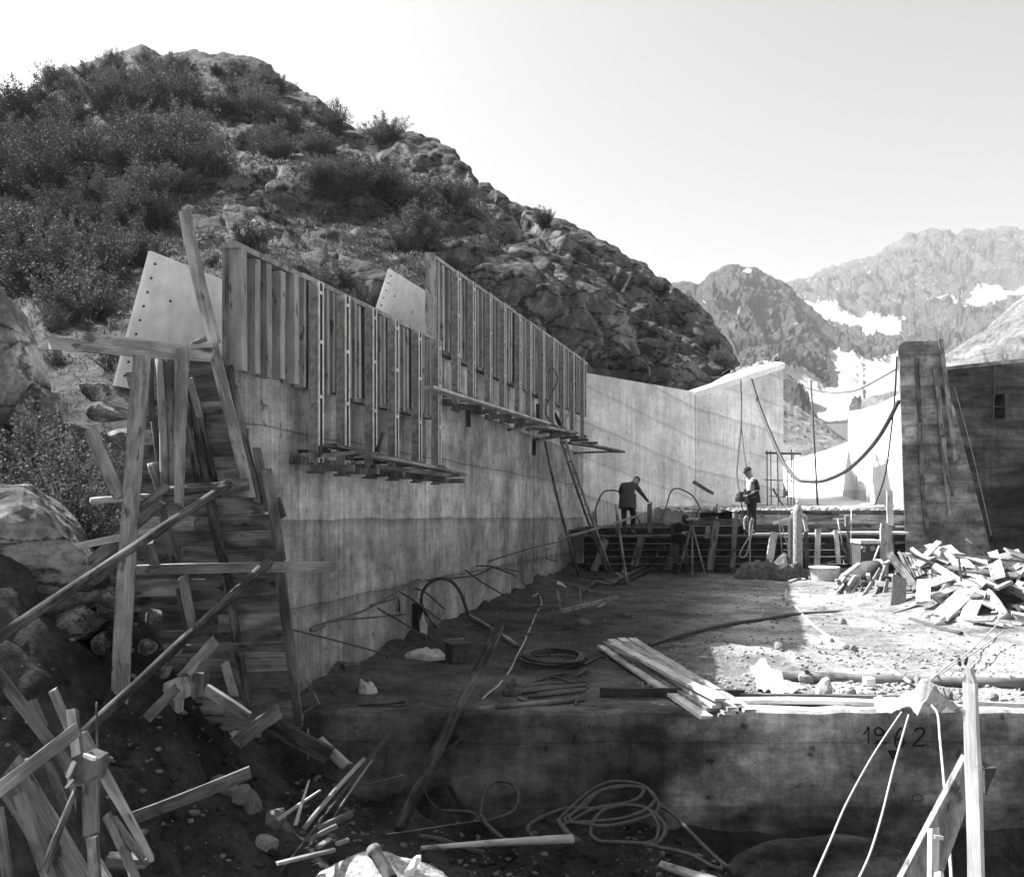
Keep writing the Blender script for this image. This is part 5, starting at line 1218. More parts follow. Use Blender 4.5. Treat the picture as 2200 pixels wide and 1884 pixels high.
# ------------------------------------------------------------------ hose coil and boulder in the pit
def hz(t, pts, r, m, label, Yf, cat='hose', name='hose', n=7):
    path = []
    for q in pts:
        a, b = px(t, q[0], q[1]); Y = Yf(b); path.append(P(a, b, Y))
    path = [q + Vector((random.uniform(-.012, .012), random.uniform(-.01, .01), random.uniform(-.012, .012))) for q in path]
    return tube(name, path, r, m, n, 7, wob=.1, label=label, cat=cat)
YC = lambda b: 8.55 - (b - 1690) * 0.0072
hz('V5', [(1750, 1140), (1640, 1040), (1470, 860), (1300, 690), (1200, 630), (1110, 520), (980, 465), (800, 450), (640, 520), (480, 650), (380, 760), (440, 780), (600, 690), (760, 640), (900, 620), (1020, 590), (1060, 520), (980, 490), (800, 500), (640, 560), (520, 680),
           (420, 760), (560, 790), (760, 810), (960, 780), (1130, 720), (1200, 640), (1140, 540), (1060, 490), (860, 480), (700, 540), (580, 640), (480, 730), (500, 770), (700, 770), (900, 740), (1080, 690), (1160, 600)], .018, RUBBER, 'big loose coil of thick hose in the pit', YC)
hz('V5', [(170, 905), (120, 840), (180, 760), (320, 690), (480, 655), (700, 655), (940, 625), (1100, 670), (1220, 760), (1250, 860), (1180, 930), (1080, 960)], .019, RUBBER, 'wide outer loop of hose lying on the coil', YC)
hz('V5', [(1690, 1100), (1680, 1140), (1600, 1120), (1420, 1040), (1200, 970), (1000, 950), (760, 940), (660, 920), (630, 850), (660, 750), (760, 670), (920, 640), (1080, 680), (1180, 770), (1190, 850), (1140, 930), (1000, 945)], .018, RUBBER, 'round standing loop of hose before the coil', YC)
hz('V5', [(370, 770), (440, 850), (540, 940)], .024, RUBBER_D, 'short straight hose end under the coil', YC)
hz('V4', [(1430, 745), (1700, 760), (1790, 830), (1805, 640), (1850, 530), (1950, 475), (2060, 510), (2120, 620), (2080, 740), (1950, 815), (1810, 835)], .016, RUBBER, 'thin black hose loop left of the big coil', lambda b: 8.45 - (b - 1690) * .0045)
hz('V4', [(1790, 800), (1870, 900), (1990, 1000)], .02, RUBBER_D, 'short pale hose end by the thin loop', lambda b: 8.0 - (b - 1760) * .006)
hz('V4', [(1250, 980), (1420, 1010), (1620, 1080), (1820, 1130)], .026, RUBBER, 'black hose crossing the pale tapered pole', lambda b: 7.45)
hz('V4', [(1700, 10), (1580, 130), (1440, 240), (1330, 330), (1290, 450), (1290, 560), (1330, 660), (1400, 730)], .01, RUBBER, 'thin black cable hanging down beside the peeling log', lambda b: 8.8 - max(0, b - 1600) * .004)
hz('V4', [(945, 90), (970, 220), (960, 340), (910, 390)], .006, IRON, 'thin wire hanging down the front wall', lambda b: 8.85, 'wire', 'wire')
def boulder(name, c, s, mat, seed, label, rot=(0, 0, 0), sub=5, cat='boulder', group=None):
    o = link(name, rock_mesh(seed, sub, .8), mat); o.location = c; o.scale = s; o.rotation_euler = rot; return setp(o, label, cat, group)
boulder('boulder', (-1.0, 6.55, -2.93), (.62, .45, .33), plain('boulder_crust', .33, .95, .1, 12, .5, 0, 1.0), 41, 'crusty sunlit boulder at the rim of the pit')
boulder('boulder', (-.25, 6.5, -3.02), (.45, .4, .24), plain('boulder_pale', .33, .95, .1, 12, .5, 0, 1.0), 42, 'low sunlit rock right of the crusty boulder')
boulder('boulder', (.55, 6.6, -3.1), (.7, .5, .22), ROCK_N, 43, 'flat shaded rock below the hose coil')
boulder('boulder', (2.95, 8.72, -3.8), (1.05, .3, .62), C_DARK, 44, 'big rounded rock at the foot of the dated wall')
boulder('boulder', (-.72, 8.6, -3.1), (.42, .28, .42), PIT, 45, 'rounded rock behind the peeling log')
boulder('boulder', (-1.95, 7.35, -2.85), (.16, .14, .12), STONE_L, 46, 'pale stone on the rubble slope of the pit', sub=3, group='pale stones on the pit slope', cat='stone')
for k, (x, y, s) in enumerate(((470, 1430, .1), (540, 1290, .13), (550, 1340, .08), (590, 1385, .1), (600, 1320, .08), (610, 1660, .09), (480, 1720, .12), (520, 1765, .1), (590, 1700, .12), (830, 1720, .05), (925, 1768, .05))):
    p = P(x, y, 7.6 if x > 450 else 7.3); zz = pit_z(p.x, p.y); p = P(x, y, 7.6)
    boulder('stone', (p.x, p.y, max(zz, -3.3) + .03), (s * 1.1, s, s * .8), STONE, 50 + k % 4, 'pale stone on the rubble slope of the pit', (k, k * 1.7, k), 3, 'stone', 'pale stones on the pit slope')
def clay_pipe(a, b, Ya, Yb, r, label):
    p0, p1 = P(*px('V4', *a), Ya), P(*px('V4', *b), Yb); m = aim(p0, p1, (0, -1, 0)); L = (p1 - p0).length; n = 14; v = []; f = []
    for rr, zz in ((r, L), (r, 0.05), (r * 1.15, .045), (r * 1.15, 0), (r * .88, 0), (r * .88, L)):
        for k in range(n): v.append((math.cos(k * 2 * math.pi / n) * rr, math.sin(k * 2 * math.pi / n) * rr, zz))
    for j in range(5):
        for k in range(n): f.append((j * n + k, j * n + (k + 1) % n, (j + 1) * n + (k + 1) % n, (j + 1) * n + k))
    o = link('clay_pipe', mesh('clay_pipe', v, f, True), STONE); m.translation = p0; o.matrix_basis = m; return setp(o, label, 'pipe')
clay_pipe((830, 1085), (1000, 1360), 6.25, 6.05, .042, 'short open clay pipe lying on the sunlit boulder')
slab_shape('white_bark', 'V4', [(1110, 1300), (1190, 1190), (1220, 1165), (1255, 1165), (1260, 1195), (1235, 1230), (1190, 1330), (1120, 1343)], 6.1, .04, PLY, 'white curl of bark on the sunlit boulder', 'bark', bulge=.02)
# ------------------------------------------------------------------ rocks of the left bank
for k, (x, y, Yd, s, seed, lab) in enumerate([((40), 1225, 7.9, (.95, .7, .72), 61, 'big rounded rock with a sunlit top on the left bank'), (-20, 800, 12.5, (1.05, .9, 1.15), 62, 'tall cracked slab of rock above the leafy bush'),
        (85, 900, 12.3, (.35, .4, .5), 63, 'narrow slab beside the tall cracked rock'), (205, 842, 12.8, (.24, .22, .22), 64, 'squarish boulder left of the main post'), (225, 890, 12.6, (.4, .3, .18), 65, 'low turfy boulder left of the main post'), (275, 945, 11.8, (.4, .3, .2), 66, 'low stone behind the main post')]):
    boulder('boulder', P(x, y, Yd), s, ROCK_N, seed, lab, (0, 0, k))
for k, (x, y, w) in enumerate([(30, 1400, 60), (90, 1420, 50), (60, 1370, 42), (105, 1345, 40), (130, 1480, 40), (100, 1440, 32), (220, 1390, 56), (170, 1450, 60), (240, 1300, 62), (170, 1340, 90), (60, 1470, 44), (30, 1510, 40), (200, 1510, 50), (330, 1330, 46), (320, 1390, 40), (150, 1530, 44), (80, 1540, 40), (260, 1230, 46), (350, 1440, 40), (300, 1470, 40)]):
    Yd = 7.75; p = P(x, y, Yd); r = w / 2 / F * Yd * 1.15
    boulder('rock_block', p, (r * 1.1, r * 1.2, r), ROCK_N, 70 + k % 7, 'angular block in the cracked rock face of the left bank', (k * .7, k * 1.1, k * .5), 4, 'rock', 'blocks of the left rock face')
# ================================================================== timber bulkhead across the back of the floor
YB = 24.35
XB = lambda p, Y=YB: (p - CX) / F * Y
def bulkhead():
    R = random.Random(9)
    root = empty('timber_bulkhead', (5.5, YB, FZ), 'long boarded timber bulkhead with walkway and struts across the back of the floor', 'bulkhead')
    # boarding, lower (dark) and upper
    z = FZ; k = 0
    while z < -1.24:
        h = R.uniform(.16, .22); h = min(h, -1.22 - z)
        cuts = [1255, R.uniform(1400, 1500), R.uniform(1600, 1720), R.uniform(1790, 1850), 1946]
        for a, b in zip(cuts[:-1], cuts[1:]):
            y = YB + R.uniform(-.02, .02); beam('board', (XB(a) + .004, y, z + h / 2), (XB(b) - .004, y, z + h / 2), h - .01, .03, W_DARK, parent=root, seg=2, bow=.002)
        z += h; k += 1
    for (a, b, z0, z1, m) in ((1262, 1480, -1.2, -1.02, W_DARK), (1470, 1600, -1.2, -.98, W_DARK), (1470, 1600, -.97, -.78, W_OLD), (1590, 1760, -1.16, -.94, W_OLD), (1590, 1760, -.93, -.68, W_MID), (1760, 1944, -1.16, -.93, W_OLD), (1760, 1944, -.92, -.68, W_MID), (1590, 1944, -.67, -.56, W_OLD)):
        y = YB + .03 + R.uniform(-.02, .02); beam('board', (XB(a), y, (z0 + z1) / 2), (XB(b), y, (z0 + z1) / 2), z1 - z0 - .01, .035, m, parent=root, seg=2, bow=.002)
    # walkway ledge and sill
    for (a, b, z_, m) in ((1258, 1450, -1.215, W_OLD), (1452, 1600, -1.215, W_OLD), (1602, 1780, -1.17, W_NEW), (1782, 1930, -1.13, W_NEW)):
        beam('walkway_board', (XB(a), YB - .36, z_), (XB(b), YB - .36, z_), .5, .05, m, face=(0, 0, 1), parent=root, seg=2, bow=.002)
    for (a, b, m) in ((1300, 1560, W_DARK), (1560, 1660, W_MID), (1675, 1860, W_NEW)):
        beam('sill', (XB(a), YB - .5, FZ + .06), (XB(b), YB - .5, FZ + .07), .1, .1, m, parent=root, seg=2, bow=.002)
    # raking struts and uprights (tile, top, foot, width px)
    for t, a, b, w, m in (('W2', (150, 860), (25, 1190), 70, W_OLD), ('W2', (520, 850), (440, 1140), 72, W_OLD), ('W2', (870, 860), (795, 1180), 70, W_OLD), ('W2', (1300, 680), (1230, 1180), 64, W_OLD), ('W2', (1500, 575), (1462, 1160), 50, W_OLD),
                          ('W2', (605, 495), (608, 790), 44, W_OLD), ('W2', (278, 675), (272, 830), 42, W_OLD), ('W2', (35, 570), (40, 760), 46, W_MID), ('W2', (1215, 720), (1205, 850), 56, W_MID), ('W2', (1895, 790), (1850, 1070), 70, W_NEW), ('W2', (1478, 590), (1480, 670), 20, W_NEW),
                          ('W3', (320, 165), (345, 300), 26, W_NEW), ('W3', (338, 310), (345, 600), 30, W_OLD), ('W3', (435, 285), (425, 590), 44, W_NEW), ('W3', (575, 290), (598, 555), 32, W_NEW), ('W3', (662, 175), (665, 260), 28, W_MID), ('W3', (672, 300), (680, 560), 24, W_OLD),
                          ('W3', (1003, -20), (1010, 255), 46, W_NEW), ('W3', (1000, 270), (1015, 470), 44, W_MID), ('W3', (955, 240), (935, 470), 44, W_NEW), ('W3', (610, 380), (690, 560), 22, W_OLD)):
        rak = t == 'W2' and a[1] > 550 and b[1] > 1000
        p0 = P(*px(t, *b), YB - (.95 if rak else .64)); p1 = P(*px(t, *a), YB - (.6 if rak else .64))
        beam('strut', p0, p1, w / TILES[t][2] / F * YB, .05, m, parent=root, seg=3)
    for t, a, b, w, m in (('W3', (75, 235), (228, 200), 26, W_NEW), ('W3', (548, 203), (668, 198), 20, W_NEW), ('W3', (1050, 262), (1135, 262), 16, W_NEW), ('W3', (1050, 390), (1138, 388), 20, W_NEW), ('W3', (350, 205), (660, 200), 40, W_OLD), ('W3', (460, 560), (650, 520), 16, W_MID)):
        beam('cross_batten', P(*px(t, *a), YB - .05), P(*px(t, *b), YB - .05), w / TILES[t][2] / F * YB, .04, m, parent=root, seg=2)
    return root
bulkhead()
# loose planks on the deck edge, long rods
for k, (t, a, b, w, m) in enumerate([('W3', (75, 145), (365, 135), 26, W_MID), ('W3', (390, 160), (600, 168), 18, W_NEW), ('W3', (660, 130), (960, 110), 22, W_NEW), ('W3', (740, 165), (1110, 160), 24, W_NEW), ('W2', (1130, 610), (1460, 575), 30, W_OLD), ('W2', (1320, 640), (1590, 600), 26, W_OLD), ('W2', (1140, 660), (1290, 650), 22, W_MID)]):
    Y = 25.0 + .3 * (k % 3); tb(t, a, b, Y, Y, w, .12, m, 'loose plank lying on the edge of the upper deck', face=(0, -.3, .95), group='planks on the upper deck')
for k, (t, a, b, r) in enumerate([('W3', (120, 160), (155, 530), .014), ('W3', (125, 165), (230, 570), .014), ('W3', (700, 110), (695, 560), .012), ('W3', (590, 200), (625, 390), .016), ('W2', (1400, 1040), (1405, 1150), .012), ('W2', (1285, 515), (1255, 600), .015), ('W2', (1302, 490), (1303, 600), .018), ('W2', (1110, 540), (1085, 640), .02)]):
    p0, p1 = P(*px(t, *a), YB - .7), P(*px(t, *b), YB - .7); tube('iron_rod', [p0, p1], r, IRON if k > 3 else STEEL_L, straight=True, label='thin iron rod leaning on the timber bulkhead', cat='rod', group='rods leaning on the bulkhead')
tube('cable', [P(1725, 1045, YB - .7), P(1716, 1080, YB - .72), P(1722, 1135, YB - .72), P(1715, 1190, YB - .72)], .012, ROPE, label='pale cord hanging by the gas cylinder', cat='cord')
tube('cable', [P(*px('W2', 1690, 760), YB - 1), P(*px('W2', 1620, 860), YB - 1), P(*px('W2', 1550, 980), YB - 1), P(*px('W2', 1545, 1040), YB - 1), P(*px('W2', 1600, 1030), YB - 1), P(*px('W2', 1640, 900), YB - 1), P(*px('W2', 1680, 680), YB - 1), P(*px('W2', 1655, 660), YB - 1), P(*px('W2', 1640, 800), YB - 1), P(*px('W2', 1650, 1190), YB - 1)], .018, ROPE, label='tangle of gas hose hanging on the cylinder trolley', cat='hose')
tube('hook', [P(*px('W2', 1590, 760), YB - 1), P(*px('W2', 1585, 660), YB - 1), P(*px('W2', 1605, 625), YB - 1), P(*px('W2', 1630, 640), YB - 1)], .02, STEEL_L, label='bent pale pipe hook beside the gas cylinder', cat='hook')
# gas cylinder
def gas(pxx, label, m, ztop, Y, sc=1.0):
    c = P(pxx, 1240, Y); z0 = FZ; r = .115 * sc; H = ztop - z0
    root = empty('gas_cylinder', (c.x, Y, z0), label, 'gas cylinder')
    def lathe(name, prof, mat):
        n = 16; v = [(c.x + rr * math.cos(a * 2 * math.pi / n), Y + rr * math.sin(a * 2 * math.pi / n), zz) for rr, zz in prof for a in range(n)]
        f = [(j * n + k, j * n + (k + 1) % n, (j + 1) * n + (k + 1) % n, (j + 1) * n + k) for j in range(len(prof) - 1) for k in range(n)]
        f.append(tuple(range(n - 1, -1, -1))); f.append(tuple((len(prof) - 1) * n + k for k in range(n)))
        rebase(link(name, mesh(name, v, f, True), mat), root)
    lathe('body', [(r * .95, z0), (r, z0 + .03), (r, z0 + H * .82), (r * .96, z0 + H * .86), (r * .8, z0 + H * .9), (r * .5, z0 + H * .935), (r * .32, z0 + H * .945)], m)
    lathe('valve_cap', [(r * .36, z0 + H * .946), (r * .38, z0 + H * .99), (r * .2, z0 + H)], STEEL_L)
gas(1714, 'tall pale-shouldered gas cylinder standing before the bulkhead', STEEL, P(0, 1074, 22.9).z, 22.9)
gas(1703, 'darker gas cylinder close beside the pale-shouldered one', IRON, -.55, 23.2)
crumple('tarpaulin', G('W2', 1870, 1270), .78, .45, .62, TARP, 17, 30, 22, label='crumpled dark tarpaulin heap below the gas cylinders', cat='tarpaulin')
# round tub
def tub():
    c = G('W3', 520, 700); root = empty('tub', (c.x, c.y + .3, FZ), 'round pale metal tub before the bulkhead', 'tub'); n = 22; v = []; f = []
    for r, z in ((.3, 0), (.34, .3), (.355, .3), (.355, .27), (.32, .3), (.28, .03)):
        for k in range(n): v.append((c.x + math.cos(k * 2 * math.pi / n) * r, c.y + .3 + math.sin(k * 2 * math.pi / n) * r, FZ + .02 + z))
    for j in range(5):
        for k in range(n): f.append((j * n + k, j * n + (k + 1) % n, (j + 1) * n + (k + 1) % n, (j + 1) * n + k))
    f.append(tuple(5 * n + k for k in range(n))); rebase(link('body', mesh('body', v, f, True), STEEL_L), root)
tub()
for k, (a, b, w) in enumerate((((190, 625), (320, 680), 30), ((200, 700), (300, 670), 16), ((300, 610), (400, 620), 22))):
    gl('W3', a, b, w, W_NEW, 'pale chip of wood on the floor between tarpaulin and tub', .02, .04, .03, 'offcut', 'offcut', group='offcuts by the tub')
# machine (small control chest with dials and a motor)
def machine():
    c = G('W3', 850, 790); Y = 19.6; s = Y / F / 3.7
    X = lambda x: (px('W3', x, 0)[0] - CX) / F * Y
    Zz = lambda y: (HY - px('W3', 0, y)[1]) / F * Y
    root = empty('compressor', (X(850), Y, FZ), 'small compressor with a dial panel and a drum motor', 'machine')
    box('chest', X(775), X(940), Y, Y + .5, FZ, Zz(400), IRON, root); box('lid', X(765), X(945), Y - .05, Y + .55, Zz(400) + .002, Zz(372), STEEL_L, root)
    for x, y, r in ((795, 430, .05), (865, 435, .055), (800, 460, .025), (925, 430, .03)):
        tube('dial', [(X(x), Y - .03, Zz(y)), (X(x), Y + .0, Zz(y))], r, STEEL, parent=root, straight=True, sides=14)
    beam('upright', (X(955), Y - .06, FZ), (X(955), Y - .06, Zz(240)), .16, .05, W_NEW, parent=root)
    for x0, y0, x1, y1, r in ((735, 600, 860, 590, .2),):
        tube('drum', [(X(x0), Y - .5, Zz(y0)), (X(x1), Y - .45, Zz(y1))], r, IRON, parent=root, straight=True, sides=18)
        tube('drum_band', [(X(845), Y - .45, Zz(590)), (X(868), Y - .44, Zz(588))], r * 1.08, STEEL_L, parent=root, straight=True, sides=18)
    tube('lever', [(X(830), Y - .3, Zz(530)), (X(905), Y - .1, Zz(415))], .02, STEEL_L, parent=root, straight=True)
    for x in (600, 700, 820):
        box('foot', X(x), X(x + 70), Y - .6, Y - .2, FZ, FZ + .25, IRON, root)
machine()
# ------------------------------------------------------------------ scrap timber heap beside the pier
HG = 'loose timber in the scrap heap'
def heap(t, a, b, Ya, Yb, w, th, m, label=None, face=(-.3, -.6, .7), name='board', **k):
    return tb(t, a, b, Ya, Yb, w, th, m, label or 'loose board thrown on the scrap timber heap beside the pier', face, name, 'board', group=None if label else 'boards of the scrap heap', **k)
heap('W3', (1400, 985), (1825, 600), 14.6, 16.6, 125, .05, W_NEW, 'broad white board lying across the front of the scrap heap')
heap('W3', (1600, 1060), (1720, 780), 14.3, 15.6, 110, .05, W_NEW, 'white board standing out of the foot of the scrap heap')
heap('W3', (1270, 880), (1280, 690), 15.6, 16.0, 105, .05, W_NEW, 'short white board standing upright in the scrap heap')
heap('W3', (1440, 430), (1760, 720), 17.6, 16.4, 100, .05, W_NEW)
heap('W3', (1550, 520), (1850, 600), 17.4, 16.8, 90, .05, W_NEW)
heap('W3', (1300, 410), (1560, 600), 17.8, 17.2, 55, .06, W_NEW)
heap('W3', (1200, 600), (1400, 380), 17.2, 17.6, 44, .05, W_NEW)
heap('W3', (1225, 585), (1350, 500), 17.0, 17.4, 40, .05, W_MID)
heap('W3', (1180, 440), (1260, 500), 18.0, 17.6, 26, .04, W_NEW)
heap('W3', (1360, 580), (1560, 700), 16.8, 16.4, 60, .05, W_NEW)
heap('W3', (1310, 630), (1420, 600), 17.0, 16.8, 40, .04, W_NEW)
heap('W3', (1330, 720), (1500, 660), 16.4, 16.4, 70, .05, W_NEW)
heap('W3', (1360, 820), (1480, 770), 15.8, 16.0, 44, .05, W_NEW)
heap('W3', (1480, 1000), (1520, 960), 14.8, 14.9, 50, .05, W_NEW)
heap('W3', (1000, 480), (1220, 770), 18.4, 16.6, 56, .06, W_OLD, 'dark channel lying against the left side of the scrap heap')
for k in range(5): heap('W3', (1080 + 30 * k, 470 + 8 * k), (1190 + 22 * k, 690 - 10 * k), 18.6 + .1 * k, 17.2 + .1 * k, 24, .06, W_OLD, None, (-.6, -.6, .5))
for k in range(3): heap('W3', (1800 + 20 * k, 660 + 30 * k), (1950 + 60 * k, 700 + 40 * k), 17 + .2 * k, 16.2, 50, .08, W_MID)
heap('W3', (2060, 620), (1960, 700), 16.4, 16.6, 40, .05, W_NEW)
heap('W3', (1900, 680), (2000, 700), 16.0, 16.0, 60, .09, W_NEW)
lg('W3', (1790, 760), (1920, 980), 16.0, 14.6, 70, 86, W_NEW, 'thick pale round log end at the front of the scrap heap', wob=.04)
heap('W3', (1890, 840), (2080, 900), 15.6, 15.4, 110, .04, W_DARK, 'dark sheet leaning at the right of the scrap heap', (-.2, -.8, .5))
heap('W3', (2000, 700), (2100, 800), 16, 15.8, 90, .05, W_NEW)
for k, (a, b) in enumerate((((1970, 950), (2080, 970)), ((1870, 1050), (1980, 1060)), ((1985, 1060), (1980, 1190)), ((1985, 1150), (2060, 1185)), ((1990, 1040), (2060, 1045)), ((1820, 950), (1860, 950)), ((2020, 990), (2090, 1010)), ((1900, 1090), (1980, 1095)), ((1760, 1120), (1900, 1140)), ((2040, 900), (2100, 930)))):
    heap('W3', a, b, 14.3, 14.2, 24, .05, [W_NEW, W_MID][k % 2])
R = random.Random(33)
for k in range(120):            # body of the heap
    cx_, cy_ = (R.gauss(9.0, 1.0), R.gauss(17.0, 1.1)) if k < 70 else (R.gauss(8.6, .8), R.gauss(15.4, .7))
    zz = FZ + .08 + max(0, 1.0 - ((cx_ - 9.0) ** 2 / 3.2 + (cy_ - 17.0) ** 2 / 5.5)) * R.uniform(.2, 1.0)
    a = R.uniform(0, 3.14); L = R.uniform(.8, 2.0); d = Vector((math.cos(a), math.sin(a), R.uniform(-.35, .35))) * L / 2; c = Vector((cx_, cy_, zz))
    if c.y < 14.2 or c.x < 6.2 + (17.5 - c.y) * .2: continue
    beam('board', c - d, c + d, R.uniform(.1, .26), R.uniform(.03, .05), R.choice([W_NEW, W_NEW, W_MID, W_OLD] if k < 70 else [W_DARK, W_OLD, W_MID, W_OLD, W_NEW]), face=(R.uniform(-.5, .5), R.uniform(-.8, .2), R.uniform(.3, 1)), seg=2, label='loose board thrown on the scrap timber heap beside the pier', cat='board', group='boards of the scrap heap')
# crates and box in front of the machine
def trough():
    root = empty('timber_tray', G('W3', 930, 885), 'open timber tray tilted on the floor before the compressor', 'tray')
    q = lambda x, y, Y: P(*px('W3', x, y), Y)
    for a, b, w, fc in (((872, 850, 17.2), (965, 590, 18.6), .14, (1, -.2, 0)), ((1008, 850, 17.2), (1050, 650, 18.6), .14, (1, -.2, 0)), ((868, 852, 17.15), (1012, 852, 17.15), .2, (0, -1, 0))):
        beam('side', q(*a), q(*b), w, .035, W_MID, face=fc, parent=root, seg=2)
    beam('base', q(940, 880, 17.25), q(1008, 660, 18.6), .36, .02, W_OLD, face=(0, -.5, .9), parent=root, seg=2)
    beam('divider', q(960, 800, 17.5), q(990, 680, 17.5), .06, .03, W_MID, parent=root, seg=2); beam('divider', q(900, 800, 17.6), q(1010, 790, 17.6), .08, .03, W_MID, parent=root, seg=2)
    for k in range(5): beam('slat', q(790 + 34 * k, 850 - 52 * k, 17.4 + .25 * k), q(872 + 20 * k, 850 - 50 * k, 17.3 + .25 * k), .04, .02, W_MID, parent=root, seg=2)
    beam('side', q(770, 860, 17.3), q(930, 600, 18.6), .07, .03, W_MID, parent=root, seg=2)
trough()
for k, (a, b, w, m) in enumerate((((580, 800), (650, 700), 44, W_MID), ((610, 815), (690, 710), 40, W_OLD), ((650, 800), (740, 660), 50, W_MID), ((690, 805), (755, 690), 34, W_NEW), ((570, 760), (640, 640), 26, W_NEW), ((600, 720), (700, 600), 30, W_MID), ((640, 650), (760, 560), 24, W_NEW), ((960, 560), (1040, 520), 24, W_NEW), ((830, 640), (860, 760), 30, W_NEW), ((760, 790), (800, 700), 20, W_OLD), ((580, 690), (660, 700), 24, W_NEW))):
    tb('W3', a, b, 18.0, 18.7, w, .05, m, 'short board in the small stack left of the compressor', face=(-.3, -.6, .7), name='board', cat='board', group='boards stacked by the compressor')
o = heap('W3', (1070, 900), (1080, 680), 16.2, 16.8, 110, .04, IRON, 'dark upright metal plate right of the open tray', (-.1, -1, .2))
R = random.Random(8)
for k in range(14):
    x = R.uniform(1140, 1390); y = 880 + (x - 1140) * .55 + R.uniform(-25, 45); p = G('W3', x, y, .08); a = R.uniform(-1, 1)
    tube('pipe_coupler', [p, p + Vector((math.cos(a) * .16, math.sin(a) * .16 + .1, R.uniform(-.02, .06)))], .05, STEEL_L, sides=10, straight=True, label='short steel pipe coupler at the foot of the scrap heap', cat='coupler', group='pipe couplers by the heap')
gp('W3', (1170, 1000), (1570, 1115), .04, IRON, 'long dark pipe lying along the foot of the scrap heap', name='iron_pipe', cat='pipe')
for k, (x, y0, y1) in enumerate(((1555, 520, 700), (1590, 580, 640), (1685, 570, 610))): heap('W3', (x, y0), (x + 20, y1), 16.2, 16.1, 16, .03, IRON, 'dark iron bar stuck in the scrap heap' + (', the longest', ', beside the wire tie', ', the shortest')[k])
tube('binding_wire', [P(*px('W3', 1610, 675), 15.9), P(*px('W3', 1680, 705), 15.7), P(*px('W3', 1730, 740), 15.5)], .012, IRON, label='dark binding wire round the broad white board', cat='wire')

# ------------------------------------------------------------------ hoses and poles hanging at the back
def cab(pts, r, m, label, name='cable', cat='cable', n=10): return tube(name, [Q('Z3', x, y, Y) for x, y, Y in pts], r, m, n, 7, label=label, cat=cat)
cab([(540, 925, 33.0), (590, 1080, 32), (650, 1230, 31), (720, 1380, 30), (790, 1465, 29), (850, 1480, 28.5), (940, 1475, 28), (1050, 1428, 27), (1150, 1345, 26), (1250, 1220, 25), (1347, 1040, 24.4)], .06, RUBBER, 'heavy black hose sagging between the wall end and the pier', 'hose', 'hose')
cab([(485, 925, 32.5), (488, 1150, 31.5), (470, 1350, 28), (464, 1450, 26), (480, 1550, 24.3)], .028, RUBBER, 'black hose hanging from the wall end to the standing worker', 'hose', 'hose')
cab([(486, 1150, 31.4), (500, 1300, 30), (520, 1430, 29), (528, 1500, 28.5)], .022, RUBBER, 'second thin hose hanging beside the standing worker', 'hose', 'hose')
cab([(1335, 800, 24.6), (1325, 1000, 25), (1305, 1200, 26), (1270, 1450, 27), (1215, 1612, 27.5)], .025, RUBBER, 'thin hose hanging down beside the pier', 'hose', 'hose')
cab([(715, 898, 40), (830, 965, 36), (950, 995, 33), (1080, 992, 30), (1160, 965, 28), (1332, 870, 25)], .022, RUBBER_D, 'thin cable sagging across the valley view')
for k, (x0, y0, x1, y1, r, lab) in enumerate(((866, 930, 905, 1612, .03, 'tall thin rod standing on the deck under the sagging hose'), (885, 1230, 900, 1600, .02, 'shorter rod tied to the tall thin rod'))):
    tube('rod', [Q('Z3', x0, y0, 28), Q('Z3', x1, y1, 27.6)], r, IRON, straight=True, label=lab, cat='rod')
def scaffold():
    root = empty('pole_scaffold', Q('Z3', 690, 1625, 33.2), 'light pole scaffold at the foot of the pale wall end', 'scaffold')
    for a, b in (((628, 1310), (630, 1620)), ((648, 1310), (652, 1620)), ((685, 1320), (690, 1620)), ((738, 1390), (742, 1620)), ((762, 1305), (758, 1625)), ((770, 1330), (775, 1620))): tube('standard', [Q('Z3', *a, 33.4), Q('Z3', *b, 33.2)], .02, IRON, parent=root, straight=True)
    for a, b, r in (((620, 1325), (815, 1330), .045), ((610, 1470), (775, 1478), .018), ((640, 1560), (770, 1570), .015)): tube('ledger', [Q('Z3', *a, 33.25), Q('Z3', *b, 33.3)], r, IRON, parent=root, straight=True)
    tube('brace', [Q('Z3', 660, 1520, 33.3), Q('Z3', 720, 1620, 33.2)], .04, W_OLD, parent=root, straight=True)
scaffold()
tube('hose', [P(*px('W2', 40, 570), 24.6), P(*px('W2', 90, 430), 24.7), P(*px('W2', 140, 365), 24.8), P(*px('W2', 240, 355), 24.8), P(*px('W2', 300, 375), 24.6)], .02, RUBBER_D, label='thin hose arched behind the stooping worker', cat='hose')
tube('hose', [P(*px('W2', 690, 720), 24.5), P(*px('W2', 760, 570), 24.8), P(*px('W2', 820, 380), 25.1), P(*px('W2', 880, 335), 25.2), P(*px('W2', 960, 355), 25.2), P(*px('W2', 1050, 410), 25.1), P(*px('W2', 1110, 500), 25), P(*px('W2', 1145, 580), 24.8)], .02, RUBBER_D, label='thin hose arched over the crouching worker', cat='hose')
beam('wall_bracket', P(*px('W2', 1060, 265), 29.0), P(*px('W2', 1260, 385), 29.6), .1, .08, W_OLD, label='rusty slanting bracket fixed on the pale far wall', cat='bracket')
tube('prop_stick', [P(*px('W2', 450, 560), YB - .4), P(*px('W2', 525, 740), YB - .4)], .02, W_OLD, straight=True, label='thin stick beside the stooping worker', cat='stick')
# white marker on the hill
p, _ = hill_at(218, 150); o = box('survey_marker', -.2, .2, -.15, .15, -.3, .8, PLY); o.location = P(218, 152, p.y - .2); setp(o, 'small white survey marker high on the hill', 'marker')
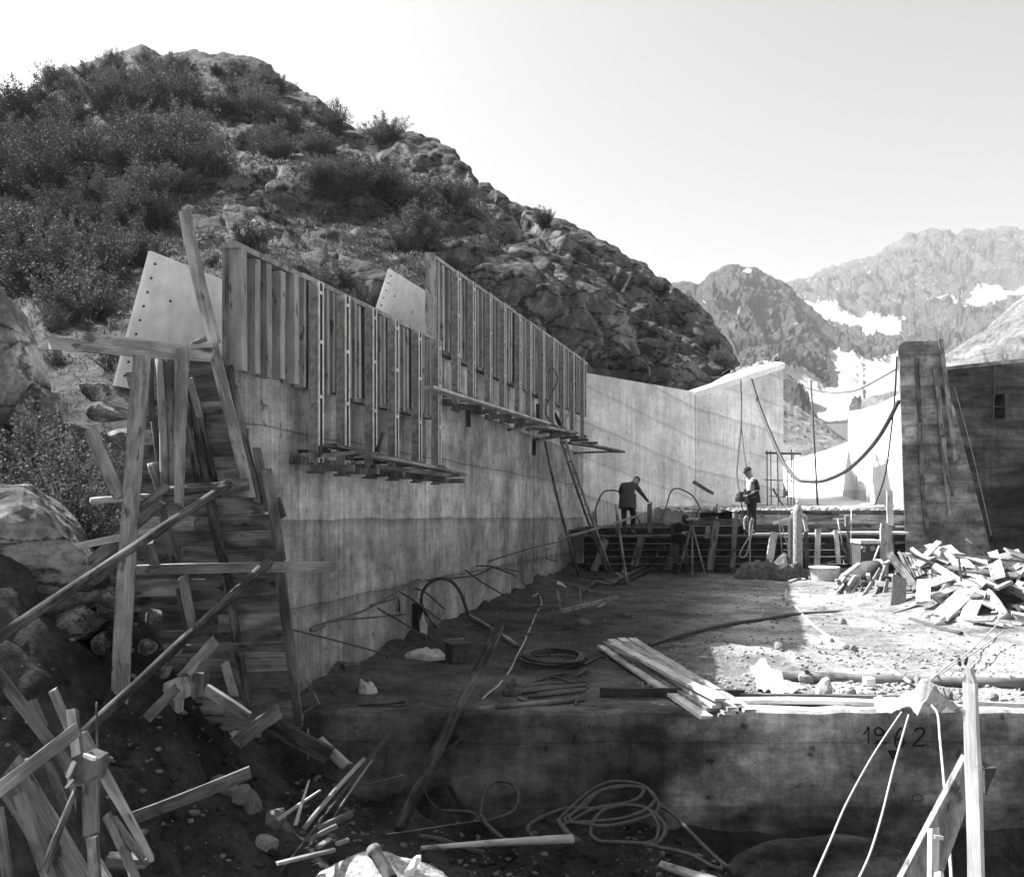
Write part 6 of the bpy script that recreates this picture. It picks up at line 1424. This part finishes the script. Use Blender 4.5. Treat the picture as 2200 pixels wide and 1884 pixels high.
# ================================================================== shrubs and grass
def leaf_mat(name, v, var=.5, spec=.25):
    m, nt, b = mat_new(name, .75, spec * .4)
    n = tex(nt, coords(nt, (1, 1, 1)), 3.0, 3, .6); r = rnd(nt)
    val = M(nt, 'MULTIPLY', ramp(nt, n, .3, .7, 1 - var * .6, 1 + var * .6), M(nt, 'MULTIPLY', M(nt, 'MULTIPLY_ADD', r, 1.0, .5), v))
    grey(nt, b, val)
    tr = N(nt, 'ShaderNodeBsdfTranslucent'); c = N(nt, 'ShaderNodeCombineColor')
    for i in range(3): nt.links.new(val, c.inputs[i])
    nt.links.new(c.outputs[0], tr.inputs[0]); mx = N(nt, 'ShaderNodeMixShader'); mx.inputs[0].default_value = .15
    nt.links.new(b.outputs[0], mx.inputs[1]); nt.links.new(tr.outputs[0], mx.inputs[2]); nt.links.new(mx.outputs[0], nt.nodes['Material Output'].inputs['Surface'])
    return m
LEAF = leaf_mat('leaf_shrub', .09); LEAF_N = leaf_mat('leaf_near', .09); GRASS = leaf_mat('grass', .13, .5, .2)
STEM = plain('twig', .08, .9, .1, 20, .4)
def shrub_meshes(seed, nstem, nleaf, leaf, spread=1.0, H=1.0, aspect=1.6):
    "unit shrub: many stems fanning out of the base, leaves in clumps along them"
    R = np.random.RandomState(seed); V = []; Fq = []; sv = []; sf = []; nl = 0
    for s in range(nstem):
        az = R.uniform(0, 6.283); tilt = R.uniform(.05, 1.05) ** .8 * spread; L = R.uniform(.6, 1.15) * H * (1 - .25 * min(tilt, 1))
        b0 = np.array([R.normal(0, .1), R.normal(0, .1), -.12]); d = np.array([math.cos(az) * math.sin(tilt), math.sin(az) * math.sin(tilt), math.cos(tilt)])
        k = np.linspace(0, 1, 6)[:, None]; bend = np.array([R.normal(0, .12), R.normal(0, .12), .12])
        path = b0 + d * L * k + bend * (k ** 2) * L
        v, f = tube_data(path, np.linspace(.016, .004, 6), 4); o = len(sv); sv += v; sf += [tuple(i + o for i in q) for q in f]
        m = max(6, int(nleaf / nstem))
        t = R.uniform(.28, 1.05, m); pt = np.stack([np.interp(t, k[:, 0], path[:, i]) for i in range(3)], -1)
        off = R.normal(0, 1, (m, 3)); off /= np.linalg.norm(off, axis=1, keepdims=True); rad = (R.rand(m, 1) ** .6) * (.2 - .11 * t[:, None])
        pos = pt + off * rad
        ax = off * .8 + R.normal(0, .5, (m, 3)) + np.array([0, 0, .35]); ax /= np.linalg.norm(ax, axis=1, keepdims=True)
        sd = np.cross(ax, R.normal(0, 1, (m, 3))); sd /= np.linalg.norm(sd, axis=1, keepdims=True) + 1e-9
        ls = leaf * R.uniform(.6, 1.3, (m, 1))
        q = np.stack([pos - ax * ls * .5, pos + sd * ls / aspect * .5, pos + ax * ls * .5, pos - sd * ls / aspect * .5], 1)
        V.append(q.reshape(-1, 3)); Fq.append(np.arange(4 * m).reshape(m, 4) + nl); nl += 4 * m
    lm = fast_mesh('foliage', np.concatenate(V), np.concatenate(Fq)); sm = mesh('stems', sv, sf)
    return lm, sm
VAR = [shrub_meshes(100 + i, 70, 12000, .04, .95, 1.0) for i in range(5)]
VAR_S = [shrub_meshes(200 + i, 34, 3000, .055, .8, 1.0) for i in range(3)]
VAR_N = [shrub_meshes(300 + i, 40, 2600, .05, 1.0, 1.0, 1.4) for i in range(3)]
for vs2, mt in ((VAR, LEAF), (VAR_S, LEAF), (VAR_N, LEAF_N)):
    for a, b in vs2: a.materials.append(mt); b.materials.append(STEM)
def shrub(p, size, variants, label, group, R, hs=.85):
    a, b = R.choice(variants)
    root = empty('shrub', p, label, 'shrub', group); root.scale = (size * R.uniform(.9, 1.25), size * R.uniform(.9, 1.2), size * hs * R.uniform(.8, 1.15)); root.rotation_euler = (R.uniform(-.12, .12), R.uniform(-.12, .12), R.uniform(0, 6.28))
    for me, nm in ((a, 'foliage'), (b, 'stem')):
        o = bpy.data.objects.new(nm, me); col.objects.link(o); o.parent = root
    return root
R = random.Random(77)
def scatter(poly, step, w0, w1, variants, label, group, jit=.45, tile='I'):
    poly = [px(tile, *q) for q in poly]; xs_ = [q[0] for q in poly]; ys_ = [q[1] for q in poly]; pa = np.array(poly)
    y = min(ys_); n = 0
    while y < max(ys_):
        x = min(xs_) + (n % 2) * step * .5
        while x < max(xs_):
            xx = x + R.uniform(-jit, jit) * step; yy_ = y + R.uniform(-jit, jit) * step
            if poly_mask(np.array([xx]), np.array([yy_]), poly)[0]:
                p, _ = hill_at(xx, yy_); s = R.uniform(w0, w1) / F * p.y * .8
                shrub(p, s, variants, label, group, R)
            x += step
        y += step * .8; n += 1
scatter([(-30, 290), (40, 215), (170, 215), (240, 200), (330, 190), (400, 215), (470, 330), (490, 400), (380, 430), (330, 480), (260, 560), (-30, 500)], 72, 85, 150, VAR, 'dense dark shrub in the thicket covering the left side of the hill', 'shrubs of the hill thicket')
scatter([(-30, 500), (100, 470), (230, 500), (240, 600), (225, 690), (150, 690), (60, 620), (-30, 590)], 62, 100, 160, VAR_S, 'lighter feathery shrub on the lower slope left of the pale back shutter', 'shrubs of the lower slope')
scatter([(540, 240), (640, 225), (700, 285), (690, 320), (570, 325), (530, 290)], 58, 75, 115, VAR, 'broad dark shrub in the clump just below the hill shoulder', 'shrubs below the hill shoulder')
scatter([(720, 275), (800, 275), (815, 310), (730, 310)], 50, 60, 90, VAR, 'upright shrub on the skyline shoulder of the hill', 'shrubs on the shoulder')
scatter([(655, 350), (760, 345), (775, 395), (665, 400)], 52, 80, 120, VAR, 'round shrub on the bare rock terrace in the middle of the hill', 'shrubs on the rock terrace')
scatter([(785, 375), (930, 380), (945, 425), (800, 430)], 52, 80, 120, VAR, 'shrub in the row below the rounded skyline boulder', 'shrubs below the skyline boulder')
scatter([(790, 470), (900, 460), (910, 520), (810, 540)], 55, 80, 120, VAR, 'leafy shrub above the start of the higher shutters', 'shrubs above the higher shutters')
scatter([(660, 560), (760, 580), (770, 640), (690, 640)], 48, 60, 95, VAR_S, 'leafy shrub just behind the lower row of shutters', 'shrubs behind the lower shutters')
scatter([(440, 490), (560, 490), (550, 520), (450, 520)], 52, 70, 100, VAR_S, 'leafy shrub peeping over the wide corner shutter', 'shrubs over the corner shutter')
scatter([(440, 190), (545, 180), (550, 240), (450, 250)], 52, 60, 110, VAR, 'dark shrub below the summit rocks', 'shrubs below the summit')
scatter([(60, 190), (130, 150), (280, 110), (480, 125), (600, 195), (500, 190), (300, 175), (120, 215)], 46, 40, 75, VAR, 'low heathy shrub spread over the summit dome of the hill', 'low shrubs of the summit')
for x, y, w, lab in ((1085, 447, 66, 'single tufty shrub standing on the descending skyline'), (1310, 562, 50, 'low shrub farther down the descending skyline'), (1345, 580, 46, 'low shrub near the lower end of the skyline'), (1450, 700, 70, 'dark shrub at the back edge of the rock nose'), (1465, 720, 60, 'lowest dark shrub behind the rock nose'),
                     (625, 215, 50, 'small shrub on the skyline shoulder below the summit'), (25, 205, 70, 'shrub on the left end of the skyline'), (75, 195, 60, 'small shrub on the skyline left of the summit'), (240, 160, 80, 'shrub just under the summit')):
    q = px('I', x, y); p, _ = hill_at(q[0], q[1], 20); shrub(p, w * 1.0618 / F * p.y * .62, VAR, lab, None, R)
# near leafy bushes on the left bank
for k, (x, y, Yd, s) in enumerate(((20, 1080, 9.4, .8), (90, 1085, 9.2, .75), (160, 1110, 9.0, .7), (60, 980, 10.2, .8), (130, 1010, 9.8, .75), (-40, 1020, 9.9, .8), (210, 1130, 9.0, .55), (240, 1090, 9.6, .55), (170, 980, 10.6, .6), (290, 1050, 10.4, .5), (230, 1000, 11, .5), (300, 960, 11.6, .45))):
    shrub(P(x, y + 55, Yd), s, VAR_N, 'leafy bush with bright leaves on the bank between rock and main post', 'bushes of the left bank', R, 1.0)
for k, (x, y, Yd, s) in enumerate(((130, 775, 14.5, .4), (240, 780, 14.6, .45), (280, 830, 14, .5), (330, 880, 13, .4), (130, 700, 16.5, .5))):
    p, _ = hill_at(x, y); shrub(p, s, VAR_N, 'small bush on the turf behind the main post', 'small bushes behind the post', R, 1.0)
# grass tufts over the hill (uncountable)
def grass():
    Rn = np.random.RandomState(5); nu_, nv_ = H2.shape[:2]
    n2 = grid_normals(H2); n2 *= np.sign((n2 * np.array([0, -.5, 1])).sum(-1, keepdims=True))
    m = fbm(H2 * .3, 3, 90) + .9 * n2[..., 2] - .5 - .7 * smooth(950, 1150, pxs)[:, None] * smooth(5.6, 4.6, wt)[None]; V = []; Fq = []; k = 0
    ii = Rn.randint(55, nu_ - 20, 60000); jj = Rn.randint(2, 155, 60000)
    ok = m[ii, jj] > Rn.uniform(-.1, .35, 60000); ii, jj = ii[ok][:26000], jj[ok][:26000]
    p = H2[ii, jj] + (H2[np.minimum(ii + 1, nu_ - 1), jj] - H2[ii, jj]) * Rn.rand(len(ii), 1) + (H2[ii, np.minimum(jj + 1, nv_ - 1)] - H2[ii, jj]) * Rn.rand(len(ii), 1)
    sc = np.clip(p[:, 1] / 40, .3, 1.2)[:, None]
    for b in range(5):
        h = Rn.uniform(.07, .2, (len(p), 1)) * sc; w = h * Rn.uniform(.14, .3, (len(p), 1)); a = Rn.uniform(0, 6.28, (len(p), 1)); o = Rn.normal(0, .12, (len(p), 3)) * sc; o[:, 2] = -.05
        lean = np.concatenate([np.cos(a), np.sin(a), 0 * a], 1); side = np.concatenate([-np.sin(a), np.cos(a), 0 * a], 1)
        q0 = p + o - side * w; q1 = p + o + side * w; q2 = p + o + lean * h * Rn.uniform(.2, 1.0, (len(p), 1)) + np.array([0, 0, 1]) * h
        V.append(np.stack([q0, q1, q2], 1).reshape(-1, 3)); Fq.append(np.arange(3 * len(p)).reshape(-1, 3) + k); k += 3 * len(p)
    return setp(link('turf_grass', fast_mesh('turf_grass', np.concatenate(V), np.concatenate(Fq)), GRASS), 'rough grass tufts on the ledges of the hill', 'grass', kind='stuff')
grass()
# ================================================================== three workers
def person(label, base, J, mats, hat=None, face=(1, 0), fingers=((0,), (0,))):
    """J: joint name -> (x, y, z) in metres from the feet. One continuous skinned body; materials by nearest bone."""
    bones = [('hip', 'waist'), ('waist', 'chest'), ('chest', 'neck'), ('neck', 'head'),
             ('chest', 'shL'), ('shL', 'elL'), ('elL', 'wrL'), ('wrL', 'haL'), ('chest', 'shR'), ('shR', 'elR'), ('elR', 'wrR'), ('wrR', 'haR'),
             ('hip', 'hpL'), ('hpL', 'knL'), ('knL', 'anL'), ('anL', 'toL'), ('hip', 'hpR'), ('hpR', 'knR'), ('knR', 'anR'), ('anR', 'toR')]
    rad = dict(hip=(.155, .12), waist=(.15, .115), chest=(.17, .125), neck=(.062, .062), head=(.085, .1), shL=(.085, .085), shR=(.085, .085), elL=(.055, .055), elR=(.055, .055), wrL=(.037, .037), wrR=(.037, .037), haL=(.04, .028), haR=(.04, .028),
               hpL=(.1, .1), hpR=(.1, .1), knL=(.073, .073), knR=(.073, .073), anL=(.055, .055), anR=(.055, .055), toL=(.045, .04), toR=(.045, .04))
    names = list(J); idx = {n: i for i, n in enumerate(names)}
    me = bpy.data.meshes.new('body'); me.from_pydata([J[n] for n in names], [(idx[a], idx[b]) for a, b in bones], []); me.update()
    o = bpy.data.objects.new('body_skin', me); col.objects.link(o)
    md = o.modifiers.new('skin', 'SKIN'); md.use_smooth_shade = True
    for n in names:
        sv = me.skin_vertices[0].data[idx[n]]; sv.radius = rad[n]; sv.use_root = (n == 'hip')
    ss = o.modifiers.new('sub', 'SUBSURF'); ss.levels = 2; ss.render_levels = 2
    dg = bpy.context.evaluated_depsgraph_get(); ev = bpy.data.meshes.new_from_object(o.evaluated_get(dg))
    bpy.data.objects.remove(o); body = ev; body.name = 'body'
    body.materials.clear()
    slots = ['skin', 'jacket', 'trousers', 'boots']
    for s in slots: body.materials.append(mats[s])
    zone = {}
    for a, b in bones:
        zone[(a, b)] = 'jacket'
        if a in ('hip', 'hpL', 'hpR') and b != 'waist': zone[(a, b)] = 'trousers'
        if a in ('knL', 'knR'): zone[(a, b)] = 'trousers'
        if a in ('anL', 'anR'): zone[(a, b)] = 'boots'
        if b == 'head' or a in ('wrL', 'wrR'): zone[(a, b)] = 'skin'
    seg = [(np.array(J[a]), np.array(J[b]), zone[(a, b)], a) for a, b in bones]
    for p in body.polygons:
        c = np.array(p.center[:]); best = (9, 'jacket')
        for a, b, zn, an in seg:
            d = b - a; t = np.clip(np.dot(c - a, d) / np.dot(d, d), 0, 1); dist = np.linalg.norm(c - a - d * t)
            if an in ('knL', 'knR') and t > .45: zn = 'boots'
            if dist < best[0]: best = (dist, zn)
        p.material_index = slots.index(best[1]); p.use_smooth = True
    # head shape and five fingers on each hand are joined into the same body mesh
    bm = bmesh.new(); bm.from_mesh(body); hd = Vector(J['head']); nk = Vector(J['neck']); up = (hd - nk).normalized(); fw = Vector((face[0], face[1], 0)).normalized(); fw = (fw - up * fw.dot(up)).normalized(); sd = up.cross(fw)
    def blob(c, r, mi, sub=2):
        g = bmesh.ops.create_icosphere(bm, subdivisions=sub, radius=1.0)
        for v in g['verts']:
            q = v.co.copy(); v.co = c + fw * q.x * r[0] + sd * q.y * r[1] + up * q.z * r[2]
        for v in g['verts']:
            for f in v.link_faces: f.material_index = mi; f.smooth = True
    cc = hd + up * .03
    blob(cc, (.098, .078, .122), 0); blob(cc + fw * .02 - up * .07, (.07, .058, .06), 0)       # skull and jaw
    blob(cc + fw * .1 - up * .02, (.022, .014, .026), 0, 1)                                        # nose
    for s in (-1, 1):
        blob(cc + sd * s * .08 - up * .015, (.02, .012, .032), 0, 1); blob(cc + fw * .088 + sd * s * .032 + up * .01, (.01, .014, .009), 3, 1)
    blob(cc + fw * .086 - up * .065, (.012, .026, .006), 3, 1)                                     # mouth
    for w_, h_ in (('wrL', 'haL'), ('wrR', 'haR')):
        a, b = Vector(J[w_]), Vector(J[h_]); d = (b - a).normalized(); sx = d.cross(Vector((0, 1, 0.3))).normalized(); dn = d.cross(sx)
        for k in range(5):
            ln = (.055, .075, .082, .076, .06)[k]; side = (k - 2.2) * .019
            p0 = (b + sx * side * .9 + d * .01) if k else (a.lerp(b, .5) - sx * .04)
            dd = (d + dn * .35) if k else (d - sx * .7); dd.normalize(); p1 = p0 + dd * ln * .55; p2 = p1 + (dd + dn * .8).normalized() * ln * .5
            v, f = tube_data(np.array([p0, p1, p2]), np.array([.011, .0095, .007]), 6); bv = [bm.verts.new(q) for q in v]
            for q in f:
                fc = bm.faces.new([bv[i] for i in q]); fc.material_index = 0; fc.smooth = True
    bm.to_mesh(body); bm.free()
    root = empty('person', base, label, 'person')
    link('body', body, None, root)
    # hair / cap
    def cap(name, m, brim):
        bm = bmesh.new(); g = bmesh.ops.create_uvsphere(bm, u_segments=18, v_segments=12, radius=1.0)
        for v in g['verts']:
            q = v.co.copy(); zz = max(q.z, -.05 if name == 'cap' else -.35 - .2 * q.x)
            v.co = cc + up * .03 + fw * (q.x * .108 - .006) + sd * q.y * .09 + up * zz * .105
            if brim and q.z < .12 and q.x > .35: v.co += fw * .055 - up * .012
        me = bpy.data.meshes.new(name); bm.to_mesh(me); bm.free(); me.polygons.foreach_set('use_smooth', [True] * len(me.polygons)); link(name, me, m, root)
    if hat: cap('cap', hat, True)
    else: cap('hair', CLOTH_D, False)
    return root, cc
def torso_skirt(root, J, m, zlow=.12, name='jacket_hem', k=1.16):
    "loose jacket hem round the hips"
    h = Vector(J['hip']); w = Vector(J['waist']); ax = (w - h).normalized(); n = 16; v = []; f = []
    sx = Vector((1, 0, 0)) - ax * ax.x; sx.normalize(); sy = ax.cross(sx)
    for j, (t, r) in enumerate(((-zlow, 1.12), (-.02, 1.1), (.12, 1.06), (.24, 1.02))):
        for i in range(n):
            a = i * 2 * math.pi / n; q = h + ax * (t + .012 * math.sin(3 * a)) + sx * math.cos(a) * .165 * r * k + sy * math.sin(a) * .13 * r * k; v.append(tuple(q))
    for j in range(3):
        for i in range(n): f.append((j * n + i, j * n + (i + 1) % n, (j + 1) * n + (i + 1) % n, (j + 1) * n + i))
    link(name, mesh(name, v, f, True), m, root)
mats1 = dict(skin=SKIN, jacket=CLOTH_M, trousers=CLOTH_D, boots=plain('rubber_boot', .09, .5, .3, 20, .3))
J1 = dict(hip=(-.04, 0, .83), waist=(-.03, .04, 1.02), chest=(.03, .12, 1.21), neck=(.13, .22, 1.32), head=(.2, .3, 1.38), shL=(-.17, .08, 1.27), elL=(-.2, .28, 1.08), wrL=(-.08, .42, .92), haL=(-.02, .46, .86), shR=(.17, .12, 1.29), elR=(.34, .16, 1.07), wrR=(.5, .14, .87), haR=(.55, .13, .83),
          hpL=(-.13, 0, .8), knL=(-.14, -.03, .45), anL=(-.11, .03, .08), toL=(-.12, -.08 + .25, .03), hpR=(.06, 0, .8), knR=(.1, -.04, .44), anR=(.08, .04, .08), toR=(.16, -.1, .035))
b1 = P(1352, 1152, YB - .4); b1.z = -1.19
r1, _ = person('person in dark jacket and light boots stooping with a hand on a post', b1, J1, mats1, CLOTH_D, (.5, 1)); torso_skirt(r1, J1, CLOTH_M, .16, k=1.25); r1.scale = (1.0, 1.08, 1.0)
mats2 = dict(skin=SKIN, jacket=CLOTH_L, trousers=CLOTH_D, boots=CLOTH_D)
J2 = dict(hip=(.05, 0, .92), waist=(.03, 0, 1.1), chest=(.02, 0, 1.32), neck=(-.01, 0, 1.49), head=(-.05, 0, 1.6), shL=(0, .18, 1.39), elL=(-.06, .24, 1.12), wrL=(-.27, .14, 1.05), haL=(-.33, .1, 1.04), shR=(.05, -.18, 1.39), elR=(.11, -.24, 1.11), wrR=(-.12, -.18, 1.0), haR=(-.2, -.14, .99),
          hpL=(.04, .09, .88), knL=(.01, .11, .48), anL=(.05, .11, .08), toL=(-.12, .13, .03), hpR=(.06, -.09, .88), knR=(.05, -.1, .48), anR=(.08, -.1, .08), toR=(-.08, -.12, .03))
b2 = P(1612, 1150, YB - .38); b2.z = -1.19
r2, _ = person('person in pale vest and dark cap standing on the walkway with a bundle of hose', b2, J2, mats2, CLOTH_D, (-1, -.2)); torso_skirt(r2, J2, CLOTH_D, .1)
# sleeves of the dark pullover under the vest
for s, e, w in (('shL', 'elL', 'wrL'), ('shR', 'elR', 'wrR')):
    v, f = tube_data(spline([J2[s], J2[e], J2[w]], 5), np.linspace(.094, .048, 11), 9); link('sleeve', mesh('sleeve', v, f, True), CLOTH_D, r2)
crumple('hose_bundle', Vector((b2.x - .3, b2.y - .15, b2.z + .86)), .13, .13, .26, CLOTH_D, 5, label='dark bundle held by the standing worker', cat='bundle')
tube('hose', [Vector((b2.x - .28, b2.y - .15, b2.z + .9)), Vector((b2.x - .24, b2.y - .17, b2.z + .6)), Vector((b2.x - .18, b2.y - .15, b2.z + .42)), Vector((b2.x - .1, b2.y - .15, b2.z + .6)), Vector((b2.x - .14, b2.y - .16, b2.z + .88))], .014, RUBBER_D, label='loop of thin hose dangling from the worker\'s bundle', cat='hose')
mats3 = dict(skin=SKIN, jacket=CLOTH_D, trousers=CLOTH_M, boots=CLOTH_D)
J3 = dict(hip=(-.05, .1, .86), waist=(-.08, .02, 1.0), chest=(-.08, -.1, 1.17), neck=(-.04, -.22, 1.28), head=(-.01, -.29, 1.35), shL=(-.26, -.1, 1.19), elL=(-.3, -.28, .98), wrL=(-.08, -.4, 1.03), haL=(0, -.42, 1.06), shR=(.1, -.1, 1.19), elR=(.2, -.28, 1.0), wrR=(.14, -.42, 1.08), haR=(.12, -.46, 1.12),
          hpL=(-.14, .1, .83), knL=(-.17, -.02, .46), anL=(-.17, .1, .08), toL=(-.2, -.06, .03), hpR=(.04, .1, .83), knR=(.06, -.04, .46), anR=(.05, .1, .08), toR=(.09, -.06, .03))
b3 = P(1466, 1237, 23.25); b3.z = FZ + .02
r3, _ = person('person in dark clothes and cap bending over a tripod before the bulkhead', b3, J3, mats3, CLOTH_D, (.35, -1)); torso_skirt(r3, J3, CLOTH_D)
def tripod():
    Y = 22.75; ap = P(*px('W2', 1045, 700), Y); root = empty('tripod', (ap.x, Y, FZ), 'thin-legged survey tripod before the bulkhead', 'tripod')
    for x, y, yo in ((1048, 1250, -.25), (1185, 1195, .25), (890, 1225, .1)):
        q = P(*px('W2', x, y), Y + yo); q.z = FZ + .01; pole('leg', q, ap, .02, .022, W_MID, 6, 3, parent=root)
    box('head_plate', ap.x - .09, ap.x + .09, Y - .08, Y + .08, ap.z - .01, ap.z + .03, IRON, root)
    tube('telescope', [(ap.x - .14, Y + .05, ap.z + .1), (ap.x + .14, Y - .05, ap.z + .12)], .035, STEEL, parent=root, straight=True, sides=10); tube('pivot', [(ap.x, Y, ap.z + .03), (ap.x, Y, ap.z + .1)], .03, IRON, parent=root, straight=True)
    for a, b in (((880, 1100), (1170, 1090)),): tube('stay', [P(*px('W2', *a), Y), P(*px('W2', *b), Y)], .01, IRON, parent=root, straight=True)
tripod()

# ================================================================== thin mountain haze
hm = bpy.data.materials.new('haze_air'); hm.use_nodes = True; nt = hm.node_tree; nt.nodes.clear()
ho = nt.nodes.new('ShaderNodeOutputMaterial'); hv = nt.nodes.new('ShaderNodeVolumePrincipled')
hv.inputs['Color'].default_value = (.9, .9, .9, 1); hv.inputs['Density'].default_value = 0.00019; hv.inputs['Anisotropy'].default_value = 0.0
nt.links.new(hv.outputs[0], ho.inputs['Volume'])
hz_ = box('haze', -2500, 2500, -160, 2850, -10.5, 600, hm); setp(hz_, 'thin bright haze in the mountain air', 'haze', kind='stuff')
